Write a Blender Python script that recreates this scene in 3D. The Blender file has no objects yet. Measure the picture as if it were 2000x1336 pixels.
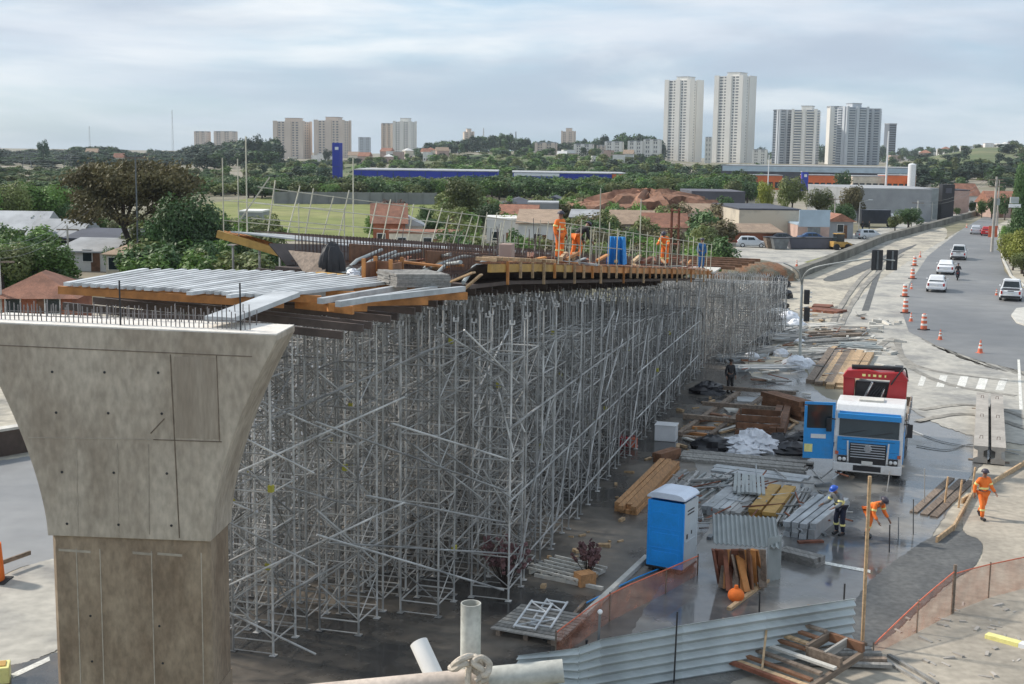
import bpy, bmesh, math, random
from mathutils import Vector, Matrix, Euler
PI = math.pi
R_ = math.radians
sc = bpy.context.scene
C = sc.collection
rng = random.Random(7)

# ------------------------------------------------------------------ camera
FPX, PITCH, ROLL, CH = 2500.0, R_(8.37), R_(0.8), 12.0
cam_d = bpy.data.cameras.new("camera")
cam_d.sensor_width = 36; cam_d.lens = FPX / 2000 * 36
cam_d.clip_start = 0.1; cam_d.clip_end = 20000
cam = bpy.data.objects.new("camera", cam_d); C.objects.link(cam)
CM = Matrix.Rotation(PI/2 - PITCH, 3, 'X') @ Matrix.Rotation(ROLL, 3, 'Z')
cam.matrix_world = Matrix.Translation((0, 0, CH)) @ CM.to_4x4()
sc.camera = cam

# ------------------------------------------------------------------ light and sky
SUN_AZ, SUN_EL = Vector((-0.93, 0.36)).normalized(), R_(38)
w = bpy.data.worlds.new("World"); sc.world = w; w.use_nodes = True
nt = w.node_tree; N = nt.nodes; L = nt.links
bg = N["Background"]
def nd(t, **k):
    n = N.new(t)
    for a, v in k.items(): setattr(n, a, v)
    return n
sky = nd("ShaderNodeTexSky", sky_type='NISHITA', sun_disc=False)
sky.sun_elevation = SUN_EL
sky.sun_rotation = math.atan2(SUN_AZ.x, SUN_AZ.y)
sky.dust_density = 1.0; sky.ozone_density = 2.0
tc = nd("ShaderNodeTexCoord")
def cloud(sx, sz, scale, detail, lo, hi, off):
    mp = nd("ShaderNodeMapping"); mp.inputs['Scale'].default_value = (sx, sx, sz); mp.inputs['Location'].default_value = (off, off*.7, off*.3)
    no = nd("ShaderNodeTexNoise"); no.inputs['Scale'].default_value = scale; no.inputs['Detail'].default_value = detail
    no.inputs['Roughness'].default_value = .55; no.inputs['Distortion'].default_value = .35
    mr = nd("ShaderNodeMapRange", interpolation_type='SMOOTHSTEP'); mr.inputs[1].default_value = lo; mr.inputs[2].default_value = hi
    L.new(tc.outputs['Generated'], mp.inputs[0]); L.new(mp.outputs[0], no.inputs['Vector']); L.new(no.outputs[0], mr.inputs[0])
    return mr.outputs[0]
def mixc(f, a, b):
    m = nd("ShaderNodeMix", data_type='RGBA')
    if isinstance(f, (int, float)): m.inputs[0].default_value = f
    else: L.new(f, m.inputs[0])
    for v, i in ((a, 6), (b, 7)):
        if isinstance(v, tuple): m.inputs[i].default_value = (*v, 1)
        else: L.new(v, m.inputs[i])
    return m.outputs[2]
SKY = 0.11
skyc = mixc(.55, sky.outputs[0], (2.0, 3.7, 5.4))
grey = cloud(1.5, 9, 1.5, 6, .40, .66, 3.1)
c1 = mixc(cloud(2.0, 11, 1.6, 7, .34, .62, 1.7), skyc, (5.0, 5.5, 6.1))
c2 = mixc(grey, c1, (3.3, 3.9, 4.7))
c3 = mixc(cloud(2.0, 12, 1.6, 6, .46, .78, 8.3), c2, (6.7, 6.9, 7.0))
# more cloud higher up, bluer near the horizon
sep = nd("ShaderNodeSeparateXYZ"); L.new(tc.outputs['Generated'], sep.inputs[0])
hz = nd("ShaderNodeMapRange"); hz.inputs[1].default_value = .0; hz.inputs[2].default_value = .085; hz.inputs[3].default_value = .60; hz.inputs[4].default_value = 1
L.new(sep.outputs[2], hz.inputs[0])
fin = mixc(hz.outputs[0], skyc, c3)
L.new(fin, bg.inputs[0]); bg.inputs[1].default_value = SKY
sun_d = bpy.data.lights.new("sun", 'SUN'); sun_d.energy = 3.0; sun_d.angle = R_(4); sun_d.color = (1, .92, .82)
sun = bpy.data.objects.new("sun", sun_d); C.objects.link(sun)
sdir = Vector((SUN_AZ.x*math.cos(SUN_EL), SUN_AZ.y*math.cos(SUN_EL), math.sin(SUN_EL)))
sun.rotation_euler = sdir.to_track_quat('Z', 'Y').to_euler()
sc.view_settings.view_transform = 'Standard'; sc.view_settings.look = 'None'
sc.view_settings.gamma = 1; sc.view_settings.exposure = 0.5

# ------------------------------------------------------------------ helpers
def ray(px, py): return CM @ Vector(((px-1000)/FPX, -(py-668)/FPX, -1))
def G(px, py, z=0.0):
    r = ray(px, py); t = (z-CH)/r.z
    return Vector((0, 0, CH)) + r*t
def Dp(px, py, d):
    r = ray(px, py); return Vector((0, 0, CH)) + r*(d/r.y)
def lerp(a, b, t): return a + (b-a)*t
HT = [(-400, 4), (0, 3), (600, 3), (800, 8), (950, 15), (1200, 13), (1300, 6), (1700, 6), (1800, 14), (1900, 24), (2100, 26), (3000, 20)]
def hterr(x, y):
    if y < 420: return 0.0
    p = 1000 + FPX*x/y
    a = HT[0][1]
    for (p0, a0), (p1, a1) in zip(HT, HT[1:]):
        if p0 <= p <= p1: a = lerp(a0, a1, (p-p0)/(p1-p0))
    if p > 3000: a = 20
    t = min(1, (y-420)/880); t = t*t*(3-2*t)
    b = max(0, min(1, (y-1900)/1500))
    return a*t*(1-b)

class MB:
    def __init__(s): s.v = []; s.f = []
    def add(s, vs, fs):
        o = len(s.v); s.v += [tuple(v) for v in vs]; s.f += [tuple(i+o for i in f) for f in fs]
    def box(s, c, d, rot=None, top=1.0):
        hx, hy, hz = d[0]/2, d[1]/2, d[2]/2
        vs = [Vector((x*(hx if z < 0 else hx*top), y*(hy if z < 0 else hy*top), z*hz)) for z in (-1, 1) for y in (-1, 1) for x in (-1, 1)]
        if rot is not None:
            m = rot if isinstance(rot, Matrix) else Euler(rot).to_matrix()
            vs = [m @ v for v in vs]
        c = Vector(c)
        s.add([c+v for v in vs], [(0, 2, 3, 1), (4, 5, 7, 6), (0, 1, 5, 4), (2, 6, 7, 3), (0, 4, 6, 2), (1, 3, 7, 5)])
        return s
    def beam(s, p, q, w, h, up=(0, 0, 1)):
        p, q = Vector(p), Vector(q); d = q-p; l = d.length; d.normalize()
        x = d.cross(Vector(up))
        if x.length < 1e-4: x = d.cross(Vector((0, 1, 0)))
        x.normalize(); z = x.cross(d)
        return s.box((p+q)/2, (w, l, h), Matrix((x, d, z)).transposed())
    def tube(s, p, q, r, n=6, r2=None, caps=True):
        p, q = Vector(p), Vector(q); d = (q-p).normalized()
        x = d.orthogonal().normalized(); y = d.cross(x); r2 = r if r2 is None else r2
        vs = []
        for c, rr in ((p, r), (q, r2)):
            vs += [c + x*(rr*math.cos(2*PI*i/n)) + y*(rr*math.sin(2*PI*i/n)) for i in range(n)]
        fs = [(i, (i+1) % n, n+(i+1) % n, n+i) for i in range(n)]
        if caps: fs += [tuple(range(n-1, -1, -1)), tuple(range(n, 2*n))]
        s.add(vs, fs); return s
    def path(s, pts, r, n=6, taper=None, sub=1):
        pts = [Vector(p) for p in pts]
        if sub > 1:
            q = []; k_ = len(pts)
            for i in range(k_-1):
                p0, p1, p2, p3 = pts[max(i-1, 0)], pts[i], pts[i+1], pts[min(i+2, k_-1)]
                for j in range(sub):
                    u = j/sub; q.append(.5*((2*p1)+(p2-p0)*u+(2*p0-5*p1+4*p2-p3)*u*u+(3*p1-p0-3*p2+p3)*u**3))
            pts = q+[pts[-1]]
        m = len(pts)
        x = (pts[1]-pts[0]).normalized().orthogonal().normalized(); vs = []
        for i, p in enumerate(pts):
            d = (pts[min(i+1, m-1)]-pts[max(i-1, 0)]).normalized()
            x = (x - d*x.dot(d)).normalized(); y = d.cross(x)
            rr = r if taper is None else lerp(r, taper, i/(m-1))
            vs += [p + x*(rr*math.cos(2*PI*k/n)) + y*(rr*math.sin(2*PI*k/n)) for k in range(n)]
        fs = [(i*n+k, i*n+(k+1) % n, (i+1)*n+(k+1) % n, (i+1)*n+k) for i in range(m-1) for k in range(n)]
        fs += [tuple(range(n-1, -1, -1)), tuple(range((m-1)*n, m*n))]
        s.add(vs, fs); return s
    def lathe(s, prof, c=(0, 0, 0), n=16, sx=1, sy=1, rot=None):
        c = Vector(c); vs = []
        for r, z in prof:
            for k in range(n):
                v = Vector((r*sx*math.cos(2*PI*k/n), r*sy*math.sin(2*PI*k/n), z))
                if rot is not None: v = rot @ v
                vs.append(c+v)
        m = len(prof)
        fs = [(i*n+k, i*n+(k+1) % n, (i+1)*n+(k+1) % n, (i+1)*n+k) for i in range(m-1) for k in range(n)]
        if prof[0][0] > 1e-4: fs.append(tuple(range(n-1, -1, -1)))
        if prof[-1][0] > 1e-4: fs.append(tuple(range((m-1)*n, m*n)))
        s.add(vs, fs); return s
    def prism(s, poly, axis, a, b):
        # poly: list of (u,v); axis 'x': (t,u,v) 'y': (u,t,v) 'z': (u,v,t)
        def P(u, v, t): return {'x': (t, u, v), 'y': (u, t, v), 'z': (u, v, t)}[axis]
        n = len(poly)
        s.add([P(u, v, a) for u, v in poly] + [P(u, v, b) for u, v in poly],
              [tuple(range(n-1, -1, -1)), tuple(range(n, 2*n))] + [(i, (i+1) % n, n+(i+1) % n, n+i) for i in range(n)])
        return s
    def sphere(s, c, r, n=10, m=7, sx=1, sy=1, sz=1):
        prof = [(max(r*math.sin(PI*i/m), 1e-5), -r*sz*math.cos(PI*i/m)) for i in range(m+1)]
        return s.lathe(prof, c, n, sx, sy)
    def mesh(s, name, smooth=False, bevel=0):
        me = bpy.data.meshes.new(name); me.from_pydata(s.v, [], s.f); me.update()
        bm = bmesh.new(); bm.from_mesh(me)
        bmesh.ops.recalc_face_normals(bm, faces=bm.faces)
        if bevel:
            es = [e for e in bm.edges if len(e.link_faces) == 2 and e.calc_face_angle(0) > .6]
            bmesh.ops.bevel(bm, geom=es, offset=bevel, segments=2, affect='EDGES', profile=.6)
        bm.to_mesh(me); bm.free()
        if smooth:
            for p in me.polygons: p.use_smooth = True
            try: me.set_sharp_from_angle(angle=R_(38))
            except Exception: pass
        return me
    def build(s, name, m, parent=None, smooth=False, bevel=0, loc=(0, 0, 0), rotz=0):
        return obj(name, s.mesh(name, smooth, bevel), m, parent, loc, rotz)
def obj(name, me, m, parent=None, loc=(0, 0, 0), rotz=0):
    if m is not None and not me.materials: me.materials.append(m)
    o = bpy.data.objects.new(name, me); C.objects.link(o); o.location = loc; o.rotation_euler = (0, 0, rotz)
    if parent is not None: o.parent = parent
    return o
def tag(o, label, cat, group=None, kind=None):
    o['label'] = label; o['category'] = cat
    if group: o['group'] = group
    if kind: o['kind'] = kind
    return o
def thing(name, label, cat, loc=(0, 0, 0), rotz=0, group=None):
    o = bpy.data.objects.new(name, None); C.objects.link(o); o.empty_display_size = .3
    o.location = loc; o.rotation_euler = (0, 0, rotz)
    return tag(o, label, cat, group)
def struct(o): o['kind'] = 'structure'; return o
def copy_tree(o, parent=None):
    c = o.copy(); C.objects.link(c)
    if parent is not None: c.parent = parent
    for ch in list(o.children): copy_tree(ch, c)
    return c
def dup(o, loc, rotz=0, label=None, scale=None, group=None):
    c = copy_tree(o); c.location = loc; c.rotation_euler = (0, 0, rotz)
    if label: c['label'] = label
    if group: c['group'] = group
    if scale: c.scale = scale
    return c
ORD = "first second third fourth fifth sixth seventh eighth ninth tenth eleventh twelfth thirteenth fourteenth fifteenth sixteenth seventeenth eighteenth nineteenth twentieth".split()
ORD += ["twenty-"+a for a in ORD[:9]] + ["thirtieth"] + ["thirty-"+a for a in ORD[:9]] + ["fortieth"] + ["forty-"+a for a in ORD[:9]] + ["fiftieth"] + ["fifty-"+a for a in ORD[:9]]

# ------------------------------------------------------------------ materials
def mat(name, col, rough=.75, metal=0, var=.18, scale=2.5, bump=0.0, col2=None, lo=.35, hi=.65, rvar=0, streak=None, detail=6, world=False, alpha=1, transl=0, wave=None, spec=.5, fine=0):
    m = bpy.data.materials.new(name); m.use_nodes = True
    t = m.node_tree; n = t.nodes; l = t.links; b = n['Principled BSDF']
    def mk(k, **a):
        x = n.new(k)
        for p, v in a.items(): setattr(x, p, v)
        return x
    tc = mk('ShaderNodeTexCoord'); oi = mk('ShaderNodeObjectInfo')
    src = tc.outputs['Object']
    if world:
        g = mk('ShaderNodeNewGeometry'); src = g.outputs['Position']
    if streak:
        mp = mk('ShaderNodeMapping'); mp.inputs['Scale'].default_value = streak; l.new(src, mp.inputs[0]); src = mp.outputs[0]
    no = mk('ShaderNodeTexNoise', noise_dimensions='4D'); no.inputs['Scale'].default_value = scale; no.inputs['Detail'].default_value = detail
    no.inputs['Roughness'].default_value = .6
    mu = mk('ShaderNodeMath', operation='MULTIPLY'); mu.inputs[1].default_value = 0 if world else 40
    l.new(oi.outputs['Random'], mu.inputs[0]); l.new(mu.outputs[0], no.inputs['W']); l.new(src, no.inputs['Vector'])
    mr = mk('ShaderNodeMapRange'); mr.inputs[1].default_value = lo; mr.inputs[2].default_value = hi; l.new(no.outputs[0], mr.inputs[0])
    mx = mk('ShaderNodeMix', data_type='RGBA'); l.new(mr.outputs[0], mx.inputs[0])
    c2 = col2 or tuple(min(1, c*(1+var)) for c in col); c1 = col if col2 else tuple(c*(1-var) for c in col)
    mx.inputs[6].default_value = (*c1, 1); mx.inputs[7].default_value = (*c2, 1)
    out = mx.outputs[2]
    if fine:
        nf = mk('ShaderNodeTexNoise'); nf.inputs['Scale'].default_value = scale*9; nf.inputs['Detail'].default_value = 4; l.new(src, nf.inputs['Vector'])
        mf = mk('ShaderNodeMapRange'); mf.inputs[1].default_value = .3; mf.inputs[2].default_value = .7; mf.inputs[3].default_value = 1-fine; mf.inputs[4].default_value = 1+fine
        l.new(nf.outputs[0], mf.inputs[0])
        vm = mk('ShaderNodeVectorMath', operation='MULTIPLY'); l.new(out, vm.inputs[0]); l.new(mf.outputs[0], vm.inputs[1]); out = vm.outputs[0]
    if not world:
        hs = mk('ShaderNodeHueSaturation'); m2 = mk('ShaderNodeMapRange'); m2.inputs[3].default_value = 1-var*.7; m2.inputs[4].default_value = 1+var*.7
        l.new(oi.outputs['Random'], m2.inputs[0]); l.new(m2.outputs[0], hs.inputs['Value']); l.new(out, hs.inputs['Color']); out = hs.outputs[0]
    l.new(out, b.inputs['Base Color'])
    b.inputs['Roughness'].default_value = rough; b.inputs['Metallic'].default_value = metal
    b.inputs['Specular IOR Level'].default_value = spec
    if rvar:
        rm = mk('ShaderNodeMapRange'); rm.inputs[1].default_value = lo; rm.inputs[2].default_value = hi
        rm.inputs[3].default_value = rough; rm.inputs[4].default_value = rough+rvar; l.new(no.outputs[0], rm.inputs[0]); l.new(rm.outputs[0], b.inputs['Roughness'])
    if bump:
        bp = mk('ShaderNodeBump'); bp.inputs['Strength'].default_value = bump; bp.inputs['Distance'].default_value = .05; l.new(no.outputs[0], bp.inputs['Height']); l.new(bp.outputs[0], b.inputs['Normal'])
    if transl:
        tr = mk('ShaderNodeBsdfTranslucent'); l.new(out, tr.inputs[0]); ms = mk('ShaderNodeMixShader'); ms.inputs[0].default_value = transl
        l.new(b.outputs[0], ms.inputs[1]); l.new(tr.outputs[0], ms.inputs[2]); l.new(ms.outputs[0], n['Material Output'].inputs[0])
    if alpha < 1:
        b.inputs['Alpha'].default_value = alpha
    return m
M = {}
def mm(k, *a, **kw): M[k] = mat(k, *a, **kw)
mm('galv', (.36, .355, .34), .5, .0, .6, .9, rvar=.2, col2=(.19, .175, .15), lo=.5, hi=.68)
mm('galv_dark', (.15, .16, .165), .55, .0, .3, 1.5)
mm('galv_panel', (.37, .395, .385), .5, .08, .15, .9, rvar=.2)
mm('alu', (.55, .57, .58), .5, .1, .25, 1.2)
mm('alu_dull', (.40, .42, .43), .5, .15, .25, 1.5)
mm('orange_timber', (.47, .20, .06), .65, 0, .3, 3, streak=(1, .2, 1))
mm('yellow_timber', (.47, .28, .075), .65, 0, .2, 3)
mm('pine', (.48, .33, .19), .75, 0, .28, 3, streak=(4, .5, 4))
mm('pine_orange', (.47, .25, .11), .75, 0, .25, 3, streak=(4, .5, 4))
mm('hoarding_sheet', (.40, .44, .445), .5, .08, .25, .9, streak=(.6, 3, .3), rvar=.2)
mm('old_wood', (.22, .17, .13), .85, 0, .35, 2.5, streak=(5, .6, 5))
mm('grey_wood', (.27, .26, .24), .85, 0, .3, 2.5, streak=(5, .6, 5))
mm('brown_wood', (.20, .10, .055), .8, 0, .35, 3)
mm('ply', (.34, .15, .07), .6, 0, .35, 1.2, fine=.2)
mm('dark_ply_and_shade', (.10, .075, .065), .7, 0, .3, 2)  # formwork darkened for the shade under the deck; the road barrier's dark tone too
mm('rust', (.22, .085, .05), .85, 0, .4, 3)
mm('rebar', (.13, .085, .07), .8, 0, .3, 5)
mm('rebar_grey', (.16, .15, .15), .7, 0, .3, 5)
mm('black_rubber', (.02, .02, .022), .8, 0, .2, 5)
mm('black', (.025, .025, .028), .5, 0, .2, 5)
mm('black_bag', (.02, .02, .024), .35, 0, .2, 4)
mm('white_bag', (.74, .76, .80), .6, 0, .1, 4)
mm('white_paint', (.78, .79, .80), .35, 0, .06, 2)
mm('truck_white', (.74, .74, .73), .4, 0, 0, 1.1, col2=(.46, .43, .38), lo=.52, hi=.8, fine=.06)
mm('truck_blue', (.03, .30, .70), .38, 0, 0, 1.3, col2=(.10, .24, .42), lo=.55, hi=.85, fine=.06)
mm('silver_paint', (.52, .55, .58), .3, .2, .06, 2)
mm('dark_paint', (.035, .04, .055), .3, .1, .2, 2)
mm('red_paint', (.46, .03, .035), .35, 0, .12, 2)
mm('blue_paint', (.03, .31, .72), .35, 0, .1, 2)
mm('blue_dark', (.015, .06, .16), .4, 0, .2, 2)
mm('glass', (.02, .03, .035), .08, 0, .2, 1)
mm('chrome', (.62, .64, .66), .2, .8, .1, 2)
mm('lamp_red', (.45, .02, .015), .25, 0, .1, 2)
mm('lamp_clear', (.7, .72, .72), .12, 0, .1, 2)
mm('wc_blue', (.018, .34, .90), .42, 0, .09, 1.6, bump=.05, fine=.06)
mm('wc_grey', (.56, .60, .62), .5, 0, .08, 1.6)
mm('wc_roof', (.66, .72, .82), .45, 0, .07, 1.6)
mm('hi_vis', (.92, .20, .03), .8, 0, .12, 6)
mm('band', (.85, .78, .30), .5, 0, .1, 6)
mm('skin', (.28, .15, .10), .6, 0, .1, 6)
mm('cloth_grey', (.22, .23, .24), .9, 0, .15, 6)
mm('cloth_navy', (.02, .025, .05), .9, 0, .2, 6)
mm('cloth_blue', (.03, .13, .32), .85, 0, .2, 6)
mm('cloth_dark', (.03, .028, .03), .9, 0, .2, 6)
mm('hat_blue', (.02, .10, .5), .4, 0, .05, 4)
mm('hat_dark', (.06, .05, .07), .45, 0, .05, 4)
mm('hair', (.03, .02, .015), .7, 0, .1, 6)
mm('hat_yellow', (.8, .55, .08), .4, 0, .05, 4)
mm('cone_orange', (.66, .16, .08), .6, 0, .15, 4)
mm('white_band', (.75, .74, .70), .5, 0, .1, 4)
mm('rope', (.52, .46, .38), .95, 0, .25, 30, bump=.4)
mm('concrete', (.40, .37, .33), .85, 0, .22, .7, bump=.05, fine=.10)
mm('concrete_light', (.56, .54, .49), .85, 0, .15, 1.2, fine=.08)
mm('trunk', (.055, .042, .034), .9, 0, .3, 4, bump=.3)
mm('leaf_green', (.11, .20, .038), .6, 0, .45, .5, transl=.25)
mm('leaf_dark', (.068, .13, .038), .6, 0, .4, .5, transl=.2)
mm('leaf_yellow', (.21, .23, .04), .6, 0, .4, .5, transl=.25)
mm('leaf_olive', (.14, .17, .05), .6, 0, .45, .5, transl=.2)
mm('leaf_brown', (.115, .10, .045), .7, 0, .45, .4, transl=.15)
mm('leaf_far', (.034, .066, .034), .7, 0, .4, .1, transl=.1)
mm('leaf_red', (.12, .05, .03), .7, 0, .4, .5, transl=.15)
mm('wall_white', (.68, .67, .64), .85, 0, .12, .5)
mm('wall_cream', (.60, .54, .44), .85, 0, .2, .4, fine=.1)
mm('wall_stained', (.56, .50, .40), .9, 0, .0, .35, col2=(.30, .27, .23), lo=.5, hi=.75)
mm('wall_brick', (.30, .11, .06), .9, 0, .25, .8, fine=.15)
mm('wall_grey', (.30, .31, .32), .85, 0, .15, .3)
mm('wall_mid', (.21, .21, .21), .85, 0, .15, .3)
mm('wall_dark', (.10, .10, .12), .8, 0, .15, .3)
mm('wall_pink', (.46, .33, .28), .85, 0, .15, .5)
mm('roof_tile', (.27, .125, .08), .85, 0, .3, 1.0, fine=.2)
mm('roof_tan', (.33, .24, .17), .85, 0, .2, 1.2, fine=.2)
mm('roof_grey', (.36, .37, .38), .7, 0, .2, .5)
mm('roof_dark', (.07, .075, .095), .7, 0, .2, .5)
mm('roof_metal', (.42, .52, .60), .45, .2, .1, .4)
mm('store_blue', (.012, .035, .36), .5, 0, .1, .1)
mm('store_orange', (.72, .16, .04), .6, 0, .15, .2)
mm('fibre_cement', (.5, .5, .49), .8, 0, .2, .6)
def net_mat(name, col, a):
    m = mat(name, col, .8, 0, .3, 3); t = m.node_tree; n = t.nodes; l = t.links
    no = n.new('ShaderNodeTexNoise'); no.inputs['Scale'].default_value = 2.2; tc = n.new('ShaderNodeTexCoord'); l.new(tc.outputs['Object'], no.inputs[0])
    mr = n.new('ShaderNodeMapRange'); mr.inputs[1].default_value = .3; mr.inputs[2].default_value = .7; mr.inputs[3].default_value = a-.12; mr.inputs[4].default_value = a+.12
    l.new(no.outputs[0], mr.inputs[0]); l.new(mr.outputs[0], n['Principled BSDF'].inputs['Alpha']); M[name] = m
net_mat('safety_net', (.55, .21, .12), .42)
# ------------------------------------------------------------------ ground sheets
def ground_sheet():
    mb = MB(); ys = [-40, 0, 20, 40, 60, 80, 110, 150, 200, 260, 330, 420] + [420+60*i for i in range(1, 26)] + [2100, 2500, 3000, 3600, 4500, 6000, 9000]
    ks = [-1.6, -1.2, -.9] + [-.7+.035*i for i in range(41)] + [.9, 1.2, 1.6]
    for y in ys:
        for k in ks:
            x = k*max(y, 60); mb.v.append((x, y, hterr(x, y)))
    n = len(ks)
    mb.f = [(j*n+i, j*n+i+1, (j+1)*n+i+1, (j+1)*n+i) for j in range(len(ys)-1) for i in range(n-1)]
    return mb
M['earth'] = mat('earth', (.30, .265, .21), .95, 0, 0, .02, col2=(.15, .145, .075), lo=.42, hi=.62, world=True, fine=.25)
g = struct(ground_sheet().build('ground', M['earth']))
tag(g, 'dusty earth and rough grass stretching to the wooded hills', 'ground')
def sheet(name, pts, m, z, label, cat=None, px=True, smooth=0):
    P = [G(x, y, z) for x, y in pts] if px else [Vector((x, y, z)) for x, y in pts]
    bm = bmesh.new(); vs = [bm.verts.new(p) for p in P]; bm.faces.new(vs)
    bmesh.ops.triangulate(bm, faces=bm.faces)
    for f in bm.faces:
        if f.normal.z < 0: f.normal_flip()
    me = bpy.data.meshes.new(name); bm.to_mesh(me); bm.free()
    o = struct(obj(name, me, m)); tag(o, label, cat or name.replace('_', ' ')); return o
def rough_poly(pts, amp, seed, per=6):
    r = random.Random(seed); out = list(pts)
    for _ in range(3):
        out = [q for a, b in zip(out, out[1:]+out[:1]) for q in ((a[0]*.75+b[0]*.25, a[1]*.75+b[1]*.25), (a[0]*.25+b[0]*.75, a[1]*.25+b[1]*.75))]
    for lev in range(3):
        nx = []
        for a, b in zip(out, out[1:]+out[:1]):
            dx, dy = b[0]-a[0], b[1]-a[1]; k = r.uniform(-1, 1)*(.16, .20, .22)[lev]*min(1, amp/5)
            nx += [a, ((a[0]+b[0])/2-dy*k*1.4, (a[1]+b[1])/2+dx*k*.5)]
        out = nx
    return out
M['site_asphalt'] = mat('site_asphalt', (.05, .048, .046), .14, 0, 0, .22, col2=(.21, .18, .145), lo=.44, hi=.66, world=True, rvar=.55, fine=.2, bump=.02)
M['wet_asphalt'] = mat('wet_asphalt', (.12, .12, .12), .07, 0, 0, .25, col2=(.31, .29, .255), lo=.42, hi=.64, world=True, rvar=.5, fine=.15, bump=.02)
M['road_asphalt'] = mat('road_asphalt', (.155, .16, .165), .6, 0, 0, .07, col2=(.235, .235, .23), lo=.38, hi=.66, world=True, fine=.10, spec=.4)
M['dust'] = mat('dust', (.46, .42, .34), .95, 0, 0, .22, col2=(.25, .235, .205), lo=.46, hi=.6, world=True, fine=.25)
M['pale_concrete'] = mat('pale_concrete', (.44, .42, .37), .85, 0, 0, .28, col2=(.26, .255, .24), lo=.46, hi=.62, world=True, fine=.15, bump=.03)
M['blinding'] = mat('blinding', (.41, .365, .295), .9, 0, 0, .45, col2=(.28, .25, .205), lo=.42, hi=.68, world=True, fine=.16, bump=.1)
M['patch'] = mat('patch', (.085, .088, .088), .8, 0, 0, .6, col2=(.13, .132, .128), lo=.4, hi=.65, world=True, fine=.25)
M['grass'] = mat('grass', (.155, .185, .04), .95, 0, 0, .03, col2=(.25, .245, .09), lo=.4, hi=.66, world=True, fine=.25)
M['hill_grass'] = mat('hill_grass', (.085, .12, .04), .95, 0, 0, .015, col2=(.17, .17, .08), lo=.4, hi=.62, world=True, fine=.2)
M['marking'] = mat('marking', (.66, .65, .60), .8, 0, .12, 1.5, fine=.3)
M['red_earth'] = mat('red_earth', (.27, .145, .095), .95, 0, .35, .15, fine=.3, bump=.5)

M['avenue'] = mat('avenue', (.22, .225, .23), .6, 0, 0, .12, col2=(.30, .30, .295), lo=.35, hi=.7, world=True, fine=.08)
sheet('dusty_lot', rough_poly([(1330, 640), (1420, 505), (1600, 516), (1740, 462), (1830, 440), (1860, 450), (1800, 540), (1700, 640), (1560, 740), (1400, 760)], 4, 22), M['dust'], .005, 'dry pale dust around the traffic light mast', 'ground')
sheet('site_ground', rough_poly([(-200, 1500), (-250, 620), (700, 560), (1380, 620), (1530, 520), (1560, 600), (1470, 720), (1600, 800), (1850, 830), (2300, 850), (2500, 1560)], 12, 1), M['dust'], .008, 'dusty construction yard floor with dried mud')
sheet('yard_asphalt', rough_poly([(380, 1460), (430, 1100), (300, 700), (200, 630), (420, 566), (1000, 560), (1250, 600), (1390, 655), (1475, 650), (1440, 720), (1560, 800), (1600, 860), (1480, 960), (1420, 1100), (1230, 1230), (1050, 1460)], 9, 2), M['site_asphalt'], .016, 'dark damp asphalt under and beside the scaffold')
sheet('wet_pavement', rough_poly([(1330, 880), (1475, 740), (1560, 690), (1600, 790), (1790, 790), (1860, 835), (1985, 860), (1900, 920), (1850, 1000), (1800, 1075), (1660, 1220), (1640, 1340), (1180, 1360), (1260, 1170), (1420, 1010)], 8, 3), M['wet_asphalt'], .020, 'wet grey pavement shining around the truck')
sheet('asphalt_patch', rough_poly([(1660, 1170), (1745, 1095), (1830, 1040), (1890, 1035), (1925, 1060), (1905, 1110), (1860, 1130), (1790, 1195), (1715, 1265), (1662, 1262)], 7, 4), M['patch'], .026, 'dark fresh asphalt patch beside the pale concrete')
sheet('concrete_apron', rough_poly([(1700, 1275), (1790, 1200), (1870, 1130), (1915, 1105), (1925, 1055), (1870, 1040), (1900, 960), (1950, 930), (2120, 890), (2500, 1200), (2500, 1560), (1100, 1560), (1300, 1400), (1420, 1330), (1560, 1300)], 6, 5), M['blinding'], .032, 'pale dusty concrete floor where the worker walks')
road = [(1560, 900)]
sheet('road', [(1930, 418), (1880, 447), (1812, 500), (1775, 555), (1762, 610), (1775, 648), (1830, 675), (1915, 705), (2040, 735), (2300, 800), (2400, 640), (2100, 590), (1990, 560), (1962, 530), (1952, 490), (1948, 455), (1950, 418)], M['road_asphalt'], .03, 'smooth grey road carrying the cars round the bend', 'road')
sheet('closed_lane', rough_poly([(1925, 424), (1840, 470), (1760, 520), (1700, 560), (1650, 612), (1560, 700), (1600, 760), (1800, 760), (2010, 800), (2100, 770), (1880, 705), (1780, 655), (1762, 610), (1775, 555), (1820, 490), (1900, 438)], 5, 6), M['pale_concrete'], .022, 'pale worn lane closed to traffic behind the cones')
sheet('crossing_road', rough_poly([(1680, 715), (1800, 700), (2060, 742), (2300, 800), (2300, 900), (1990, 870), (1850, 840), (1760, 790)], 5, 16), M['pale_concrete'], .036, 'worn grey pavement carrying the faded zebra crossing')
sheet('trench_track', [(1719, 505), (1727, 508), (1697, 607), (1683, 607)], M['patch'], .028, 'dark narrow track along the closed lane')
sheet('dark_lane', rough_poly([(1596, 548), (1650, 527), (1700, 508), (1770, 483), (1800, 474), (1740, 505), (1690, 528), (1640, 550)], 4, 33), M['patch'], .03, 'dark patch of bare asphalt along the foot of the curving wall', 'asphalt')
sheet('service_road', [(1430, 515), (1440, 470), (1640, 462), (1745, 440), (1905, 408), (1918, 414), (1780, 455), (1700, 490), (1560, 520)], M['pale_concrete'], .02, 'pale service road behind the curving wall')
sheet('verge', [(1570, 512), (1640, 492), (1672, 496), (1600, 516)], M['grass'], .03, 'small grassy verge at the tip of the wall', 'grass')
sheet('avenue', rough_poly([(-300, 930), (-20, 905), (110, 880), (130, 1100), (60, 1098), (-20, 1135), (-300, 1200)], 3, 7), M['avenue'], .02, 'grey carriageway left of the concrete pier', 'road')
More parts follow.
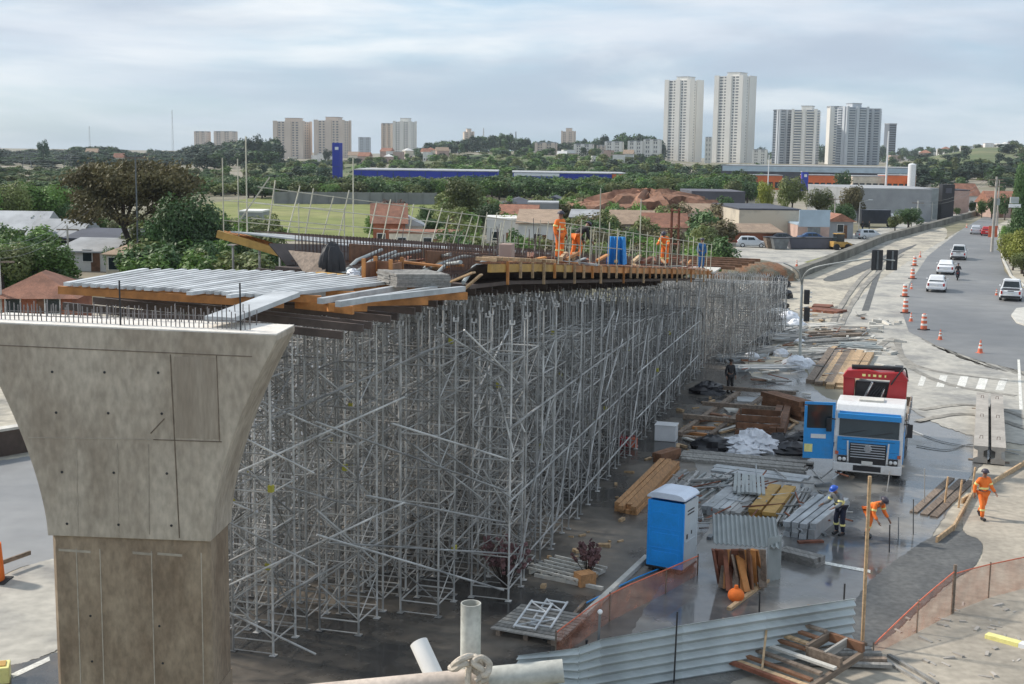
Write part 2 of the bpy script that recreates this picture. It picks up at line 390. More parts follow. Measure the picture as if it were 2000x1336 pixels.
sheet('pavement', rough_poly([(-300, 1200), (-20, 1140), (60, 1100), (140, 1085), (140, 1260), (60, 1290), (-300, 1400)], 6, 8), M['pale_concrete'], .026, 'dusty pale pavement left of the pier', 'pavement')
sheet('dark_strip', rough_poly([(-300, 1390), (60, 1292), (140, 1262), (160, 1400), (-200, 1500)], 4, 9), M['site_asphalt'], .028, 'dark asphalt strip at the foot of the pier', 'road')
sheet('field', rough_poly([(418, 386), (850, 378), (1000, 392), (980, 450), (700, 470), (420, 470), (330, 430)], 3, 10), M['grass'], .03, 'bright green grass field below the long grey wall', 'field')
for i, (x0, x1) in enumerate(((1797, 1806), (1833, 1846), (1872, 1887), (1910, 1926), (1949, 1963))):
    o = sheet('zebra_stripe', [(x0+4, 730+i*2.2), (x1+5, 731+i*2.2), (x1-3, 754+i*2.2), (x0-5, 753+i*2.2)], M['marking'], .042, 'x')
    o['label'] = ['faded leftmost stripe of the zebra crossing', 'second zebra crossing stripe from the truck crane', 'middle stripe of the white zebra crossing', 'fourth zebra stripe, next to the last', 'last zebra stripe nearest the edge line'][i]; o['category'] = 'road marking'; o['group'] = 'stripes of the zebra crossing'
sheet('edge_line', [(1987, 702), (1992, 702), (1998, 800), (1991, 800)], M['marking'], .044, 'long white line at the end of the zebra crossing', 'road marking')
sheet('lane_line', [(22, 1316), (96, 1282), (98, 1290), (26, 1324)], M['marking'], .034, 'white line left of the pier foot', 'road marking')
sheet('stop_line', [(1608, 1096), (1700, 1113), (1700, 1119), (1606, 1101)], M['marking'], .03, 'worn white line on the wet pavement behind the metal hoarding', 'road marking')
def track(label, pts, wd, m, z):
    sm = []
    for i in range(len(pts)-1):
        p0, p1, p2, p3 = [Vector((*pts[max(0, min(len(pts)-1, j))], 0)) for j in (i-1, i, i+1, i+2)]
        for k in range(6):
            u = k/6; sm.append(.5*((2*p1)+(p2-p0)*u+(2*p0-5*p1+4*p2-p3)*u*u+(3*p1-p0-3*p2+p3)*u**3))
    P = [G(p.x, p.y, z) for p in sm]; mb = MB(); r = random.Random(len(label))
    for i, p in enumerate(P):
        d = (P[min(i+1, len(P)-1)]-P[max(i-1, 0)]).normalized(); x = Vector((d.y, -d.x, 0)); k = wd*(.8+.4*r.random())
        mb.v += [tuple(p-x*k), tuple(p+x*k)]
    mb.f = [(2*i, 2*i+1, 2*i+3, 2*i+2) for i in range(len(P)-1)]
    o = struct(mb.build('tyre_track', m)); tag(o, label, 'tyre track')
M['track'] = mat('track', (.20, .19, .17), .9, 0, 0, .5, col2=(.33, .31, .27), lo=.4, hi=.6, world=True, fine=.3)
for i, pts in enumerate(([(1690, 700), (1745, 660), (1765, 700), (1830, 725), (1985, 745)], [(1670, 712), (1740, 676), (1780, 718), (1860, 752), (2000, 775)], [(1640, 640), (1660, 600), (1700, 545), (1770, 490)], [(1620, 648), (1640, 602), (1685, 540), (1755, 488)], [(1800, 800), (1880, 790), (1960, 800), (2040, 830)], [(1790, 822), (1880, 808), (1960, 822), (2040, 850)])):
    track(['curved tyre track sweeping toward the zebra crossing, the far one', 'curved tyre track sweeping toward the zebra crossing, the near one', 'right tyre track in the dust beside the dark track', 'left tyre track in the dust beside the dark track', 'tyre track passing the concrete beams, the far one', 'tyre track passing the concrete beams, the near one'][i], pts, .22, M['track'], .048+.003*i)
# ------------------------------------------------------------------ bridge frame
BA = Vector((1.2, 37.6, 0)); BT = Vector((.269, .963, 0)).normalized(); BR = Vector((BT.y, -BT.x, 0)); BY = -math.atan2(BT.x, BT.y)
def B(x, s, z): return BA + BR*x + BT*s + Vector((0, 0, z))
def zs(x, s): return (8.25 - .085*max(0, s)) - .05*(x+3)          # soffit formwork level
def zw(x, s): return zs(x, s) + .62

# ------------------------------------------------------------------ pier
def pier():
    P = Dp(540, 655, 24.0); a = R_(-4.5)
    T = P.z; hw = 3.0; dep = 1.4; cw = 1.635; zc = Dp(400, 1052, 24.3).z; zl = Dp(400, 1322, 24.3).z-.28
    xax = Vector((math.cos(a), math.sin(a), 0)); yax = Vector((-xax.y, xax.x, 0))
    base = P - xax*hw; base.z = 0
    t = thing('bridge_pier', 'tall grey concrete pier with flared head and steel bars on top', 'bridge pier', base, a)
    mp = bpy.data.materials.new('pier_concrete'); M['pier'] = mp
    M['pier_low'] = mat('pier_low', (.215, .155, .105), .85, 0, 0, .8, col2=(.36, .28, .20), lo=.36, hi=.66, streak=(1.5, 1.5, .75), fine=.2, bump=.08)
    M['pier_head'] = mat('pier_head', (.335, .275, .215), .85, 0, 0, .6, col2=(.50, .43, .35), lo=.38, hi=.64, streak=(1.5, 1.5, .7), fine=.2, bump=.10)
    M['pier_top_sunlit'] = mat('pier_top_sunlit', (.80, .75, .68), .9, 0, .12, 1.5, fine=.12)  # much paler than the head: sunlight on the top is put into the colour
    M['stain'] = mat('stain', (.15, .115, .085), .9, 0, .3, 6)
    M['chalk'] = mat('chalk', (.40, .345, .28), .9, 0, .2, 6)
    M['ply_stain'] = mat('ply_stain', (.285, .23, .178), .9, 0, 0, .9, col2=(.43, .365, .295), lo=.35, hi=.7, streak=(2.5, 2.5, .35), fine=.12, bump=.06)
    cw2 = cw-.035
    c = MB().prism([(-cw2+.09, .05), (cw2-.09, .05), (cw2, .14), (cw2, dep-.14), (cw2-.09, dep-.05), (-cw2+.09, dep-.05), (-cw2, dep-.14), (-cw2, .14)], 'z', zl, zc)
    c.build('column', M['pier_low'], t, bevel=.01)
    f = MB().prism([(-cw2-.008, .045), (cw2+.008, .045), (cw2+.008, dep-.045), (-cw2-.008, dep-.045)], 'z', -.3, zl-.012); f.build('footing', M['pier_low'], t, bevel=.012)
    pr = []
    for i in range(15):
        u = i/14; z = zc + (T-.42-zc)*u
        pr.append((cw + (hw-.16-cw)*u**1.62, z))
    pr += [(hw, T-.1), (hw, T)]
    h = MB().prism([(x, z) for x, z in pr] + [(-x, z+.10*(k < 2)) for k, (x, z) in enumerate(reversed(pr))], 'y', 0, dep)
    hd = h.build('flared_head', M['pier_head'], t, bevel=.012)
    MB().box((0, dep/2, T+.062), (hw*2-.02, dep-.02, .024), (0, .018, 0)).build('top_face', M['pier_top_sunlit'], hd)
    def strip(nm, u0, v0, u1, v1, wd, m, y=-.004):
        MB().beam((u0, y, v0), (u1, y, v1), wd, .008, up=(0, 1, 0)).build(nm, m, hd)
    for x0, x1, z0, z1 in ((1.0, 1.84, zc+2.05, T-.46),): MB().box(((x0+x1)/2, -.002, (z0+z1)/2), (x1-x0, .004, z1-z0)).build('formed_panel', M['ply_stain'], hd)
    strip('form_joint', 1.02, zc+.05, .93, T-.42, .02, M['stain'])
    strip('form_joint', -2.45, T-.33, 2.52, T-.42, .016, M['stain'])
    strip('form_joint', .55, zc+2.0, 1.90, zc+2.0, .016, M['stain'])
    strip('form_joint', 1.86, zc+2.0, 1.83, T-.42, .014, M['stain'])
    strip('form_joint', -1.95, zc+1.96, .5, zc+2.0, .012, M['chalk'])
    for xx in (-1.02, -.2, .42): strip('form_joint', xx, zc+.1, xx+.03, zc+1.9, .016, M['chalk'])
    strip('crack', .5, zc+2.12, .78, zc+2.42, .02, M['stain'])
    for zz in (zc+.28, zc+1.32, zc+2.5, zc+3.3):
        for xx in (-1.32, -.28, .78): 
            MB().lathe([(.026, 0), (.026, .006)], (xx+(zz-zc)*.02*-3.0+.1, -.003, zz+.02*xx), 10, rot=Matrix.Rotation(PI/2, 3, 'X')).build('tie_hole', M['black'], hd)
    col = [o for o in t.children if o.name.startswith('column')][0]
    for xx in (-1.1, -.62, .42, 1.42):
        MB().beam((xx, .046, zl+.05), (xx+.01, .046, zc-.25), .022, .008, up=(0, 1, 0)).build('form_joint', M['chalk'], col)
    for x0, x1 in ((-1.45, -.8), (.05, .45), (.55, 1.05)):
        MB().beam((x0, .046, zc-.3), (x1, .046, zc-.32), .05, .006, up=(0, 1, 0)).build('form_joint', M['chalk'], col)
    for xx, zz in ((.55, zl+1.35), (-.85, zl+.55), (.6, zl+.58), (-.85, zl+1.5)):
        MB().lathe([(.024, 0), (.024, .006)], (xx, .046, zz), 10, rot=Matrix.Rotation(PI/2, 3, 'X')).build('tie_hole', M['black'], col)
    r = random.Random(3)
    for k in range(58):
        x = -hw+.12 + k*(2*hw-.75)/57
        hgt = r.uniform(.30, .48)
        MB().tube((x, .42, T-.05), (x+r.uniform(-.02, .02), .42, T+hgt), .011, 5).build('rebar', M['rebar_grey'], t)
    for k in range(38):
        x = -hw+.2 + k*(2*hw-.9)/37
        MB().tube((x, 1.1, T-.05), (x+r.uniform(-.02, .02), 1.1, T+r.uniform(.3, .45)), .011, 5).build('rebar', M['rebar_grey'], t)
    for y in (.44, 1.12):
        MB().tube((-hw+.2, y, T+.2), (hw-.75, y, T+.2), .008, 5).build('tie_bar', M['rebar_grey'], t)
    for x in (-.15, 2.22):
        MB().tube((x, .3, T-.05), (x, .3, T+.95), .018, 6).build('lifting_bar', M['black'], t)
    return t, base, xax, yax, T
PIER, PB, PX, PY, PT = pier()

# ------------------------------------------------------------------ shoring towers
def near_s(x):
    tab = [(-9.6, -11.6), (-5, -11.2), (-3, -9.2), (-1.3, -7.0), (0, -4.6)]
    if x <= tab[0][0]: return tab[0][1]
    for (a, b), (c, d) in zip(tab, tab[1:]):
        if a <= x <= c: return lerp(b, d, (x-a)/(c-a))
    return tab[-1][1]
TW, TL = 1.05, 1.25
def tower_meshes(h, top):
    """h: frame height, top: height of the fork heads"""
    nl = max(3, int(round(h/1.0)))
    lz = [.35 + (h-.45)*i/nl for i in range(nl+1)]
    std = []
    for sx in (-1, 1):
        for sy in (-1, 1):
            mb = MB(); x, y = sx*TW/2, sy*TL/2
            mb.tube((x, y, .02), (x, y, h), .030, 5)
            mb.box((x, y, .015), (.16, .16, .02))
            mb.tube((x, y, h), (x, y, top-.06), .019, 5)
            mb.box((x, y, top-.05), (.12, .12, .02)); mb.box((x-.06, y, top), (.012, .12, .10)); mb.box((x+.06, y, top), (.012, .12, .10))
            std.append(mb.mesh('standard'))
    rings = []
    for i, z in enumerate(lz):
        mb = MB(); a, b = TW/2, TL/2
        for p, q in (((-a, -b), (a, -b)), ((a, -b), (a, b)), ((a, b), (-a, b)), ((-a, b), (-a, -b))):
            mb.tube((*p, z), (*q, z), .020, 5)
            if i % 2 == 0 and abs(p[0]-q[0]) > .1: mb.tube((*p, z-.3), (*q, z-.3), .015, 5)
        rings.append(mb.mesh('ledger_frame'))
    br = []
    for k, (p, q) in enumerate((((-TW/2, -TL/2), (TW/2, -TL/2)), ((TW/2, -TL/2), (TW/2, TL/2)), ((TW/2, TL/2), (-TW/2, TL/2)), ((-TW/2, TL/2), (-TW/2, -TL/2)))):
        mb = MB(); o = .035 if k % 2 else -.035
        for i in range(nl):
            a, b = (p, q) if (i+k) % 2 else (q, p)
            mb.tube((a[0], a[1], lz[i]+.06), (b[0], b[1], lz[i+1]-.06), .0155, 5)
            if k in (0, 1) and i % 2 == 0: mb.tube((b[0], b[1]+.03, lz[i]+.06), (a[0], a[1]+.03, lz[min(i+2, nl)]-.06), .0155, 5)
        br.append(mb.mesh('diagonal_brace'))
    return std, rings, br
M['coupler'] = mat('coupler', (.45, .42, .06), .6, 0, .2, 3)
M['galv2'] = mat('galv2', (.405, .40, .385), .5, 0, .5, 1.2)
def towers():
    ns = 0
    xs = [-.55 - 1.42*i for i in range(7)]
    s = -11.0; row = 0; n_face = 0; n_near = 0
    near_done = set()
    while s < 36:
        meshes = {}
        for ci, x in enumerate(xs):
            if s - TL/2 < near_s(x): continue
            top = zs(x, s) - .52
            key = round(top, 1)
            if key not in meshes: meshes[key] = tower_meshes(top-.95, top)
            std, rings, br = meshes[key]
            if ci == 0:
                lab = f'steel shoring tower on the road side, {ORD[n_face]} back from the near corner'; n_face += 1; grp = 'shoring towers along the road side of the scaffold'
            elif ci not in near_done:
                near_done.add(ci)
                lab = ['', 'steel shoring tower of the near end, closest to the standing pipe', 'steel shoring tower of the near end, second from the road side', 'steel shoring tower of the near end, third from the road side', 'steel shoring tower of the near end, fourth from the road side', 'steel shoring tower of the near end, fifth from the road side', 'steel shoring tower of the near end, beside the concrete pier'][ci]; grp = 'shoring towers across the near end of the scaffold'
            else:
                lab = 'galvanised steel shoring tower standing deep inside the scaffold forest'; grp = 'shoring towers inside the scaffold'
            t = thing('shoring_tower', lab, 'shoring tower', B(x+rng.uniform(-.08, .08), s+rng.uniform(-.08, .08), .02), BY + rng.uniform(-.03, .03), grp)
            mt = M['galv']
            for me in std: obj('standard', me, M['galv2'], t)
            full = True
            for me in rings: obj('ledger_frame', me, mt, t)
            for me in br: obj('diagonal_brace', me, mt, t)
            if rng.random() < .3:
                zc_ = rng.uniform(1, top-1); MB().box((TW/2*rng.choice((-1, 1)), -TL/2, zc_), (.12, .12, .16)).build('coupler', M['coupler'], t)
        xe = [x for x in xs if s-TL/2 >= near_s(x)]
        if xe:
            for ds in ((-TL/2, TL/2) if xe[-1] < -3.5 else ()):
                tag(MB().beam(B(xe[-1]-.7, s+ds, zs(xe[-1]-.7, s)-.38), B(-2.5, s+ds, zs(-2.5, s)-.36), .10, .18).build('timber_joist', M['dark_ply_and_shade']), 'timber joist added on the shoring fork heads, coloured dark for the shade under the deck', 'timber beam', 'joists on the shoring towers')  # joists added to build up the dark band of shade below the deck
        s += 1.78; row += 1
towers()
# lower shoring beyond, at the far span
fs = tower_meshes(4.6, 5.0)
k = 0
for s in [38.6+1.75*i for i in range(9)]:
    for x in (1.75, .3, -1.2, -2.7, -4.2, -5.7):
        xx = x + .075*(s-36)
        lab = f'low grey shoring tower of the far span, {ORD[k//6]} back on its road side' if x == 1.75 else 'low grey shoring tower inside the far span scaffold'
        t = thing('shoring_tower', lab, 'shoring tower', B(xx, s, .02), BY-.03, 'low shoring towers of the far span'); k += 1
        t.scale = (1, 1, 1.05-.02*(s-39))
        for me in fs[0]: obj('standard', me, M['galv2'], t)
        for me in fs[1]: obj('ledger_frame', me, M['galv'], t)
        if True:
            for me in fs[2]: obj('diagonal_brace', me, M['galv'], t)
# long coupled tubes tying the towers
def ties():
    L1 = 'long galvanised diagonal tube clamped across the near end of the scaffold'
    L2 = 'long level tube tying the roadside shoring towers together'
    r = random.Random(5)
    prs = []
    for z0 in (1.2, 3.4, 5.6): prs.append((B(-8.2, -11.9, z0+1.9), B(-3.2, -9.9, z0-1.0), L1, 'diagonal tubes across the near end'))
    for z0 in (1.0, 3.6): prs.append((B(-7.0, -11.9, z0), B(-1.6, -8.2, z0+2.6), L1, 'diagonal tubes across the near end'))
    for z0 in (1.5, 4.2): prs.append((B(-3.2, -9.8, z0+1.6), B(.1, -5.3, z0-.9), L1, 'diagonal tubes across the near end'))
    for z0 in (.9, 2.9, 4.9): prs.append((B(.12, -5, z0), B(.12, 14, z0+.02), L2, 'level tubes along the road side'))
    for z0 in (1.4, 3.3): prs.append((B(.14, 14, z0), B(.14, 33, z0-.2), L2, 'level tubes along the road side'))
    for i in range(9):
        s = -4 + 4.2*i; z0 = r.uniform(.4, 1.2)
        prs.append((B(.16, s, z0), B(.16, s+3.2, z0+4.0), 'slanting brace tube on the road face of the scaffold', 'slanting tubes on the road face'))
    for i in range(22):
        u = r.random(); x0 = -8.8+8.6*u; x1 = min(.1, x0+r.uniform(1.2, 3.6)); z0 = r.uniform(.4, 6.4); fl = r.random() < .6
        a, b = B(x0, near_s(x0)+r.uniform(-.1, 1.8), z0+(1.6 if fl else 0)), B(x1, near_s(x1)+r.uniform(-.1, 1.8), min(7.2, z0+(0 if fl else 1.7)))
        prs.append((a, b, 'short slanting tube among the near towers of the scaffold', 'slanting tubes at the near end'))
    for i in range(26):
        s = r.uniform(-5, 30); dz = r.uniform(1.4, 3.4)*r.choice((-1, 1)); top = zs(0, s)-1.2; z0 = r.uniform(.5, top-.5); x = r.uniform(-1.7, .1)
        prs.append((B(x, s, z0), B(x+r.uniform(-.3, .1), s+r.uniform(1.4, 3.6), max(.3, min(top, z0+dz))), 'short slanting tube among the roadside towers of the scaffold', 'slanting tubes along the road side'))
    for p, q, lb, gr in prs:
        tag(MB().tube(p, q, .027, 6).build('brace_tube', M['galv2']), lb, 'scaffold tube', gr)
ties()
# debris caught in the scaffold foot: red bin, boards
# ------------------------------------------------------------------ front soffit formwork
def edge(t, pts):
    n = len(pts)-1; i = min(int(t*n), n-1); f = t*n-i
    return pts[i].lerp(pts[i+1], f)
def FZ(px, py, z): return G(px, py, z)
near = [FZ(130, 555, 8.86), FZ(330, 567, 8.74), FZ(510, 580, 8.62)]
far = [FZ(285, 527, 8.85), FZ(560, 531, 8.66), FZ(800, 547, 8.44)]
nb = 24
ca, cb = near, far
for i in range(nb):
    t = i/(nb-1); p = edge(t, ca); q = edge(t, cb)
    if 10 < i: p = p + (q-p)*(.02 if i % 5 else -.05)
    tag(MB().beam(p, q, .125+.03*(i % 3 == 0), .085).build('aluminium_beam', M['alu']), 'pale aluminium beam lying side by side in the front soffit formwork', 'beam', 'aluminium beams of the front soffit')
# beams of the right half with gaps, weathered
for i, (a, b) in enumerate((((575, 582), (730, 556)), ((625, 588), (790, 560)), ((660, 594), (850, 564)), ((705, 586), (905, 564)))):
    p, q = FZ(*a, 8.42), FZ(*b, 8.38)
    tag(MB().beam(p, q, .16, .14).build('aluminium_beam', M['alu_dull']), ['dull grey beam just beside the white access plank', 'second dull grey beam from the white access plank', 'third dull grey beam, overhanging the orange timbers', 'grey beam nearest the road at the deck edge'][i], 'beam', 'weathered beams at the deck edge')
# orange joists below, across
for i in range(5):
    u = i/4
    p = near[0].lerp(far[0], .03+u*.9); q = near[2].lerp(far[2], .03+u*.9)
    p = p + (p-q).normalized()*.25; q = q + (q-p).normalized()*.4
    tag(MB().beam(p - Vector((0, 0, .16)), q - Vector((0, 0, .16)), .12, .18).build('timber_joist', M['orange_timber']), 'orange timber joist along the near edge under the white beams' if i == 0 else 'orange timber joist hidden under the white aluminium beams', 'timber beam', 'timber joists of the front soffit')
for i, (a, b) in enumerate((((578, 594), (690, 606)), ((640, 600), (716, 600)), ((700, 590), (835, 588)), ((760, 580), (912, 578)))):
    tag(MB().beam(FZ(*a, 8.25), FZ(*b, 8.2), .1, .2).build('timber_joist', M['orange_timber']), ['orange joist stub sticking out lowest beside the access plank', 'short orange joist behind the lowest stub', 'orange joist under the grey beams mid deck edge', 'orange joist nearest the flared side form'][i], 'timber beam', 'orange joist ends at the deck edge')
tag(MB().beam(FZ(428, 624, 8.74), FZ(560, 574, 8.92), .62, .10).build('access_plank', M['alu']), 'wide white access plank bridging from pier top to formwork', 'plank')
# ------------------------------------------------------------------ box girder formwork
SE = 36.0
def xr(s): return -1.75 + .055*s
# soffit, with the shade under the deck painted into its dark colour
mb = MB(); S = [-1.2+i*3.72 for i in range(11)]
for s in S:
    for x, dz in ((-8.4, 0), (-2.2, 0), (-2.2, -.12), (-8.4, -.12)):
        mb.v.append(tuple(B(x+.045*max(s, 0), s, zs(x, s)+dz)))
n = len(S)
mb.f = [(4*i+k, 4*i+(k+1) % 4, 4*i+4+(k+1) % 4, 4*i+4+k) for i in range(n-1) for k in range(4)] + [(3, 2, 1, 0), (4*n-4, 4*n-3, 4*n-2, 4*n-1)]
form = thing('girder_formwork', 'plywood formwork of the box girder with shade painted into its dark sloping sides', 'formwork', B(-5, 0, 0), 0)
inv = Matrix.Translation(-form.location)
def into(o): o.parent = form; o.matrix_parent_inverse = inv
o = mb.build('soffit_panel', M['dark_ply_and_shade']); into(o)
def strip_surface(name, m, prof, S, th=.05, parent=True):
    """prof(s) -> list of (x,z) across"""
    mb = MB(); k = len(prof(S[0]))
    for s in S:
        for x, z in prof(s): mb.v.append(tuple(B(x, s, z)))
        for x, z in prof(s): mb.v.append(tuple(B(x, s, z-th)))
    for i in range(len(S)-1):
        a, b = i*2*k, (i+1)*2*k
        for j in range(k-1):
            mb.f.append((a+j, a+j+1, b+j+1, b+j)); mb.f.append((a+k+j, b+k+j, b+k+j+1, a+k+j+1))
        mb.f.append((a, b, b+k, a+k)); mb.f.append((a+k-1, a+2*k-1, b+2*k-1, b+k-1))
    for e in (0, (len(S)-1)*2*k):
        for j in range(k-1): mb.f.append((e+j, e+k+j, e+k+j+1, e+j+1))
    o = mb.build(name, m)
    if parent: into(o)
    return o
S2 = [-.6+i*3.66 for i in range(11)]
strip_surface('web_panel', M['dark_ply_and_shade'], lambda s: [(-3.0+.045*max(s, 0), zs(-3, s)), (-2.2+.05*max(s, 0), zw(-2.2, s)-.08)], S2)  # web panel coloured dark for the shaded void below the wing
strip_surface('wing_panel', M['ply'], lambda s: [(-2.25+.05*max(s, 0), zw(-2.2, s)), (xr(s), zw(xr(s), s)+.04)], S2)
strip_surface('web_panel', M['dark_ply_and_shade'], lambda s: [(-8.9+.045*max(s, 0), zw(-8.9, s)), (-8.3+.045*max(s, 0), zs(-8.4, s))], S2)
S3 = [5+i*3.2 for i in range(11)]
strip_surface('wing_panel', M['alu'], lambda s: [(-13.4+.045*max(s, 0), zw(-13.4, s)+.15), (-8.8+.045*max(s, 0), zw(-8.8, s)+.02)], S3)
# near end stop panel (trapezoid, left)
pp = [FZ(563, 489, 8.95), FZ(648, 497, 8.9), FZ(632, 535, 8.45), FZ(592, 531, 8.5)]
mb = MB(); back = BT*.06
mb.add(pp + [p+back for p in pp], [(0, 1, 2, 3), (7, 6, 5, 4), (0, 4, 5, 1), (1, 5, 6, 2), (2, 6, 7, 3), (3, 7, 4, 0)])
o = mb.build('end_panel', M['old_wood']); into(o)
# right side sloping boards at near end (light)
for i, (a, b) in enumerate((((865, 557), (925, 532)), ((905, 566), (940, 536)))):
    o = MB().beam(FZ(*a, 8.3), FZ(*b, 8.75), .16, .05).build('edge_board', M['pine']); into(o)
# wing edge beam: orange timber all along the right edge
for i in range(9):
    s0 = -.7+i*4.1; s1 = s0+4.25
    tag(MB().beam(B(xr(s0)+.02, s0, zw(xr(s0), s0)-.14), B(xr(s1)+.05, s1, zw(xr(s1), s1)-.15), .12, .24).build('timber_beam', M['yellow_timber'] if i < 2 else M['orange_timber']),
        f'orange timber beam along the road edge of the deck, {ORD[i]} from its near end', 'timber beam', 'timber beams along the deck edge')
for i in range(30):
    s0 = .6+i*1.22
    tag(MB().beam(B(xr(s0)+.14, s0, zw(xr(s0), s0)-.48-.2*(i % 3 == 0)), B(xr(s0)+.14, s0, zw(xr(s0), s0)+.02), .08, .06, up=tuple(BT)).build('edge_stud', M['pine'] if i % 4 else M['orange_timber']),
        'short timber stud hanging below the deck edge beam', 'stud', 'studs below the deck edge')
for i in range(12):
    s0 = -.4+i*.55
    tag(MB().beam(B(xr(s0)-.5, s0, zw(xr(s0), s0)+.11), B(xr(s0)+.12, s0, zw(xr(s0), s0)+.09), .12, .1).build('timber_block', M['pine']), 'pale timber block laid across the deck edge', 'timber block', 'blocks on the deck edge')
# left wing edge beam
for i in range(4):
    s0 = 5+i*.42
    x0, x1 = -13.7, -9.2
    tag(MB().beam(B(x0, s0, zw(x0, s0)+.02), B(x1, s0, zw(x1, s0)-.85), .12, .26).build('timber_beam', M['yellow_timber'] if i == 0 else M['orange_timber']), ['yellow-orange timber beam under the far left wing, end on to the field', 'orange beam just behind the yellow wing beam', 'third orange beam under the left wing', 'fourth orange beam under the left wing'][i], 'timber beam', 'beams under the left wing')
for x, s in ((-13.2, 5.2), (-12.2, 5.3), (-10.4, 5.3), (-13.2, 9), (-11.5, 9), (-13.2, 13), (-11.5, 13)):
    t_ = thing('wing_prop', 'slim steel prop standing under the left wing', 'prop', B(x, s, 0), BY, 'props under the left wing')
    MB().tube((0, 0, 0), (0, 0, zw(x, s)-.35), .045, 6).build('tube', M['galv2'], t_)
    MB().box((0, 0, zw(x, s)-.33), (.3, .3, .04)).build('fork_head', M['galv2'], t_)
# reinforcement
def rebar_net(name, label, x0, x1, s0, s1, zf, step, r, m):
    mb = MB(); s = s0
    while s <= s1:
        mb.tube(B(x0+.045*max(s, 0), s, zf(x0, s)), B(x1+.045*max(s, 0), s, zf(x1, s)), r, 4); s += step
    x = x0
    while x <= x1:
        for k in range(8):
            a, b = lerp(s0, s1, k/8), lerp(s0, s1, (k+1)/8)
            mb.tube(B(x+.045*max(a, 0), a, zf(x, a)+.03), B(x+.045*max(b, 0), b, zf(x, b)+.03), r, 4)
        x += step*1.3
    return tag(mb.build(name, m), label, 'reinforcement')
rebar_net('rebar_mat', 'rusty steel bar mat covering the middle of the deck', -8.2, -3.2, -.5, 34, lambda x, s: zs(x, s)+.12, .3, .014, M['rebar'])
rebar_net('rebar_mat', 'upper rusty bar mat along the road wing', -3.4, -2.0, 2, 35, lambda x, s: zw(x, s)+.10, .32, .013, M['rebar'])
rebar_net('rebar_mat', 'upper rusty bar mat on the field side wing', -13, -8.6, 6, 34, lambda x, s: zw(x, s)+.2, .35, .013, M['rebar'])
def web_cage(label, x0):
    mb = MB(); s = -.4
    while s < 35:
        xx = x0+.045*max(s, 0)
        mb.tube(B(xx, s, zs(x0, s)), B(xx, s, zw(x0, s)+.35), .014, 4); mb.tube(B(xx+.25, s, zs(x0, s)), B(xx+.2, s, zw(x0, s)+.35), .014, 4); s += .25
    for dz in (.15, .45, .75): 
        for k in range(8):
            a, b = lerp(-.4, 35, k/8), lerp(-.4, 35, (k+1)/8)
            mb.tube(B(x0+.045*max(a, 0), a, zs(x0, a)+dz), B(x0+.045*max(b, 0), b, zs(x0, b)+dz), .014, 4)
    return tag(mb.build('rebar_cage', M['rebar']), label, 'reinforcement')
web_cage('rusty web cage on the field side of the deck', -8.1); web_cage('rusty web cage in the middle of the deck', -5.6); web_cage('rusty web cage on the road side of the deck', -3.3)
# inner web forms
for x0, lb in ((-7.2, 'long brown inner form panel on the field side of the deck'), (-4.6, 'long brown inner form panel in the middle of the deck')):
    t_ = thing('web_form', lb, 'formwork panel', B(x0, 0, 0), 0)
    o = strip_surface('panel', M['brown_wood'], lambda s, x0=x0: [(x0+.045*max(s, 0), zs(x0, s)+.75), (x0+.06+.045*max(s, 0), zs(x0, s)+.74)], [1.5+i*3.3 for i in range(11)], .62, False)
    o.parent = t_; o.matrix_parent_inverse = Matrix.Translation(-t_.location)
# prestressing ducts
duct_px = [((668, 530), (698, 508), (745, 488)), ((690, 530), (725, 510), (772, 492)), ((706, 536), (740, 515), (775, 498), (822, 490)), ((828, 520), (850, 503), (880, 497)), ((826, 524), (870, 512), (900, 502), (935, 498)), ((852, 530), (872, 516), (900, 512)), ((905, 545), (925, 522), (950, 508), (985, 500))]
dl = ['leftmost of the grey tendon ducts rising from the rebar', 'second grey tendon duct from the left', 'long grey tendon duct behind the brown crate', 'short grey tendon duct behind the board stack', 'long grey tendon duct rising behind the board stack', 'thin short duct right of the board stack', 'grey duct bent up at the flared side form']
for pts, lb in zip(duct_px, dl):
    n = len(pts); P = [G(x, y, 8.45+.42*i/(n-1)-(.05*i)) for i, (x, y) in enumerate(pts)]
    P[0].z -= .1
    sm = []
    for i in range(len(P)-1):
        for k in range(4): sm.append(P[i].lerp(P[i+1], k/4))
    sm.append(P[-1])
    tag(MB().path(sm, .06, 8).build('tendon_duct', M['galv_panel'], smooth=True), lb, 'cable duct', 'grey tendon ducts')
# deck clutter
def pile(label, cat, p, q, nrow, nlay, w_, h_, m, gap=.02, group=None, name=None, z0=.0, jit=.03, labels=None, seed=0, lenj=.04):
    r = random.Random(seed+17); p, q = Vector(p), Vector(q); d = (q-p); l = d.length; d.normalize(); x = d.cross(Vector((0, 0, 1))).normalized()
    out = []
    for k in range(nlay):
        for i in range(nrow):
            off = (i-(nrow-1)/2)*(w_+gap) + r.uniform(-jit, jit)*.5
            e0, e1 = r.uniform(-lenj, lenj)*l, r.uniform(-lenj, lenj)*l
            zz = Vector((0, 0, z0+h_/2+k*(h_+.004)+r.uniform(0, .004)))
            a = p + x*off + d*e0 + zz; b = q + x*(off+r.uniform(-jit, jit)) + d*e1 + zz
            o = MB().beam(a, b, w_, h_).build(name or cat.replace(' ', '_'), m)
            tag(o, labels[k*nrow+i] if labels else label, cat, group or label); out.append(o)
    return out
zD = 8.36
a, b = G(755, 556, 8.45), G(858, 556, 8.4)
pile('grey formwork board in the neat stack on the deck edge', 'board', a, b, 3, 6, .5, .055, M['grey_wood'], group='boards stacked on the deck', z0=.0, jit=.02, lenj=.02)
t_ = thing('timber_crate', 'open brown timber crate beside the board stack on the deck', 'crate', G(735, 550, 8.45), BY)
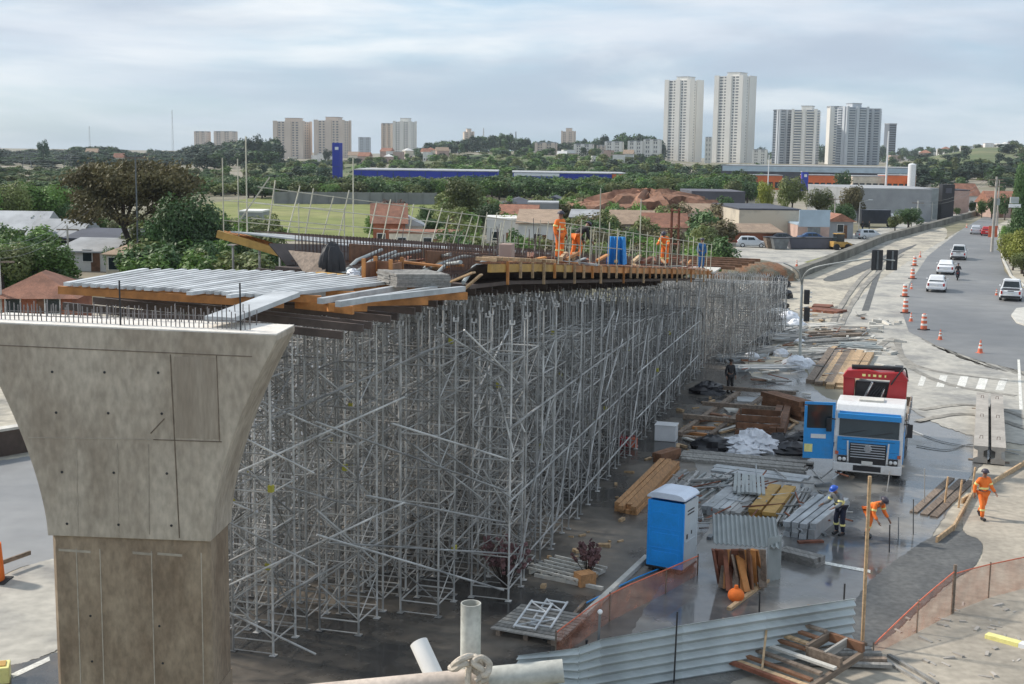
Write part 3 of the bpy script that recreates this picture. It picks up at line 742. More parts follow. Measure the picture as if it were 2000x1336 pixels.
MB().box((0, .5, .03), (.8, .9, .05)).build('floor', M['brown_wood'], t_)
for s_ in (-1, 1):
    MB().box((s_*.4, .5, .28), (.05, .9, .42)).build('side_panel', M['brown_wood'], t_)
    for y in (.06, .94): MB().box((s_*.4, y, .32), (.09, .09, .6)).build('corner_post', M['orange_timber'], t_)
MB().box((0, .97, .28), (.76, .05, .42)).build('back_panel', M['brown_wood'], t_)
def heap(name, label, cat, loc, rx, ry, rz, m, seed, n=22, amp=.28, sub=None, drape=False):
    r = random.Random(seed); mb = MB(); rows = 8
    for j in range(rows+1):
        u = j/rows; prof = math.cos(u*PI/2)
        for k in range(n):
            a = 2*PI*k/n; kk = 1+amp*r.uniform(-1, 1)*(1 if j < rows else 0)
            if drape: kk = 1+amp*math.sin(k*2.7)*(1-u)
            z = rz*(math.sin(u*PI/2))*(1+amp*.4*r.uniform(-1, 1))
            mb.v.append((rx*prof*kk*math.cos(a), ry*prof*kk*math.sin(a), max(z, 0) if j else -.02))
    mb.f = [(j*n+k, j*n+(k+1) % n, (j+1)*n+(k+1) % n, (j+1)*n+k) for j in range(rows) for k in range(n)]
    return tag(mb.build(name, m, smooth=not drape, loc=loc), label, cat)
tp = G(648, 528, 8.5)
heap('tarpaulin', 'black tarpaulin draped in folds over a post on the deck', 'tarpaulin', tp, .40, .30, .82, M['black'], 4, 26, .16, drape=True)
pile('short orange plank below the black tarpaulin', 'plank', G(618, 536, 8.45), G(668, 541, 8.45), 2, 1, .16, .07, M['yellow_timber'], group='planks by the tarpaulin')
heap('white_bag', 'small white bag lying on the deck by the ducts', 'bag', G(690, 538, 8.45), .2, .16, .2, M['white_bag'], 6)
tag(MB().box((0, 0, .24), (.42, .4, .48)).build('crate', M['wall_pink'], loc=B(-2.1, 2.3, zw(-2.1, 2.3)+.08), rotz=BY, bevel=.03), 'pink block standing on the deck edge', 'block')
# guardrails
def rail(label, pts, h, lean=(0, 0, 0), nr=3, r=.022, tall=(), step=1):
    t_ = thing('guardrail', label, 'guardrail', pts[0], 0)
    o0 = Vector(pts[0]); ln = Vector(lean)
    q = random.Random(len(label))
    for i, p in enumerate(pts):
        hh = h*(1+q.uniform(-.18, .12)); 
        if i in tall: hh = h*1.9
        l2 = ln*(0 if i in tall else q.uniform(.6, 1.3))
        MB().tube(p-o0, p-o0+Vector((0, 0, hh))+l2, r, 5).build('post', M['galv_y'], t_)
    for k in range(nr):
        u = (k+1)/nr*.92; mb = MB()
        for a, b in zip(pts, pts[1:]):
            mb.tube(a-o0+Vector((0, 0, h*u))+ln*u, b-o0+Vector((0, 0, h*u))+ln*u, r*.75, 5)
        mb.build('rail', M['galv_y'], t_)
    return t_
M['galv_y'] = mat('galv_y', (.50, .48, .38), .6, 0, .2, 1.5)
rail('long leaning guardrail along the field side of the deck', [B(-13.3+.045*s, s, zw(-13.3, s)+.1) for s in [6+1.5*i for i in range(20)]], 1.85, (.45, 0, 0), 3, r=.028, tall=(0, 6))
rail('double post scaffold handrail at the left wing end', [B(-13.5, 5.1, zw(-13.5, 5)-.2), B(-12.9, 5.1, zw(-13, 5)-.2), B(-10.6, 5.2, zw(-10, 5)-.2), B(-8.9, 5.3, zw(-9, 5)-.2)], 1.55, (0, 0, 0), 2, tall=(0, 1))
rail('guardrail of thin tubes along the road side of the deck', [B(xr(s)+.1, s, zw(xr(s), s)) for s in [6+1.35*i for i in range(23)]], 1.55, (.03, 0, 0), 2, tall=(4, 9))
rail('inner row of thin tubes in the middle of the deck', [B(-5.4+.045*s, s, zs(-5.4, s)+.3) for s in [9+1.6*i for i in range(16)]], 1.9, (.2, 0, 0), 2)
t_ = thing('brace_tube', 'pale tube slanting up from the left wing handrail', 'scaffold tube', B(-12.9, 5.1, zw(-13, 5)+.5)); MB().tube((0, 0, 0), (1.1, .2, 1.6), .03, 6).build('tube', M['galv_y'], t_)
t_ = thing('site_mast', 'tall brown box mast at the far end of the deck', 'mast', B(xr(28)-.4, 28, zw(-1, 28)), BY)
for dx in (-.18, .18):
    for dy in (-.18, .18): MB().box((dx, dy, 1.5), (.06, .06, 3.0)).build('leg', M['rust'], t_)
for z in (.5, 1.2, 2.0, 2.9): MB().box((0, 0, z), (.46, .46, .05)).build('brace_frame', M['rust'], t_)
# loose boards, starter bars and offcuts all over the deck
rd = random.Random(55)
def deckpt(lo=1, hi=33):
    s = rd.uniform(lo, hi); x = rd.uniform(-8.4, xr(s)-.1); z = max(zs(x, s)+.2, zw(x, s)+.06 if (x > -3.0+.045*s or x < -8.3) else zs(x, s)+.32)
    return x, s, z
for i in range(70):
    x, s, z = deckpt(); a = rd.uniform(0, PI); l_ = rd.uniform(.5, 2.0)
    d = Vector((math.cos(a), math.sin(a), rd.uniform(-.02, .12)))*l_/2
    tag(MB().beam(B(x, s, z)-d, B(x, s, z)+d, rd.uniform(.06, .22), rd.uniform(.03, .09)).build('loose_board', M[rd.choice(['pine', 'old_wood', 'orange_timber', 'grey_wood', 'alu_dull', 'rust', 'rust'])]), 'loose board lying among the steel bars on the deck', 'board', 'loose boards on the deck')
for i in range(120):
    x, s, z = deckpt(3, 35)
    if i % 2: x = rd.uniform(-3.6, xr(s))
    tag(MB().tube(B(x, s, z-.2), B(x+rd.uniform(-.1, .1), s+rd.uniform(-.1, .1), z+rd.uniform(.5, 1.5)), .016, 4).build('starter_bar', M[rd.choice(['rebar', 'rebar_grey', 'galv_y'])]), 'thin upright starter bar rising from the deck', 'steel bar', 'starter bars on the deck')
for i in range(16):
    s0 = 1+rd.uniform(0, 30); q0 = B(xr(s0)-.1, s0, zw(-2, s0)+.15)
    tag(MB().beam(q0, q0+BT*rd.uniform(.8, 2.6)+Vector((0, 0, rd.uniform(-.1, .15)))-BR*rd.uniform(-.15, .6), rd.uniform(.08, .2), rd.uniform(.04, .14)).build('loose_board', M[rd.choice(['orange_timber', 'pine', 'rust', 'brown_wood'])]), 'loose board along the road edge of the deck', 'board', 'boards along the deck edge')
# blue drape on the railing
mb = MB(); n = 12
for j in range(5):
    for i in range(n+1):
        mb.v.append((lerp(-.33, .33, i/n)*(1+.05*j), .05*math.sin(i*2.2)*(1+.6*j), 1.25-.28*j))
mb.f = [(j*(n+1)+i, j*(n+1)+i+1, (j+1)*(n+1)+i+1, (j+1)*(n+1)+i) for j in range(4) for i in range(n)]
mb2 = MB(); mb2.v = mb.v+[(x, y+.22, z) for x, y, z in mb.v]; k = len(mb.v)
mb2.f = mb.f+[tuple(i+k for i in reversed(f)) for f in mb.f]+[(i, i+1, k+i+1, k+i) for i in range(n)] + [(j*(n+1), (j+1)*(n+1), k+(j+1)*(n+1), k+j*(n+1)) for j in range(4)] + [(j*(n+1)+n, (j+1)*(n+1)+n, k+(j+1)*(n+1)+n, k+j*(n+1)+n) for j in range(4)]
M['tarp_blue'] = mat('tarp_blue', (.03, .25, .62), .6, 0, .2, 3)
tag(mb2.build('tarpaulin', M['tarp_blue'], loc=B(xr(15)-.15, 15, zw(0, 15)), rotz=BY), 'bright blue tarpaulin hung over the deck railing', 'tarpaulin')
# plywood table at far end of the deck
tag(MB().box((0, 0, 0), (2.2, 3.4, .08)).build('plywood_sheet', M['concrete_light'], loc=B(-.6, 37.5, zw(-.6, 37)-.1), rotz=BY), 'pale plywood sheet closing the far end of the deck', 'plywood sheet')
for i in range(5):
    s0 = 40+2.6*i
    tag(MB().beam(B(-6+.06*(s0-36), s0, 5.55-.03*(s0-39)), B(1+.06*(s0-36), s0, 5.5-.03*(s0-39)), .2, .2).build('timber_joist', M['brown_wood']), 'dark timber joist across the far span shoring', 'timber beam', 'joists over the far span')

# ------------------------------------------------------------------ people
def skin_mesh(name, chain, edges, m, parent, root=0, sub=1):
    """chain: list of (pos, radius)"""
    me = bpy.data.meshes.new(name); me.from_pydata([tuple(p) for p, r in chain], edges, []); me.materials.append(m)
    o = bpy.data.objects.new(name, me); C.objects.link(o); o.parent = parent
    md = o.modifiers.new('skin', 'SKIN'); md.use_smooth_shade = True
    for i, (p, r) in enumerate(chain):
        sv = me.skin_vertices[0].data[i]; sv.radius = (r, r) if not isinstance(r, tuple) else r
        sv.use_root = (i == root)
    s = o.modifiers.new('sub', 'SUBSURF'); s.levels = sub; s.render_levels = sub
    return o
def person(label, loc, yaw, pose='stand', top='hi_vis', legs='hi_vis', hat='hat_dark', bands=True, scale=1.0, name='person', group=None):
    t = thing(name, label, 'person', loc, yaw, group); t.scale = (scale,)*3
    # facing -y
    V = Vector
    J = dict(pel=V((0, 0, .95)), sp=V((0, 0, 1.13)), ch=V((0, 0, 1.32)), nk=V((0, 0, 1.47)), hb=V((0, -.015, 1.55)), hd=V((0, -.03, 1.64)), ht=V((0, -.02, 1.72)))
    for s, k in ((-1, 'l'), (1, 'r')):
        J['sh'+k] = V((s*.18, 0, 1.40)); J['el'+k] = V((s*.25, .03, 1.13)); J['wr'+k] = V((s*.26, -.07, .90)); J['ha'+k] = V((s*.26, -.10, .81))
        J['hp'+k] = V((s*.095, 0, .90)); J['kn'+k] = V((s*.11, -.02, .50)); J['an'+k] = V((s*.115, .02, .09)); J['to'+k] = V((s*.125, -.14, .04))
    up = ['sp', 'ch', 'nk', 'hb', 'hd', 'ht', 'shl', 'shr', 'ell', 'elr', 'wrl', 'wrr', 'hal', 'har']
    def rot(keys, pivot, ax, ang):
        m = Matrix.Rotation(ang, 3, ax); pv = pivot.copy()
        for k in keys: J[k] = pv + m @ (J[k]-pv)
    if pose == 'walk':
        rot(['knl', 'anl', 'tol'], J['hpl'], 'X', -.42); rot(['anl', 'tol'], J['knl'], 'X', .25)
        rot(['knr', 'anr', 'tor'], J['hpr'], 'X', .28); rot(['anr', 'tor'], J['knr'], 'X', .35)
        rot(['ell', 'wrl', 'hal'], J['shl'], 'X', .35); rot(['elr', 'wrr', 'har'], J['shr'], 'X', -.35); rot(['wrr', 'har'], J['elr'], 'X', -.3)
    if pose == 'bend':
        rot(up, J['pel'], 'X', 1.05)
        for k in 'lr':
            rot(['el'+k, 'wr'+k, 'ha'+k], J['sh'+k], 'X', -1.15); rot(['wr'+k, 'ha'+k], J['el'+k], 'X', -.25)
        rot(['hb', 'hd', 'ht'], J['nk'], 'X', -.35)
        rot(['knl', 'anl', 'tol'], J['hpl'], 'X', -.35); rot(['anl', 'tol'], J['knl'], 'X', .5)
        rot(['knr', 'anr', 'tor'], J['hpr'], 'X', .05); rot(['anr', 'tor'], J['knr'], 'X', .2)
    if pose == 'stoop':
        rot(up, J['pel'], 'X', .5)
        for k in 'lr': rot(['el'+k, 'wr'+k, 'ha'+k], J['sh'+k], 'X', -.95); rot(['wr'+k, 'ha'+k], J['el'+k], 'X', -.5)
        rot(['knl', 'anl', 'tol'], J['hpl'], 'X', -.2); rot(['anl', 'tol'], J['knl'], 'X', .3)
    if pose == 'ride':
        for k in 'lr':
            rot(['kn'+k, 'an'+k, 'to'+k], J['hp'+k], 'X', -1.15); rot(['an'+k, 'to'+k], J['kn'+k], 'X', 1.25)
            rot(['el'+k, 'wr'+k, 'ha'+k], J['sh'+k], 'X', -.7); rot(['wr'+k, 'ha'+k], J['el'+k], 'X', -.5)
    low = min(J[k].z for k in ('anl', 'anr', 'tol', 'tor'))-.05 if pose != 'ride' else 0
    for k in J: J[k] = J[k]-V((0, 0, low))
    # body: one continuous skinned figure with hands
    names = list(J); ch = []; idx = {}
    rad = dict(pel=.12, sp=.11, ch=.125, nk=.055, hb=.07, hd=.092, ht=.065, shl=.065, shr=.065, ell=.044, elr=.044, wrl=.03, wrr=.03, hal=.035, har=.035, hpl=.085, hpr=.085, knl=.06, knr=.06, anl=.04, anr=.04, tol=.035, tor=.035)
    for k in names: idx[k] = len(ch); ch.append((J[k], rad[k]))
    E = [('pel', 'sp'), ('sp', 'ch'), ('ch', 'nk'), ('nk', 'hb'), ('hb', 'hd'), ('hd', 'ht')]
    for k in 'lr': E += [('ch', 'sh'+k), ('sh'+k, 'el'+k), ('el'+k, 'wr'+k), ('wr'+k, 'ha'+k), ('pel', 'hp'+k), ('hp'+k, 'kn'+k), ('kn'+k, 'an'+k), ('an'+k, 'to'+k)]
    ed = [(idx[a], idx[b]) for a, b in E]
    # nose
    fwd = (J['hd']-J['hb']).cross(V((1, 0, 0))).normalized()
    if fwd.y > 0 and pose != 'bend': fwd = -fwd
    ch.append((J['hd']+fwd*.10-(J['ht']-J['hd'])*.15, .016)); ed.append((idx['hd'], len(ch)-1))
    for k, s in (('l', -1), ('r', 1)):
        d = (J['ha'+k]-J['wr'+k]).normalized(); side = V((0, 1, 0)); inn = V((-s, 0, 0))
        for f, (o_, ln) in enumerate(((-.027, .07), (-.009, .082), (.009, .076), (.027, .06))):
            a = J['ha'+k]+d*.04+side*o_; b = a+d*ln*.55+inn*.01; c = a+d*ln*.85+inn*.035
            i0 = len(ch); ch += [(a, .0095), (b, .0088), (c, .0078)]; ed += [(idx['ha'+k], i0), (i0, i0+1), (i0+1, i0+2)]
        a = J['ha'+k]-d*.01+side*-.04+inn*.015; b = a+d*.04-side*.012+inn*.02
        i0 = len(ch); ch += [(a, .011), (b, .009)]; ed += [(idx['ha'+k], i0), (i0, i0+1)]
    skin_mesh('body', ch, ed, M['skin'], t)
    def cloth(nm, keys, es, add, m):
        c2 = [(J[k], rad[k]+add) for k in keys]; ii = {k: i for i, k in enumerate(keys)}
        return skin_mesh(nm, c2, [(ii[a], ii[b]) for a, b in es], m, t)
    cloth('jacket', ['pel', 'sp', 'ch', 'nk', 'shl', 'shr', 'ell', 'elr', 'wrl', 'wrr'], [('pel', 'sp'), ('sp', 'ch'), ('ch', 'nk'), ('ch', 'shl'), ('shl', 'ell'), ('ell', 'wrl'), ('ch', 'shr'), ('shr', 'elr'), ('elr', 'wrr')], .024, M[top])
    cloth('trousers', ['pel', 'hpl', 'knl', 'anl', 'hpr', 'knr', 'anr'], [('pel', 'hpl'), ('hpl', 'knl'), ('knl', 'anl'), ('pel', 'hpr'), ('hpr', 'knr'), ('knr', 'anr')], .026, M[legs])
    for k in 'lr':
        a = J['an'+k]; b = J['to'+k]; MB().beam(a+(a-b)*.3-V((0, 0, .03)), b+(b-a)*.15, .10, .085).build('boot', M['black'], t, bevel=.02)
    upv = (J['ht']-J['hb']).normalized(); q = V((0, 0, 1)).rotation_difference(upv).to_matrix()
    hc = J['hd']+upv*.02
    MB().lathe([(.112, .0), (.116, .03), (.104, .07), (.07, .105), (.0001, .12)], hc, 14, 1, 1.15, q).build('helmet' if hat != 'hair' else 'hair', M[hat], t, smooth=True)
    MB().lathe([(.10, .0), (.135, .004), (.135, .012), (.11, .018)], hc, 14, 1, 1.2, q).build('helmet_brim', M[hat], t)
    for s in (-1, 1):
        MB().sphere(J['hd']+fwd*.082+V((s*.032, 0, 0))-upv*.0, .012, 6, 4).build('eye', M['black'], t)
    if bands:
        def ring(p, d, r): 
            q2 = V((0, 0, 1)).rotation_difference(d.normalized()).to_matrix(); MB().lathe([(r, -.03), (r, .03)], p, 14, 1.12, .95, q2).build('reflective_band', M['band'], t)
        ring(J['pel'].lerp(J['sp'], .9), J['ch']-J['pel'], .158)
        for k in 'lr': ring(J['kn'+k].lerp(J['an'+k], .35), J['an'+k]-J['kn'+k], .085); ring(J['sh'+k].lerp(J['el'+k], .6), J['el'+k]-J['sh'+k], .078)
    return t
def DeckB(x, s, dz=.12): return B(x, s, zw(x, s)+dz)
person('worker in orange overalls and dark helmet standing on the deck, nearest the camera', DeckB(xr(8.5)-.6, 8.5), .8, 'stand', group='workers on the deck')
person('worker in brown shirt and orange trousers bending over the deck', DeckB(xr(11)-.7, 11), 2.2, 'bend', 'cloth_dark', 'hi_vis', 'hat_dark', False, group='workers on the deck')
person('worker in orange standing at the far part of the deck', DeckB(xr(27)-.5, 26), -.4, 'stoop', group='workers on the deck')
person('worker in blue clothes and dark helmet at the far end of the deck', DeckB(xr(36)-.5, 36.2, 0), .4, 'stand', 'cloth_blue', 'cloth_blue', 'hat_dark', False, group='workers on the deck')
# ------------------------------------------------------------------ portable toilet
def toilet():
    a = G(1262, 1112); b = G(1332, 1125); yaw = math.atan2(b.y-a.y, b.x-a.x)
    t = thing('portable_toilet', 'bright blue portable toilet with pale roof on the wet asphalt', 'portable toilet', (a+b)/2, yaw)
    W, D, H = 1.12, 1.08, 2.12
    for s in (-1, 1): MB().box((s*.42, D/2, .05), (.14, D+.05, .1)).build('skid', M['black'], t, bevel=.01)
    MB().box((0, D/2, .13), (W+.04, D+.04, .06)).build('base', M['black'], t, bevel=.01)
    p = MB().box((0, .03, .16+H/2-.08), (W-.06, .05, H-.16)).build('back_panel', M['wc_blue'], t, bevel=.01)
    for z in (.72, 1.3): MB().box((0, .001, z), (W-.1, .012, .018)).build('seam', M['wc_blue'], p)
    for z in (.45, 1.0, 1.62): MB().box((0, .002, z), (W-.3, .012, .34)).build('raised_field', M['wc_blue'], p, bevel=.004)
    for s in (-1, 1):
        q = MB().box((s*(W/2-.03), D/2, .16+H/2-.08), (.06, D-.12, H-.16)).build('side_panel', M['wc_grey'] if s > 0 else M['wc_blue'], t, bevel=.01)
        if s > 0:
            for z in (1.85, 1.75): MB().box((s*(W/2+.002), D/2, z), (.01, .5, .04)).build('vent', M['black'], q)
            MB().box((s*(W/2+.004), .28, 1.1), (.03, .06, .14)).build('latch', M['black'], q)
            MB().box((s*(W/2+.002), D/2, .95), (.014, D-.3, .03)).build('seam', M['wc_grey'], q)
            MB().box((s*(W/2+.004), .62, 1.16), (.02, .05, .1)).build('latch', M['black'], q)
    for sx in (-1, 1):
        for sy in (.03, D-.03): MB().box((sx*(W/2-.03), sy, .16+H/2-.08), (.075, .075, H-.16)).build('corner_post', M['wc_blue'] if sx < 0 or sy < .1 else M['wc_grey'], t, bevel=.012)
    MB().box((0, D-.03, .16+H/2-.08), (W-.12, .05, H-.16)).build('door', M['wc_blue'], t)
    hw = W/2+.03; z0 = .08+H
    MB().prism([(-hw, z0), (hw, z0), (hw, z0+.05), (hw-.1, z0+.14), (hw-.28, z0+.18), (-hw+.28, z0+.18), (-hw+.1, z0+.14), (-hw, z0+.05)], 'y', -.03, D+.03).build('roof', M['wc_roof'], t, bevel=.015)
    return t
toilet()

# ------------------------------------------------------------------ truck
def truck():
    c = (G(1624, 938)+G(1760, 948))/2; yaw = R_(-19)
    t = thing('crane_truck', 'blue and white flatbed truck with red loading crane and open cab door', 'truck', c, yaw)
    W = 2.46; hw = W/2
    # chassis
    for s in (-1, 1): MB().box((s*.42, 5.0, .82), (.1, 8.6, .26)).build('chassis_rail', M['black'], t)
    def wheel(x, y, nm='wheel', w_=.30):
        q = Matrix.Rotation(PI/2, 3, 'Y')
        o = MB().lathe([(.30, -w_/2), (.48, -w_/2), (.51, -w_/2+.04), (.51, w_/2-.04), (.48, w_/2), (.30, w_/2)], (x, y, .51), 20, rot=q).build(nm, M['black_rubber'], t, smooth=True)
        MB().lathe([(.02, -w_/2+.05), (.28, -w_/2+.02), (.31, -w_/2-.005), (.31, w_/2+.005), (.28, w_/2-.02), (.02, w_/2-.05)], (x, y, .51), 14, rot=q).build('rim', M['silver_paint'], o, smooth=True)
    for s in (-1, 1):
        wheel(s*1.02, 1.35)
        for y in (6.1, 7.4): wheel(s*.95, y, w_=.5)
    # cab shell
    cab = MB().prism([(.06, .62), (0, .75), (0, 1.72), (.16, 2.62), (.30, 2.86), (.55, 2.96), (1.75, 2.96), (1.85, 2.88), (1.85, .62)], 'x', -hw, hw).build('cab', M['truck_white'], t, smooth=False, bevel=.03)
    # front trims, proud of the shell
    def ff(nm, x0, x1, z0, z1, m, y0=-.012, y1=-.012, th=.03, par=cab):
        mb = MB(); mb.add([(x0, y0-th, z0), (x1, y0-th, z0), (x1, y1-th, z1), (x0, y1-th, z1), (x0, y0, z0), (x1, y0, z0), (x1, y1, z1), (x0, y1, z1)], [(0, 1, 2, 3), (7, 6, 5, 4), (0, 4, 5, 1), (1, 5, 6, 2), (2, 6, 7, 3), (3, 7, 4, 0)])
        return mb.build(nm, m, par)
    ff('front_panel', -1.12, 1.12, 1.22, 1.70, M['truck_blue'])
    ff('front_panel', -1.12, -.70, 1.0, 1.21, M['truck_blue']); ff('front_panel', .70, 1.12, 1.0, 1.21, M['truck_blue'])
    ws = ff('windscreen', -1.08, 1.08, 1.74, 2.36, M['glass'], -.002, .102, .025)
    MB().beam((-.95, -.04, 1.79), (-.1, .02, 2.0), .02, .02).build('wiper', M['black'], ws); MB().beam((.05, -.04, 1.79), (.9, .02, 1.98), .02, .02).build('wiper', M['black'], ws)
    ff('header_panel', -1.10, 1.10, 2.38, 2.64, M['truck_blue'], .10, .155, .03)
    ff('sun_visor', -1.14, 1.14, 2.40, 2.58, M['truck_blue'], .02, .03, .1)
    g_ = ff('grille', -.66, .66, .70, 1.50, M['black'], -.02, -.02, .06)
    for k in range(6): MB().box((0, -.095, .98+.095*k), (1.24, .03, .03)).build('slat', M['silver_paint'] if k < 6 else M['black'], g_)
    for s in (-1, 1): MB().beam((s*.70, -.06, .80), (s*.74, -.06, 1.56), .06, .05, up=(0, 1, 0)).build('grille_frame', M['truck_white'], g_)
    # round maker's emblem: ring with stacked V and W strokes
    em = MB(); q = Matrix.Rotation(PI/2, 3, 'X'); em.lathe([(.115, 0), (.14, 0), (.14, .03), (.115, .03)], (0, -.09, 1.32), 20, rot=q)
    for a, b in (((-.055, .105), (0, .012)), ((.055, .105), (0, .012)), ((-.105, .05), (-.05, -.095)), ((-.05, -.095), (0, -.01)), ((0, -.01), (.05, -.095)), ((.05, -.095), (.105, .05))):
        em.beam((a[0], -.112, 1.32+a[1]), (b[0], -.112, 1.32+b[1]), .02, .022, up=(0, 1, 0))
    em.build('emblem', M['chrome'], g_)
    MB().box((0, -.14, .78), (.40, .02, .14)).build('number_plate', M['white_band'], t)
    bp = MB().box((0, .02, .56), (W+.02, .22, .34)).build('bumper', M['truck_white'], t, bevel=.04)
    ff('lower_intake', -.5, .5, .46, .66, M['black'], -.09, -.09, .02, t)
    for s in (-1, 1):
        h = MB().box((s*.92, -.05, .86), (.34, .08, .24)).build('headlight', M['black'], t, bevel=.02)
        for dx in (-.08, .08): MB().sphere((s*.92+dx, -.085, .86), .075, 10, 6, 1, .5, 1).build('lens', M['lamp_clear'], h, smooth=True)
        MB().box((s*1.12, -.04, 1.08), (.12, .05, .12)).build('indicator', M['cone_orange'], t)
        MB().beam((s*1.24, .12, 2.3), (s*1.42, -.04, 2.36), .04, .04).build('mirror_arm', M['black'], t)
        MB().box((s*1.45, -.04, 2.1), (.2, .1, .5)).build('mirror', M['black'], t, bevel=.02)
        MB().box((s*(hw-.16), .95, 1.0), (.3, 1.3, .12)).build('mudguard', M['black'], t)
    MB().box((0, .9, 3.0), (.9, .6, .08)).build('roof_hatch', M['concrete_light'], cab, bevel=.02)
    for x_ in (-.02, .02): MB().box((x_*50, -.016, 1.46), (.012, .012, .46)).build('panel_gap', M['black'], cab)
    MB().box((0, -.045, 1.60), (1.9, .012, .012)).build('panel_gap', M['black'], cab)
    # closed door on the truck's far side, painted side of cab
    MB().box((hw+.005, .95, 1.35), (.03, 1.35, 1.2)).build('side_panel', M['truck_blue'], cab); MB().box((hw+.004, .85, 2.25), (.03, .95, .62)).build('side_window', M['glass'], cab)
    MB().box((-hw+.0, .95, 1.75), (.03, 1.30, 2.0)).build('door_opening', M['black'], cab)
    # open door hinged at the front left corner
    d = MB(); 
    d.box((.58, 0, .80), (1.12, .06, 1.16)); d.box((.06, 0, 1.87), (.10, .06, .98)); d.box((1.09, 0, 1.80), (.10, .06, .84)); d.box((.58, 0, 2.33), (1.12, .06, .10)); 
    do = d.build('door', M['truck_blue'], t, loc=(-hw-.02, .16, .55), rotz=R_(180+12))
    MB().box((.58, 0, 1.83), (.92, .02, .9)).build('door_window', M['glass'], do)
    MB().box((.58, -.05, .75), (.9, .05, .7)).build('inner_trim', M['blue_dark'], do)
    MB().box((.60, .04, 1.08), (.55, .02, .16)).build('door_lettering', M['truck_white'], do)
    MB().box((.95, .045, .62), (.3, .02, .3)).build('sticker', M['band'], do)
    # steps and tank
    for s in (-1, 1): MB().box((s*1.0, 3.4, .72), (.5, 1.4, .5)).build('tank', M['black'], t, bevel=.04)
    # flatbed
    bed = MB().box((0, 6.4, 1.22), (W, 6.0, .16)).build('flatbed', M['grey_wood'], t)
    for s in (-1, 1):
        MB().box((s*(hw-.03), 6.4, 1.52), (.05, 5.95, .44)).build('side_board', M['old_wood'], bed)
        for y in (3.5, 5.0, 6.5, 8.0, 9.3): MB().box((s*(hw+.005), y, 1.50), (.05, .1, .5)).build('stake', M['silver_paint'], bed)
    MB().box((0, 3.44, 1.7), (W, .06, .8)).build('headboard', M['old_wood'], bed)
    MB().box((0, 9.36, 1.5), (W-.1, .05, .4)).build('tail_board', M['old_wood'], bed)
    for s in (-1, 1): MB().box((s*.9, 9.44, .95), (.3, .05, .14)).build('tail_light', M['lamp_red'], t)
    # crane behind the cab: red portal of folded boom and legs
    cr = MB().box((0, 2.55, 1.35), (.9, .9, .8)).build('crane_base', M['black'], t, bevel=.03)
    MB().prism([(-1.22, 3.62), (-1.05, 3.86), (-.3, 3.92), (.2, 3.84), (1.0, 3.90), (1.22, 3.62), (1.15, 3.56), (-1.15, 3.56)], 'y', 2.2, 3.0).build('crane_boom', M['red_paint'], cr, bevel=.03)
    MB().prism([(-1.16, 2.5), (-.78, 2.5), (-.76, 3.6), (-1.2, 3.64)], 'y', 2.32, 2.72).build('crane_column', M['red_paint'], cr, bevel=.03)
    MB().prism([(.36, 2.2), (1.16, 2.2), (1.2, 3.64), (.56, 3.6)], 'y', 2.24, 2.86).build('crane_arm', M['red_paint'], cr, bevel=.03)
    MB().box((.0, 2.7, 2.45), (1.5, .4, 1.9)).build('crane_post', M['black'], cr, bevel=.04)
    MB().tube((-.62, 2.46, 2.2), (-.1, 2.46, 3.4), .07, 10).build('hydraulic_ram', M['chrome'], cr)
    MB().tube((.1, 2.46, 2.0), (.35, 2.46, 3.2), .06, 10).build('hydraulic_ram', M['chrome'], cr)
    for k in range(4): MB().path([(-.3+.15*k, 2.28, 2.3), (-.2+.12*k, 2.2, 2.9), (.1+.1*k, 2.26, 3.3)], .022, 6).build('hose', M['black'], cr)
    for k, w_ in enumerate((.13, .08, .12, .1, .06)): MB().box((-.42+.2*k, 2.196, 3.71), (w_, .012, .09)).build('lettering', M['band'], cr)
    MB().tube((-.9, 2.4, 3.98), (.7, 2.6, 3.98), .09, 10).build('hydraulic_ram', M['black'], cr); MB().box((.85, 2.6, 3.98), (.3, .5, .2)).build('valve_block', M['black'], cr); MB().path([(.6, 2.2, 3.4), (.9, 2.1, 3.9), (1.1, 2.3, 4.05), (1.2, 2.7, 3.5)], .03, 6, sub=4).build('hose', M['black'], cr)
    for s in (-1, 1):
        MB().box((s*1.12, 2.55, .9), (.14, .3, .9)).build('outrigger', M['black'], cr)
    MB().box((1.0, 3.0, 2.1), (.35, .5, 1.6)).build('control_box', M['black'], cr)
    return t
truck()
# driver seen through windscreen
# ------------------------------------------------------------------ site workers
def pyaw(a, b): d = G(*b)-G(*a); return math.atan2(d.y, d.x)
person('worker in orange overalls walking over the pale concrete', G(1917, 1014), R_(12), 'walk')
person('worker in grey shirt and blue helmet stooping over the beam bundles', G(1640, 1045), R_(-60), 'stoop', 'cloth_grey', 'cloth_navy', 'hat_blue')
person('worker in orange bending down behind the tall thin pole', G(1694, 1050), R_(35), 'bend')
person('dark clothed person standing by the far edge of the scaffold', G(1425, 768), R_(20), 'stand', 'cloth_dark', 'cloth_dark', 'hair', False)
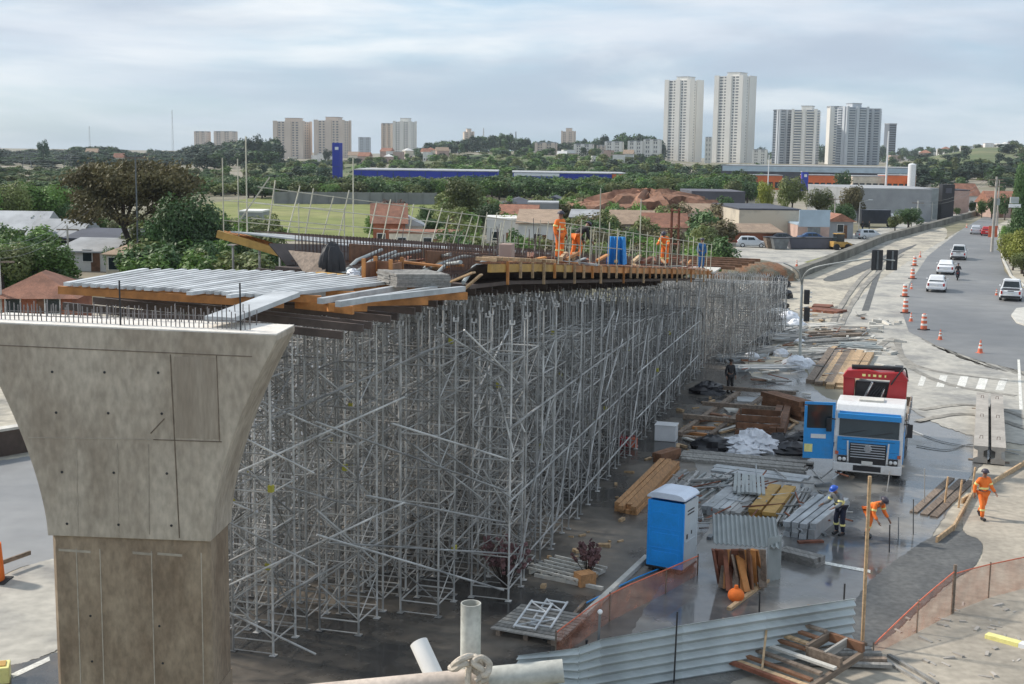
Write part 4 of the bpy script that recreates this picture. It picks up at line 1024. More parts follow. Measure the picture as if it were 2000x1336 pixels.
# ------------------------------------------------------------------ stacks on the yard
Mk = M
def gp(label, cat, a, b, nrow, nlay, w_, h_, m, **k): return pile(label, cat, G(*a), G(*b), nrow, nlay, w_, h_, Mk[m], **k)
gp('orange-brown timber in the long pile pointing at the portable toilet', 'timber beam', (1222, 1003), (1308, 915), 4, 2, .19, .16, 'pine_orange', seed=1)
gp('short timber crossing the far end of the long orange pile', 'timber beam', (1283, 905), (1322, 893), 2, 2, .2, .2, 'brown_wood', seed=2)
gp('grey metal beam in the bundle right behind the toilet roof', 'beam', (1300, 975), (1350, 925), 5, 1, .16, .12, 'galv', jit=.15, seed=3)
gp('grey green frame bar in the loose heap behind the toilet', 'steel bar', (1335, 985), (1412, 930), 6, 1, .07, .07, 'galv_panel', gap=.1, jit=.3, seed=4)
gp('flat grey bar lying across the heap behind the toilet', 'steel bar', (1345, 950), (1430, 950), 5, 1, .08, .06, 'galv', gap=.15, jit=.5, seed=5, z0=.1)
gp('pale grey beam in the bundle right of the toilet', 'beam', (1392, 1008), (1440, 968), 4, 2, .2, .15, 'alu_dull', seed=6)
gp('grey beam in the darker bundle leaning beside the pale one', 'beam', (1430, 1015), (1468, 978), 3, 2, .17, .13, 'galv', seed=7)
gp('ribbed grey decking strip standing by the yellow planks', 'decking', (1462, 985), (1462, 948), 8, 1, .11, .08, 'galv_panel', gap=.03, seed=8, z0=.35)
gp('yellow plank in the pair between the grey bundles', 'plank', (1487, 1018), (1527, 968), 2, 3, .42, .12, 'yellow_timber', gap=.06, seed=9)
gp('thin grey tube in the bundle right of the yellow planks', 'scaffold tube', (1525, 1030), (1566, 962), 6, 1, .08, .08, 'galv', gap=.04, jit=.1, seed=10, z0=.1)
gp('thin greenish tube crossing behind the yellow planks', 'scaffold tube', (1540, 1030), (1580, 975), 4, 1, .07, .07, 'galv_panel', gap=.05, jit=.2, seed=11)
gp('grey aluminium beam in the big bundle before the stooping worker', 'beam', (1560, 1052), (1628, 996), 4, 3, .21, .17, 'alu_dull', seed=12, gap=.05)
gp('flat pale beam lying on top of the big beam bundle', 'beam', (1546, 1040), (1600, 992), 2, 1, .24, .16, 'alu', seed=13, z0=.2)
gp('grey weathered plank alone on the wet ground by the corrugated lean-to', 'plank', (1528, 1088), (1602, 1107), 2, 2, .26, .14, 'grey_wood', seed=14)
gp('reddish plank stub in front of the big beam bundle', 'plank', (1560, 1062), (1608, 1060), 1, 1, .18, .08, 'rust', seed=15)
gp('long weathered plank in the wide stack before the white bags', 'plank', (1335, 892), (1578, 915), 5, 2, .30, .07, 'grey_wood', gap=.05, jit=.12, seed=16)
gp('long grey panel lying in front of the wide plank stack', 'panel', (1390, 915), (1572, 938), 2, 1, .5, .07, 'alu_dull', gap=.1, seed=17)
gp('dark plank lying by the stakes at the concrete edge', 'plank', (1803, 1008), (1876, 940), 3, 1, .26, .07, 'old_wood', gap=.10, seed=18)
# timber grid on the ground
for i, (a, b) in enumerate((((1330, 850), (1440, 772)), ((1388, 855), (1492, 778)), ((1440, 850), (1545, 790)), ((1405, 768), (1560, 780)), ((1375, 800), (1530, 812)), ((1340, 825), (1480, 838)))):
    gp(['leftmost long beam of the timber grid on the ground', 'second long beam of the timber grid', 'third long beam of the timber grid nearest the truck', 'far crossing beam of the timber grid', 'middle crossing beam of the timber grid', 'near crossing beam of the timber grid'][i], 'timber beam', a, b, 1, 1, .22, .18, 'old_wood', group='timber grid on the yard', seed=20+i, z0=.02 if i < 3 else .21)
for i, (a, b) in enumerate((((1355, 820), (1420, 826)), ((1338, 848), (1380, 852)), ((1350, 838), (1400, 840)))):
    gp('orange timber lying under the timber grid', 'timber beam', a, b, 1, 1, .22, .12, 'orange_timber', seed=30+i)
gp('pale sheet lying inside the timber grid', 'sheet', (1418, 800), (1470, 800), 1, 1, 1.6, .03, 'concrete_light', seed=31)
gp('pale sheet lying at the far end of the timber grid', 'sheet', (1440, 780), (1490, 782), 1, 1, 1.3, .03, 'alu_dull', seed=32)
gp('brown timber in the stack left of the open truck door', 'timber beam', (1500, 800), (1575, 822), 3, 4, .25, .22, 'brown_wood', seed=33)
gp('brown plank leaning end of the crate pile', 'plank', (1515, 865), (1530, 815), 2, 3, .3, .2, 'brown_wood', seed=34)
def crate(label, c, yaw, d, m):
    t_ = thing('wooden_crate', label, 'crate', c, yaw); w_, l_, h_ = d
    MB().box((0, 0, .05), (w_, l_, .08)).build('floor', M[m], t_)
    for s in (-1, 1):
        for k in range(3): MB().box((s*(w_/2-.02), 0, .2+k*(h_-.2)/2.4), (.04, l_, (h_-.1)/3.4)).build('side_board', M[m], t_)
        for k in range(3): MB().box((0, s*(l_/2-.02), .2+k*(h_-.2)/2.4), (w_-.1, .04, (h_-.1)/3.4)).build('end_board', M[m], t_)
        for q in (-1, 1): MB().box((s*(w_/2-.07), q*(l_/2-.07), h_/2+.04), (.08, .08, h_)).build('corner_post', M['old_wood'], t_)
    return t_
crate('open brown wooden crate behind the white bags', G(1482, 850), BY, (1.9, 1.5, 1.0), 'brown_wood')
for i, (pts, lb) in enumerate((([(1775, 838), (1840, 862), (1910, 872), (1995, 880)], 'pale hose lying from the truck across the wet pavement'), ([(1790, 870), (1850, 878), (1900, 868), (1990, 888)], 'second pale hose on the wet pavement'), ([(1130, 1185), (1180, 1160), (1240, 1130), (1290, 1110)], 'thin blue hose passing the foot of the toilet'))):
    tag(MB().path([G(x, y, .06) for x, y in pts], .022, 6, sub=5).build('hose', M['alu_dull'] if i < 2 else M['blue_paint']), lb, 'hose')
# bags
for i, (x, y, r, h_, lb) in enumerate(((1440, 880, .75, .62, 'crumpled white bag at the left of the white heap'), (1468, 876, .85, .8, 'tallest crumpled white bag in the middle of the heap'), (1497, 882, .7, .55, 'crumpled white bag at the right of the white heap'), (1458, 888, .7, .4, 'low white bag in front of the white heap'))):
    heap('white_bag', lb, 'bag', G(x, y), r, r*.8, h_, M['white_bag'], 40+i, 18, .32)['group'] = 'white bags heaped behind the plank stack'
for i, (x, y, r, h_, lb) in enumerate(((1392, 880, .95, .62, 'black heap of plastic left of the white bags'), (1545, 885, .8, .5, 'black plastic bundle right of the white bags'), (1580, 868, 1.0, .55, 'black tyre-like heap below the open truck door'), (1520, 868, .6, .5, 'small black bundle beside the crate'))):
    heap('black_bag', lb, 'bag', G(x, y), r, r*.7, h_, M['black_bag'], 50+i, 18, .25)
for i, (x, y, r, lb) in enumerate(((1540, 632, 1.0, 'big white bag at the traffic light mast'), (1555, 640, .7, 'white bag leaning right of the big one'), (1555, 718, .8, 'white bag on the dusty ground past the truck'), (1575, 714, .5, 'small white bag beside the dusty bag'), (1562, 672, .4, 'small white bag at the foot of the mast'), (1467, 702, .5, 'white block by the grey beam piles'), (1525, 695, .5, 'white wrapped pipe end'))):
    heap('white_bag', lb, 'bag', G(x, y), r, r*.8, r*.9, M['white_bag'], 60+i, 16, .22)
for i, (x, y, r_, h_) in enumerate(((1496, 655, .9, .6), (1506, 632, 1.0, .7), (1512, 606, 1.1, .9), (1518, 582, 1.1, 1.2), (1522, 560, 1.0, 1.0), (1480, 672, .7, .5), (1384, 768, .9, .6))):
    heap('black_sheeting', f'black plastic sheeting heaped along the far scaffold, {ORD[i]} heap', 'sheeting', G(x, y), r_, r_*.8, h_, M['black_bag'], 140+i, 18, .3)['group'] = 'black sheeting along the far scaffold'
t_ = thing('white_box', 'small white box standing beside the scaffold foot', 'box', G(1301, 860), BY)
MB().box((0, 0, .35), (.9, .7, .66)).build('body', M['white_paint'], t_, bevel=.03); MB().box((0, 0, .70), (.94, .74, .06)).build('lid', M['white_paint'], t_, bevel=.02)
for i, (x, y) in enumerate(((1218, 874), (1236, 876))):
    t_ = thing('jerry_can', ['red plastic can at the scaffold foot, the left one', 'red plastic can at the scaffold foot, the right one'][i], 'jerry can', G(x, y), BY+.2*i, 'red cans at the scaffold foot')
    MB().box((0, 0, .24), (.36, .22, .44)).build('body', M['cone_orange'] if i else M['red_paint'], t_, bevel=.04)
    MB().path([(-.1, 0, .46), (-.08, 0, .53), (.06, 0, .53), (.09, 0, .46)], .02, 6).build('handle', M['red_paint'], t_); MB().tube((.13, 0, .45), (.13, 0, .52), .03, 8).build('cap', M['black'], t_)
# far piles between scaffold and mast
r = random.Random(12)
for i, (x, y, l_) in enumerate(((1450, 700, 5), (1492, 690, 5), (1478, 665, 6), (1510, 655, 5), (1495, 640, 6), (1530, 668, 4), (1490, 722, 5), (1550, 650, 4), (1508, 615, 5))):
    c = G(x, y); an = .5+r.uniform(-.7, .7); d = Vector((math.cos(an), math.sin(an), 0))*l_*.3
    pile(f'grey steel beam in the {ORD[i]} low pile between scaffold and mast', 'beam', c-d, c+d, 7, 2+i % 3, .15, .10, M['galv' if i % 2 else 'alu_dull'], jit=.3, seed=70+i, gap=.08, lenj=.15)
for i, (x, y, l_, m) in enumerate(((1600, 640, 5, 'concrete_light'), (1628, 655, 6, 'old_wood'), (1605, 668, 7, 'grey_wood'), (1645, 645, 5, 'concrete'), (1580, 690, 5, 'concrete_light'), (1675, 678, 4, 'galv_panel'), (1600, 700, 5, 'grey_wood'))):
    c = G(x, y); d = Vector((1, r.uniform(-.3, .9), 0)).normalized()*l_*.3
    pile(f'weathered plank in the {ORD[i]} rubble pile right of the mast', 'plank', c-d, c+d, 5, 2, .24, .10, M[m], jit=.5, seed=80+i, gap=.14, lenj=.2)
for i, (a, b) in enumerate((((1600, 752), (1640, 690)), ((1622, 757), (1663, 692)), ((1645, 757), (1684, 694)))):
    gp(['long brown board row left of the crane', 'middle long brown board row behind the crane', 'right long brown board row behind the crane'][i], 'board', a, b, 3, 2, .42, .12, 'pine' if i else 'old_wood', seed=90+i, gap=.08, group='brown boards behind the crane')
for i, (a, b) in enumerate((((1580, 606), (1645, 612)), ((1588, 600), (1625, 602)))):
    gp(['long rusty plate on the dusty ground', 'shorter rusty plate behind the long one'][i], 'steel plate', a, b, 2, 2, .9, .1, 'rust', seed=95+i)
# scattered small offcuts and rubble
def rubble(label, cat, pts, m, s0, s1, group, name):
    rr = random.Random(len(label))
    for x, y in pts:
        s_ = rr.uniform(s0, s1); o = MB().box((0, 0, s_*.22), (s_*rr.uniform(.7, 2.6), s_*.5, s_*.44), (rr.uniform(-.15, .15), rr.uniform(-.15, .15), 0)).build(name, m, loc=G(x, y), rotz=rr.uniform(0, 3))
        tag(o, label, cat, group)
rr = random.Random(77)
def alongfoot():
    u = rr.random(); return (1060+300*u+rr.uniform(-10, 90), 1115-360*u+rr.uniform(-5, 40))
rubble('small timber offcut littering the asphalt by the scaffold foot', 'offcut', [alongfoot() for _ in range(46)], M['pine'], .1, .3, 'timber offcuts on the yard', 'timber_offcut')
rubble('grey lump of concrete rubble on the dusty ground', 'rubble', [(rr.uniform(1570, 1760), rr.uniform(625, 740)) for _ in range(60)], M['concrete_light'], .2, .6, 'concrete rubble past the mast', 'concrete_rubble')
rubble('dark scrap piece between the beam bundles', 'scrap', [(rr.uniform(1290, 1640), rr.uniform(930, 1060)) for _ in range(40)], M['galv_dark'], .1, .35, 'scrap between the bundles', 'scrap_piece')
rubble('small stone on the pale concrete floor', 'stone', [(rr.uniform(1750, 2000), rr.uniform(1180, 1330)) for _ in range(40)] + [(rr.uniform(1830, 1960), rr.uniform(1205, 1235)) for _ in range(16)], M['concrete'], .05, .18, 'stones on the concrete floor', 'stone')
rt = random.Random(91)
for i in range(150):
    x, y = (rt.uniform(1300, 1650), rt.uniform(930, 1050)) if i < 80 else (rt.uniform(1440, 1690), rt.uniform(600, 745))
    c = G(x, y); an = rt.uniform(-.3, 1.9); l_ = rt.uniform(.5, 1.7); d = Vector((math.cos(an), math.sin(an), rt.uniform(-.04, .04)))*l_/2
    tag(MB().tube(c-d+Vector((0, 0, .1+rt.random()*.35)), c+d+Vector((0, 0, .1+rt.random()*.35)), .028, 6).build('loose_tube', M[rt.choice(['galv', 'galv2', 'alu_dull', 'rust'])]), 'loose scaffold tube lying among the bundles behind the toilet' if i < 80 else 'loose scaffold tube in the debris past the truck', 'scaffold tube', 'loose tubes behind the toilet' if i < 80 else 'loose tubes past the truck')
for i in range(100):
    x, y = (rt.uniform(1330, 1580), rt.uniform(770, 870)) if i < 40 else (rt.uniform(1450, 1700), rt.uniform(600, 750))
    c = G(x, y); an = rt.uniform(0, 3.1); l_ = rt.uniform(.4, 1.6); d = Vector((math.cos(an), math.sin(an), rt.uniform(-.05, .05)))*l_/2+Vector((0, 0, 0))
    tag(MB().beam(c-d+Vector((0, 0, .12)), c+d+Vector((0, 0, .12)), rt.uniform(.1, .3), .07).build('loose_board', M[rt.choice(['old_wood', 'brown_wood', 'grey_wood', 'concrete_light', 'pine'])]), 'loose board lying around the timber grid' if i < 40 else 'loose board in the debris past the truck', 'board', 'loose boards around the timber grid' if i < 40 else 'loose boards past the truck')
# lean-to: corrugated sheets over rusty timber
def corr(name, label, P0, U, V, n, amp, m, cat='corrugated sheet', th=.02, parent=None):
    mb = MB(); Nn = U.cross(V).normalized(); K = n*4
    for j in range(2):
        for sgn in (0, 1):
            for i in range(K+1):
                p = P0 + U*(i/K) + V*j + Nn*(amp*math.sin(i*PI/2)*1.0 + sgn*th); mb.v.append(tuple(p))
    a = K+1
    for i in range(K):
        mb.f += [(i, i+1, 2*a+i+1, 2*a+i), (a+i, 3*a+i, 3*a+i+1, a+i+1), (i, a+i, a+i+1, i+1), (2*a+i, 2*a+i+1, 3*a+i+1, 3*a+i)]
    o = mb.build(name, m, parent)
    if parent is None: tag(o, label, cat)
    return o
p0 = G(1393, 1062, .75); p1 = G(1524, 1072, 1.0); up_ = Vector((.25, 1.9, .35))
corr('corrugated_sheet', 'corrugated grey sheet roofing the rusty timber heap', p0, p1-p0, up_, 14, .035, M['galv_panel'])
q0 = G(1496, 1138); q1 = G(1523, 1132)
corr('corrugated_sheet', 'corrugated sheet standing upright beside the rusty timber heap', q0, q1-q0, Vector((.05, .25, 1.25)), 4, .035, M['galv_panel'])
rr = random.Random(9)
for i in range(30):
    u = i/29; a = G(1404+88*u, 1135+28*rr.random()); b = G(1406+84*u, 1080, 1.0+.3*rr.random())
    a.z = .1
    tag(MB().beam(a, b + Vector((rr.uniform(-.2, .2), .3, 0)), .12+.1*rr.random(), .06).build('timber_board', M[rr.choice(['rust', 'brown_wood', 'orange_timber', 'old_wood'])]), 'rusty brown board propped upright under the corrugated roof', 'board', 'boards of the rusty timber heap')
t_ = thing('marker_float', 'round orange float on the ground before the timber heap', 'float', G(1437, 1176), 0)
MB().sphere((0, 0, .2), .23, 16, 10, 1, 1, .85).build('ball', M['hi_vis'], t_, smooth=True); MB().lathe([(.07, 0), (.05, .12), (.03, .12)], (0, 0, .36), 10).build('neck', M['hi_vis'], t_)
gp('light timber rail running past the float toward the hoarding', 'timber beam', (1425, 1192), (1500, 1135), 1, 1, .12, .1, 'pine', seed=101)
gp('long pale timber rail from the toilet to the frame pallet', 'timber beam', (1100, 1245), (1258, 1095), 1, 1, .16, .14, 'concrete_light', seed=102)
gp('second thin timber rail beside the frame pallet', 'timber beam', (1085, 1258), (1150, 1185), 2, 1, .09, .1, 'old_wood', seed=103, gap=.2)
# pallet with white window-like frames
t_ = thing('timber_pallet', 'low timber pallet carrying pale metal frames', 'pallet', G(1055, 1228), BY-.15)
for k in range(3): MB().box((-.75+.75*k, 0, .08), (.12, 1.9, .14)).build('bearer', M['old_wood'], t_)
for k in range(9): MB().box((0, -.88+.22*k, .18), (1.9, .17, .04)).build('slat', M['grey_wood'], t_)
for i in range(2):
    f_ = thing('metal_frame', ['pale metal frame on the pallet, left one', 'pale metal frame on the pallet, right one'][i], 'frame', G(1040+30*i, 1215-3*i, .24), BY-.1, 'metal frames on the pallet')
    for s in (-1, 1): MB().tube((s*.28, -.6, .05), (s*.28, .7, .3), .03, 6).build('stile', M['alu'], f_)
    for k in range(4): MB().tube((-.28, -.55+.4*k, .06+.077*k), (.28, -.55+.4*k, .06+.077*k), .026, 6).build('rung', M['alu'], f_)
    MB().tube((-.28, -.55, .06), (.28, -.15, .14), .02, 6).build('brace', M['alu'], f_); MB().tube((-.28, .65, .29), (.28, .25, .22), .02, 6).build('brace', M['alu'], f_)
# second flat pallet of pale frames
t_ = thing('frame_stack', 'flat stack of pale green frames on the dark asphalt', 'frame stack', G(1108, 1122), BY-.35)
for k in range(5): MB().box((-.8+.4*k, 0, .1), (.06, 1.5, .12)).build('stile', M['leafy'] if 'leafy' in M else M['concrete_light'], t_)
for k in range(6): MB().box((0, -.7+.28*k, .2), (1.8, .06, .06)).build('bar', M['concrete_light'], t_)
tag(MB().box((0, 0, .2), (.5, .4, .36)).build('timber_block', M['pine_orange'], loc=G(1142, 1143), rotz=.5), 'orange timber block at the end of the pale frame stack', 'timber block')
for i, (x, y, l_) in enumerate(((1110, 1140, 2.2), (1095, 1118, 2.0))):
    c = G(x, y); d = Vector((.85, -.5, 0))*l_/2
    tag(MB().beam(c-d+Vector((0, 0, .06)), c+d+Vector((0, 0, .06)), .1, .1).build('timber_beam', M['concrete_light']), ['pale rail in front of the flat frame stack', 'pale rail behind the flat frame stack'][i], 'timber beam')
# dry bushes of starter bars / weeds
def bush_dry(label, c, h_, n, m, seed):
    t_ = thing('dry_bush', label, 'bush', c, 0); r = random.Random(seed); st = MB(); lf = MB()
    for i in range(n):
        a = r.uniform(0, 2*PI); tip = Vector((math.cos(a)*h_*r.uniform(.15, .55), math.sin(a)*h_*r.uniform(.15, .55), h_*r.uniform(.6, 1.05)))
        st.tube((0, 0, 0), tip, .012, 4, .005)
        for k in range(5):
            p = tip*r.uniform(.6, 1); s = .05; q = Euler((r.uniform(0, 3), r.uniform(0, 3), 0)).to_matrix()
            lf.add([p+q @ Vector(v) for v in ((-s, -s, 0), (s, -s, 0), (s, s, 0), (-s, s, 0))], [(0, 1, 2, 3)])
    st.build('stem', M['trunk'], t_); lf.build('foliage', m, t_); return t_
M['dry_pink'] = mat('dry_pink', (.22, .12, .12), .9, 0, .3, 4)
bush_dry('dry reddish bush beside the pale frame stack', G(1148, 1128), 1.0, 40, M['dry_pink'], 1)
bush_dry('dry reddish bush at the scaffold foot', G(985, 1150), 1.4, 60, M['dry_pink'], 2)
# concrete beams standing past the walking worker
for i, (dx, lb) in enumerate(((-.33, 'long grey concrete beam lying beyond the walking worker, left one'), (.33, 'long grey concrete beam lying beyond the walking worker, right one'))):
    a = G(1931, 908); b = G(1931, 797); d = (b-a).normalized(); x = d.cross(Vector((0, 0, 1)))
    t_ = thing('concrete_beam', lb, 'concrete beam', a + x*dx, math.atan2(-d.x, d.y), 'pair of concrete beams'); l_ = (b-a).length
    MB().prism([(-.27, .05), (.27, .05), (.27, .22), (.11, .30), (.11, .55), (.27, .62), (.27, .74), (-.27, .74), (-.27, .62), (-.11, .55), (-.11, .30), (-.27, .22)], 'y', 0, l_).build('body', M['concrete'], t_)
    for y in (.6, l_-.6): MB().box((0, y, .025), (.9, .2, .05)).build('bearer', M['old_wood'], t_)
    for y in (1.5, l_*.5, l_-1.5): MB().path([(-.06, y, .74), (-.05, y, .86), (.05, y, .86), (.06, y, .74)], .014, 5).build('lifting_loop', M['rebar'], t_)
# timber stakes with boards along the concrete edge
for i, (a, b, lb) in enumerate((((1878, 985), (2010, 905), 'timber edge board along the far side of the concrete floor'), ((1862, 1035), (1905, 960), 'timber edge board slanting down to the asphalt patch'), ((1862, 1036), (1830, 1062), 'short timber edge board at the patch corner'))):
    gp(lb, 'edge board', a, b, 1, 1, .07, .2, 'pine', seed=110+i)
for i, (x, y) in enumerate(((1872, 992), (1898, 965), (1845, 985))):
    tag(MB().beam(G(x, y), G(x, y)+Vector((.06, 0, 1.0)), .07, .05).build('timber_stake', M['pine']), ['timber stake at the corner of the edge boards', 'timber stake behind the walking worker', 'timber stake among the dark planks'][i], 'stake')
# pole and starter bars
for i, (x0, y0, x1, y1, r_, m, lb) in enumerate(((1684, 1262, 1699, 930, .045, 'pine', 'tall pale pole standing by the end of the metal hoarding'), (1643, 1268, 1650, 1140, .022, 'black', 'dark steel bar standing at the right end of the hoarding'), (1481, 1268, 1484, 1155, .02, 'black', 'dark steel bar standing in the middle of the hoarding'), (1316, 1336, 1323, 1195, .02, 'black', 'dark steel bar standing left of the middle bar'), (1163, 1345, 1172, 1195, .03, 'galv_dark', 'dark post with white cap at the hoarding joint'), (1143, 1345, 1146, 1250, .03, 'black', 'short dark post at the left hoarding joint'), (1860, 1200, 1866, 1103, .045, 'old_wood', 'wooden post holding the orange net'), (1806, 985, 1806, 915, .018, 'galv', 'thin bar in the wet pavement past the pole'), (1784, 1045, 1784, 975, .02, 'galv_dark', 'thin dark bar beside the wet streak'), (1737, 1080, 1738, 1025, .02, 'black', 'thin blackish bar by the asphalt patch'), (1755, 1055, 1755, 1010, .018, 'galv_dark', 'short bar behind the blackish bar'), (1732, 960, 1738, 920, .018, 'galv', 'thin bar under the truck bumper'))):
    a = G(x0, y0); hgt = 0
    d = a.y; b = Dp(x1, y1, a.y)
    o = MB().tube(a-Vector((0, 0, .1)), b, r_, 6).build('steel_bar' if r_ < .03 else 'post', M[m]); tag(o, lb, 'post')
    if i == 4: MB().sphere((b.x, b.y, b.z), .06, 8, 6).build('cap', M['white_paint'], o)
# hoarding of horizontal corrugated sheets
def hoarding():
    pts = [(1010, 1322, 1282), (1128, 1350, 1266), (1170, 1345, 1250), (1330, 1318, 1222), (1490, 1292, 1196), (1662, 1262, 1170)]
    labs = ['leftmost corrugated hoarding panel behind the horizontal tube', 'narrow corrugated hoarding panel between the two joint posts', 'third corrugated hoarding panel from the left', 'fourth corrugated hoarding panel, behind the formwork crates', 'rightmost corrugated hoarding panel beside the asphalt patch']
    for i, ((x0, yb0, yt0), (x1, yb1, yt1)) in enumerate(zip(pts, pts[1:])):
        a, b = G(x0, yb0+10), G(x1, yb1+10)
        ta, tb = Dp(x0, yt0, a.y).z, Dp(x1, yt1, b.y).z
        ta, tb = max(.6, ta), max(.6, tb)
        n = 6; K = n*8; mb = MB(); d = (b-a).normalized(); nr = Vector((d.y, -d.x, 0)); 
        for th in (0, .012):
            for j in range(K+1):
                u = j/K; off = .05*math.sin(u*n*2*PI)
                for p, h_ in ((a, ta), (b, tb)): mb.v.append(tuple(p + nr*(off+th+.002*i) + Vector((0, 0, .02+u*h_)) + d*(.03 if p is b else 0)))
        o_ = 2*(K+1)
        for j in range(K):
            q = 2*j; mb.f += [(q, q+1, q+3, q+2), (o_+q, o_+q+2, o_+q+3, o_+q+1), (q, q+2, o_+q+2, o_+q), (q+1, o_+q+1, o_+q+3, q+3)]
        mb.f += [(0, o_, o_+1, 1), (2*K, 2*K+1, o_+2*K+1, o_+2*K)]
        t = thing('hoarding_panel', labs[i], 'hoarding', (0, 0, 0), 0, 'corrugated hoarding panels')
        t.location = a; o = mb.build('corrugated_sheet', M['hoarding_sheet'], t, smooth=True); o.matrix_parent_inverse = Matrix.Translation(-a)
        m_ = (a+b)/2; o = MB().beam(m_-nr*.06, m_-nr*.06+Vector((0, 0, (ta+tb)/2)), .05, .05).build('batten', M['old_wood'], t); o.matrix_parent_inverse = Matrix.Translation(-a)
hoarding()
# orange nets
def net(label, pts, m='safety_net'):
    mb = MB(); 
    for x, y, h_ in pts:
        a = G(x, y); mb.v.append(tuple(a)); mb.v.append(tuple(a+Vector((0, 0, h_))))
    mb.f = [(2*i, 2*i+2, 2*i+3, 2*i+1) for i in range(len(pts)-1)]
    me = bpy.data.meshes.new('safety_net'); me.from_pydata(mb.v, [], mb.f)
    t = thing('safety_net', label, 'safety net', mb.v[0]); me.name = 'netting'; o = obj('netting', me, M[m], t); o.matrix_parent_inverse = Matrix.Translation(-t.location)
    o = MB().path([mb.v[2*i+1] for i in range(len(pts))], .018, 5, sub=3).build('edge_rope', M['cone_orange'], t); o.matrix_parent_inverse = Matrix.Translation(-t.location)
    for i in range(len(pts)): o = MB().tube(mb.v[2*i], Vector(mb.v[2*i+1])+Vector((0, 0, .06)), .022, 5).build('stake', M['old_wood'], t); o.matrix_parent_inverse = Matrix.Translation(-t.location)
net('translucent orange safety net right of the hoarding', [(1705, 1282, .3), (1790, 1238, .85), (1858, 1202, 1.2)])
net('orange safety net running on past the wooden post', [(1860, 1198, 1.1), (1930, 1170, 1.0), (2080, 1130, .9)])
net('faded orange safety net between frame pallet and toilet', [(1085, 1290, .7), (1190, 1215, .75), (1300, 1160, .7), (1362, 1125, .6)])
# formwork crates at lower right
t_ = thing('slatted_formwork', 'big weathered timber formwork frame with slats in front of the hoarding', 'formwork', G(1548, 1312), R_(-48)); t_.rotation_euler.x = .06
for s in (-1, 1): MB().beam((s*1.12, -1.0, .25), (s*1.12, 1.15, .42), .1, .16).build('side_board', M['old_wood'], t_)
for k in range(8):
    y = -.95+.27*k+rng.uniform(-.05, .05)
    MB().beam((-1.2+rng.uniform(-.1, .1), y, .30+.017*k*4), (.25 if k > 3 else 1.2+rng.uniform(-.2, .1), y+rng.uniform(-.08, .08), .30+.017*k*4), .13, .06).build('slat', M[('pine', 'brown_wood', 'old_wood', 'concrete_light', 'brown_wood')[k % 5]], t_)
MB().beam((.25, .2, .55), (1.2, .2, .55), .1, .22).build('box_side', M['old_wood'], t_); MB().beam((.25, 1.1, .62), (1.2, 1.1, .62), .1, .22).build('box_side', M['brown_wood'], t_)
MB().beam((.25, .2, .58), (.25, 1.1, .64), .08, .22).build('box_side', M['old_wood'], t_); MB().beam((.75, .2, .58), (.75, 1.1, .64), .06, .2).build('box_side', M['grey_wood'], t_)
MB().beam((-1.3, -1.1, .3), (1.2, -1.08, .3), .1, .1).build('edge_board', M['rust'], t_)
t_ = thing('formwork_box', 'dark weathered timber boards heaped right of the formwork frame', 'timber heap', G(1655, 1300), BY+.1)
for k in range(6): MB().beam((-.9+.05*k, -.3+.16*k, .12+.05*(k % 3)), (1.0-.1*k, -.15+.2*k, .15+.06*(k % 3)), .16, .08).build('board', M['old_wood' if k % 2 else 'grey_wood'], t_)
for i, (a, b) in enumerate((((1710, 1285), (1800, 1338)), ((1735, 1285), (1830, 1340)))):
    gp(['long timber lying on the pale floor, left of the pair', 'long timber lying on the pale floor, right of the pair'][i], 'timber beam', a, b, 1, 1, .1, .1, 'grey_wood', seed=120+i)
tag(MB().beam(G(1487, 1330)+Vector((0, 0, .2)), G(1494, 1300)+Vector((0, 0, .9)), .05, .04).build('timber_stake', M['pine']), 'thin pale stick poking out of the formwork frame', 'stake')
t_ = thing('barrier_plank', 'yellow and white barrier plank lying on the concrete floor', 'barrier', G(1968, 1258), -.75)
MB().box((-.12, 0, .08), (.85, .24, .12)).build('plank', M['band'], t_, bevel=.01); MB().box((.42, 0, .08), (.22, .25, .13)).build('end_piece', M['white_paint'], t_, bevel=.01)
# ------------------------------------------------------------------ near handrail of the viewing platform
def nr(px, py, d): return Dp(px, py, d)
M['tube_grey'] = mat('tube_grey', (.40, .40, .36), .6, 0, .25, 8, rvar=.15, fine=.15)
M['tube_brown'] = mat('tube_brown', (.50, .42, .35), .65, 0, .2, 8, fine=.15)
M['tube_white'] = mat('tube_white', (.82, .80, .76), .5, 0, .08, 8)
t_ = thing('platform_rail', 'thick steel tube lying level across the bottom edge of the view', 'handrail tube', nr(640, 1350, 2.75))
a, b = nr(560, 1362, 2.75), nr(1100, 1310, 2.75); o0 = Vector(t_.location)
MB().tube(a-(b-a)*.5-o0, b-o0, .0245, 20).build('tube', M['tube_brown'], t_, smooth=True)
MB().tube(nr(955, 1325, 2.75)-o0, b+(b-a)*.001-o0, .0262, 20).build('sleeve', M['tube_grey'], t_, smooth=True)
p = nr(930, 1178, 2.82); q = Vector((p.x-.012, p.y, 0))
t_ = thing('standing_tube', 'open topped galvanised tube standing upright at the handrail', 'scaffold tube', q)
MB().lathe([(.0235, 0), (.0235, p.z), (.0205, p.z), (.0205, p.z-.4)], (0, 0, 0), 24).build('tube', M['tube_grey'], t_, smooth=True)
t_ = thing('white_tube', 'white painted tube leaning up to the handrail knot', 'scaffold tube', nr(865, 1345, 2.86)); o0 = Vector(t_.location)
a, b = nr(818, 1255, 2.95), nr(880, 1390, 2.84)
MB().tube(a-o0, b-o0, .0225, 20).build('tube', M['tube_white'], t_, smooth=True)
t_ = thing('rope_knot', 'pale rope knotted around the crossing tubes', 'rope', nr(925, 1305, 2.72)); o0 = Vector(t_.location)
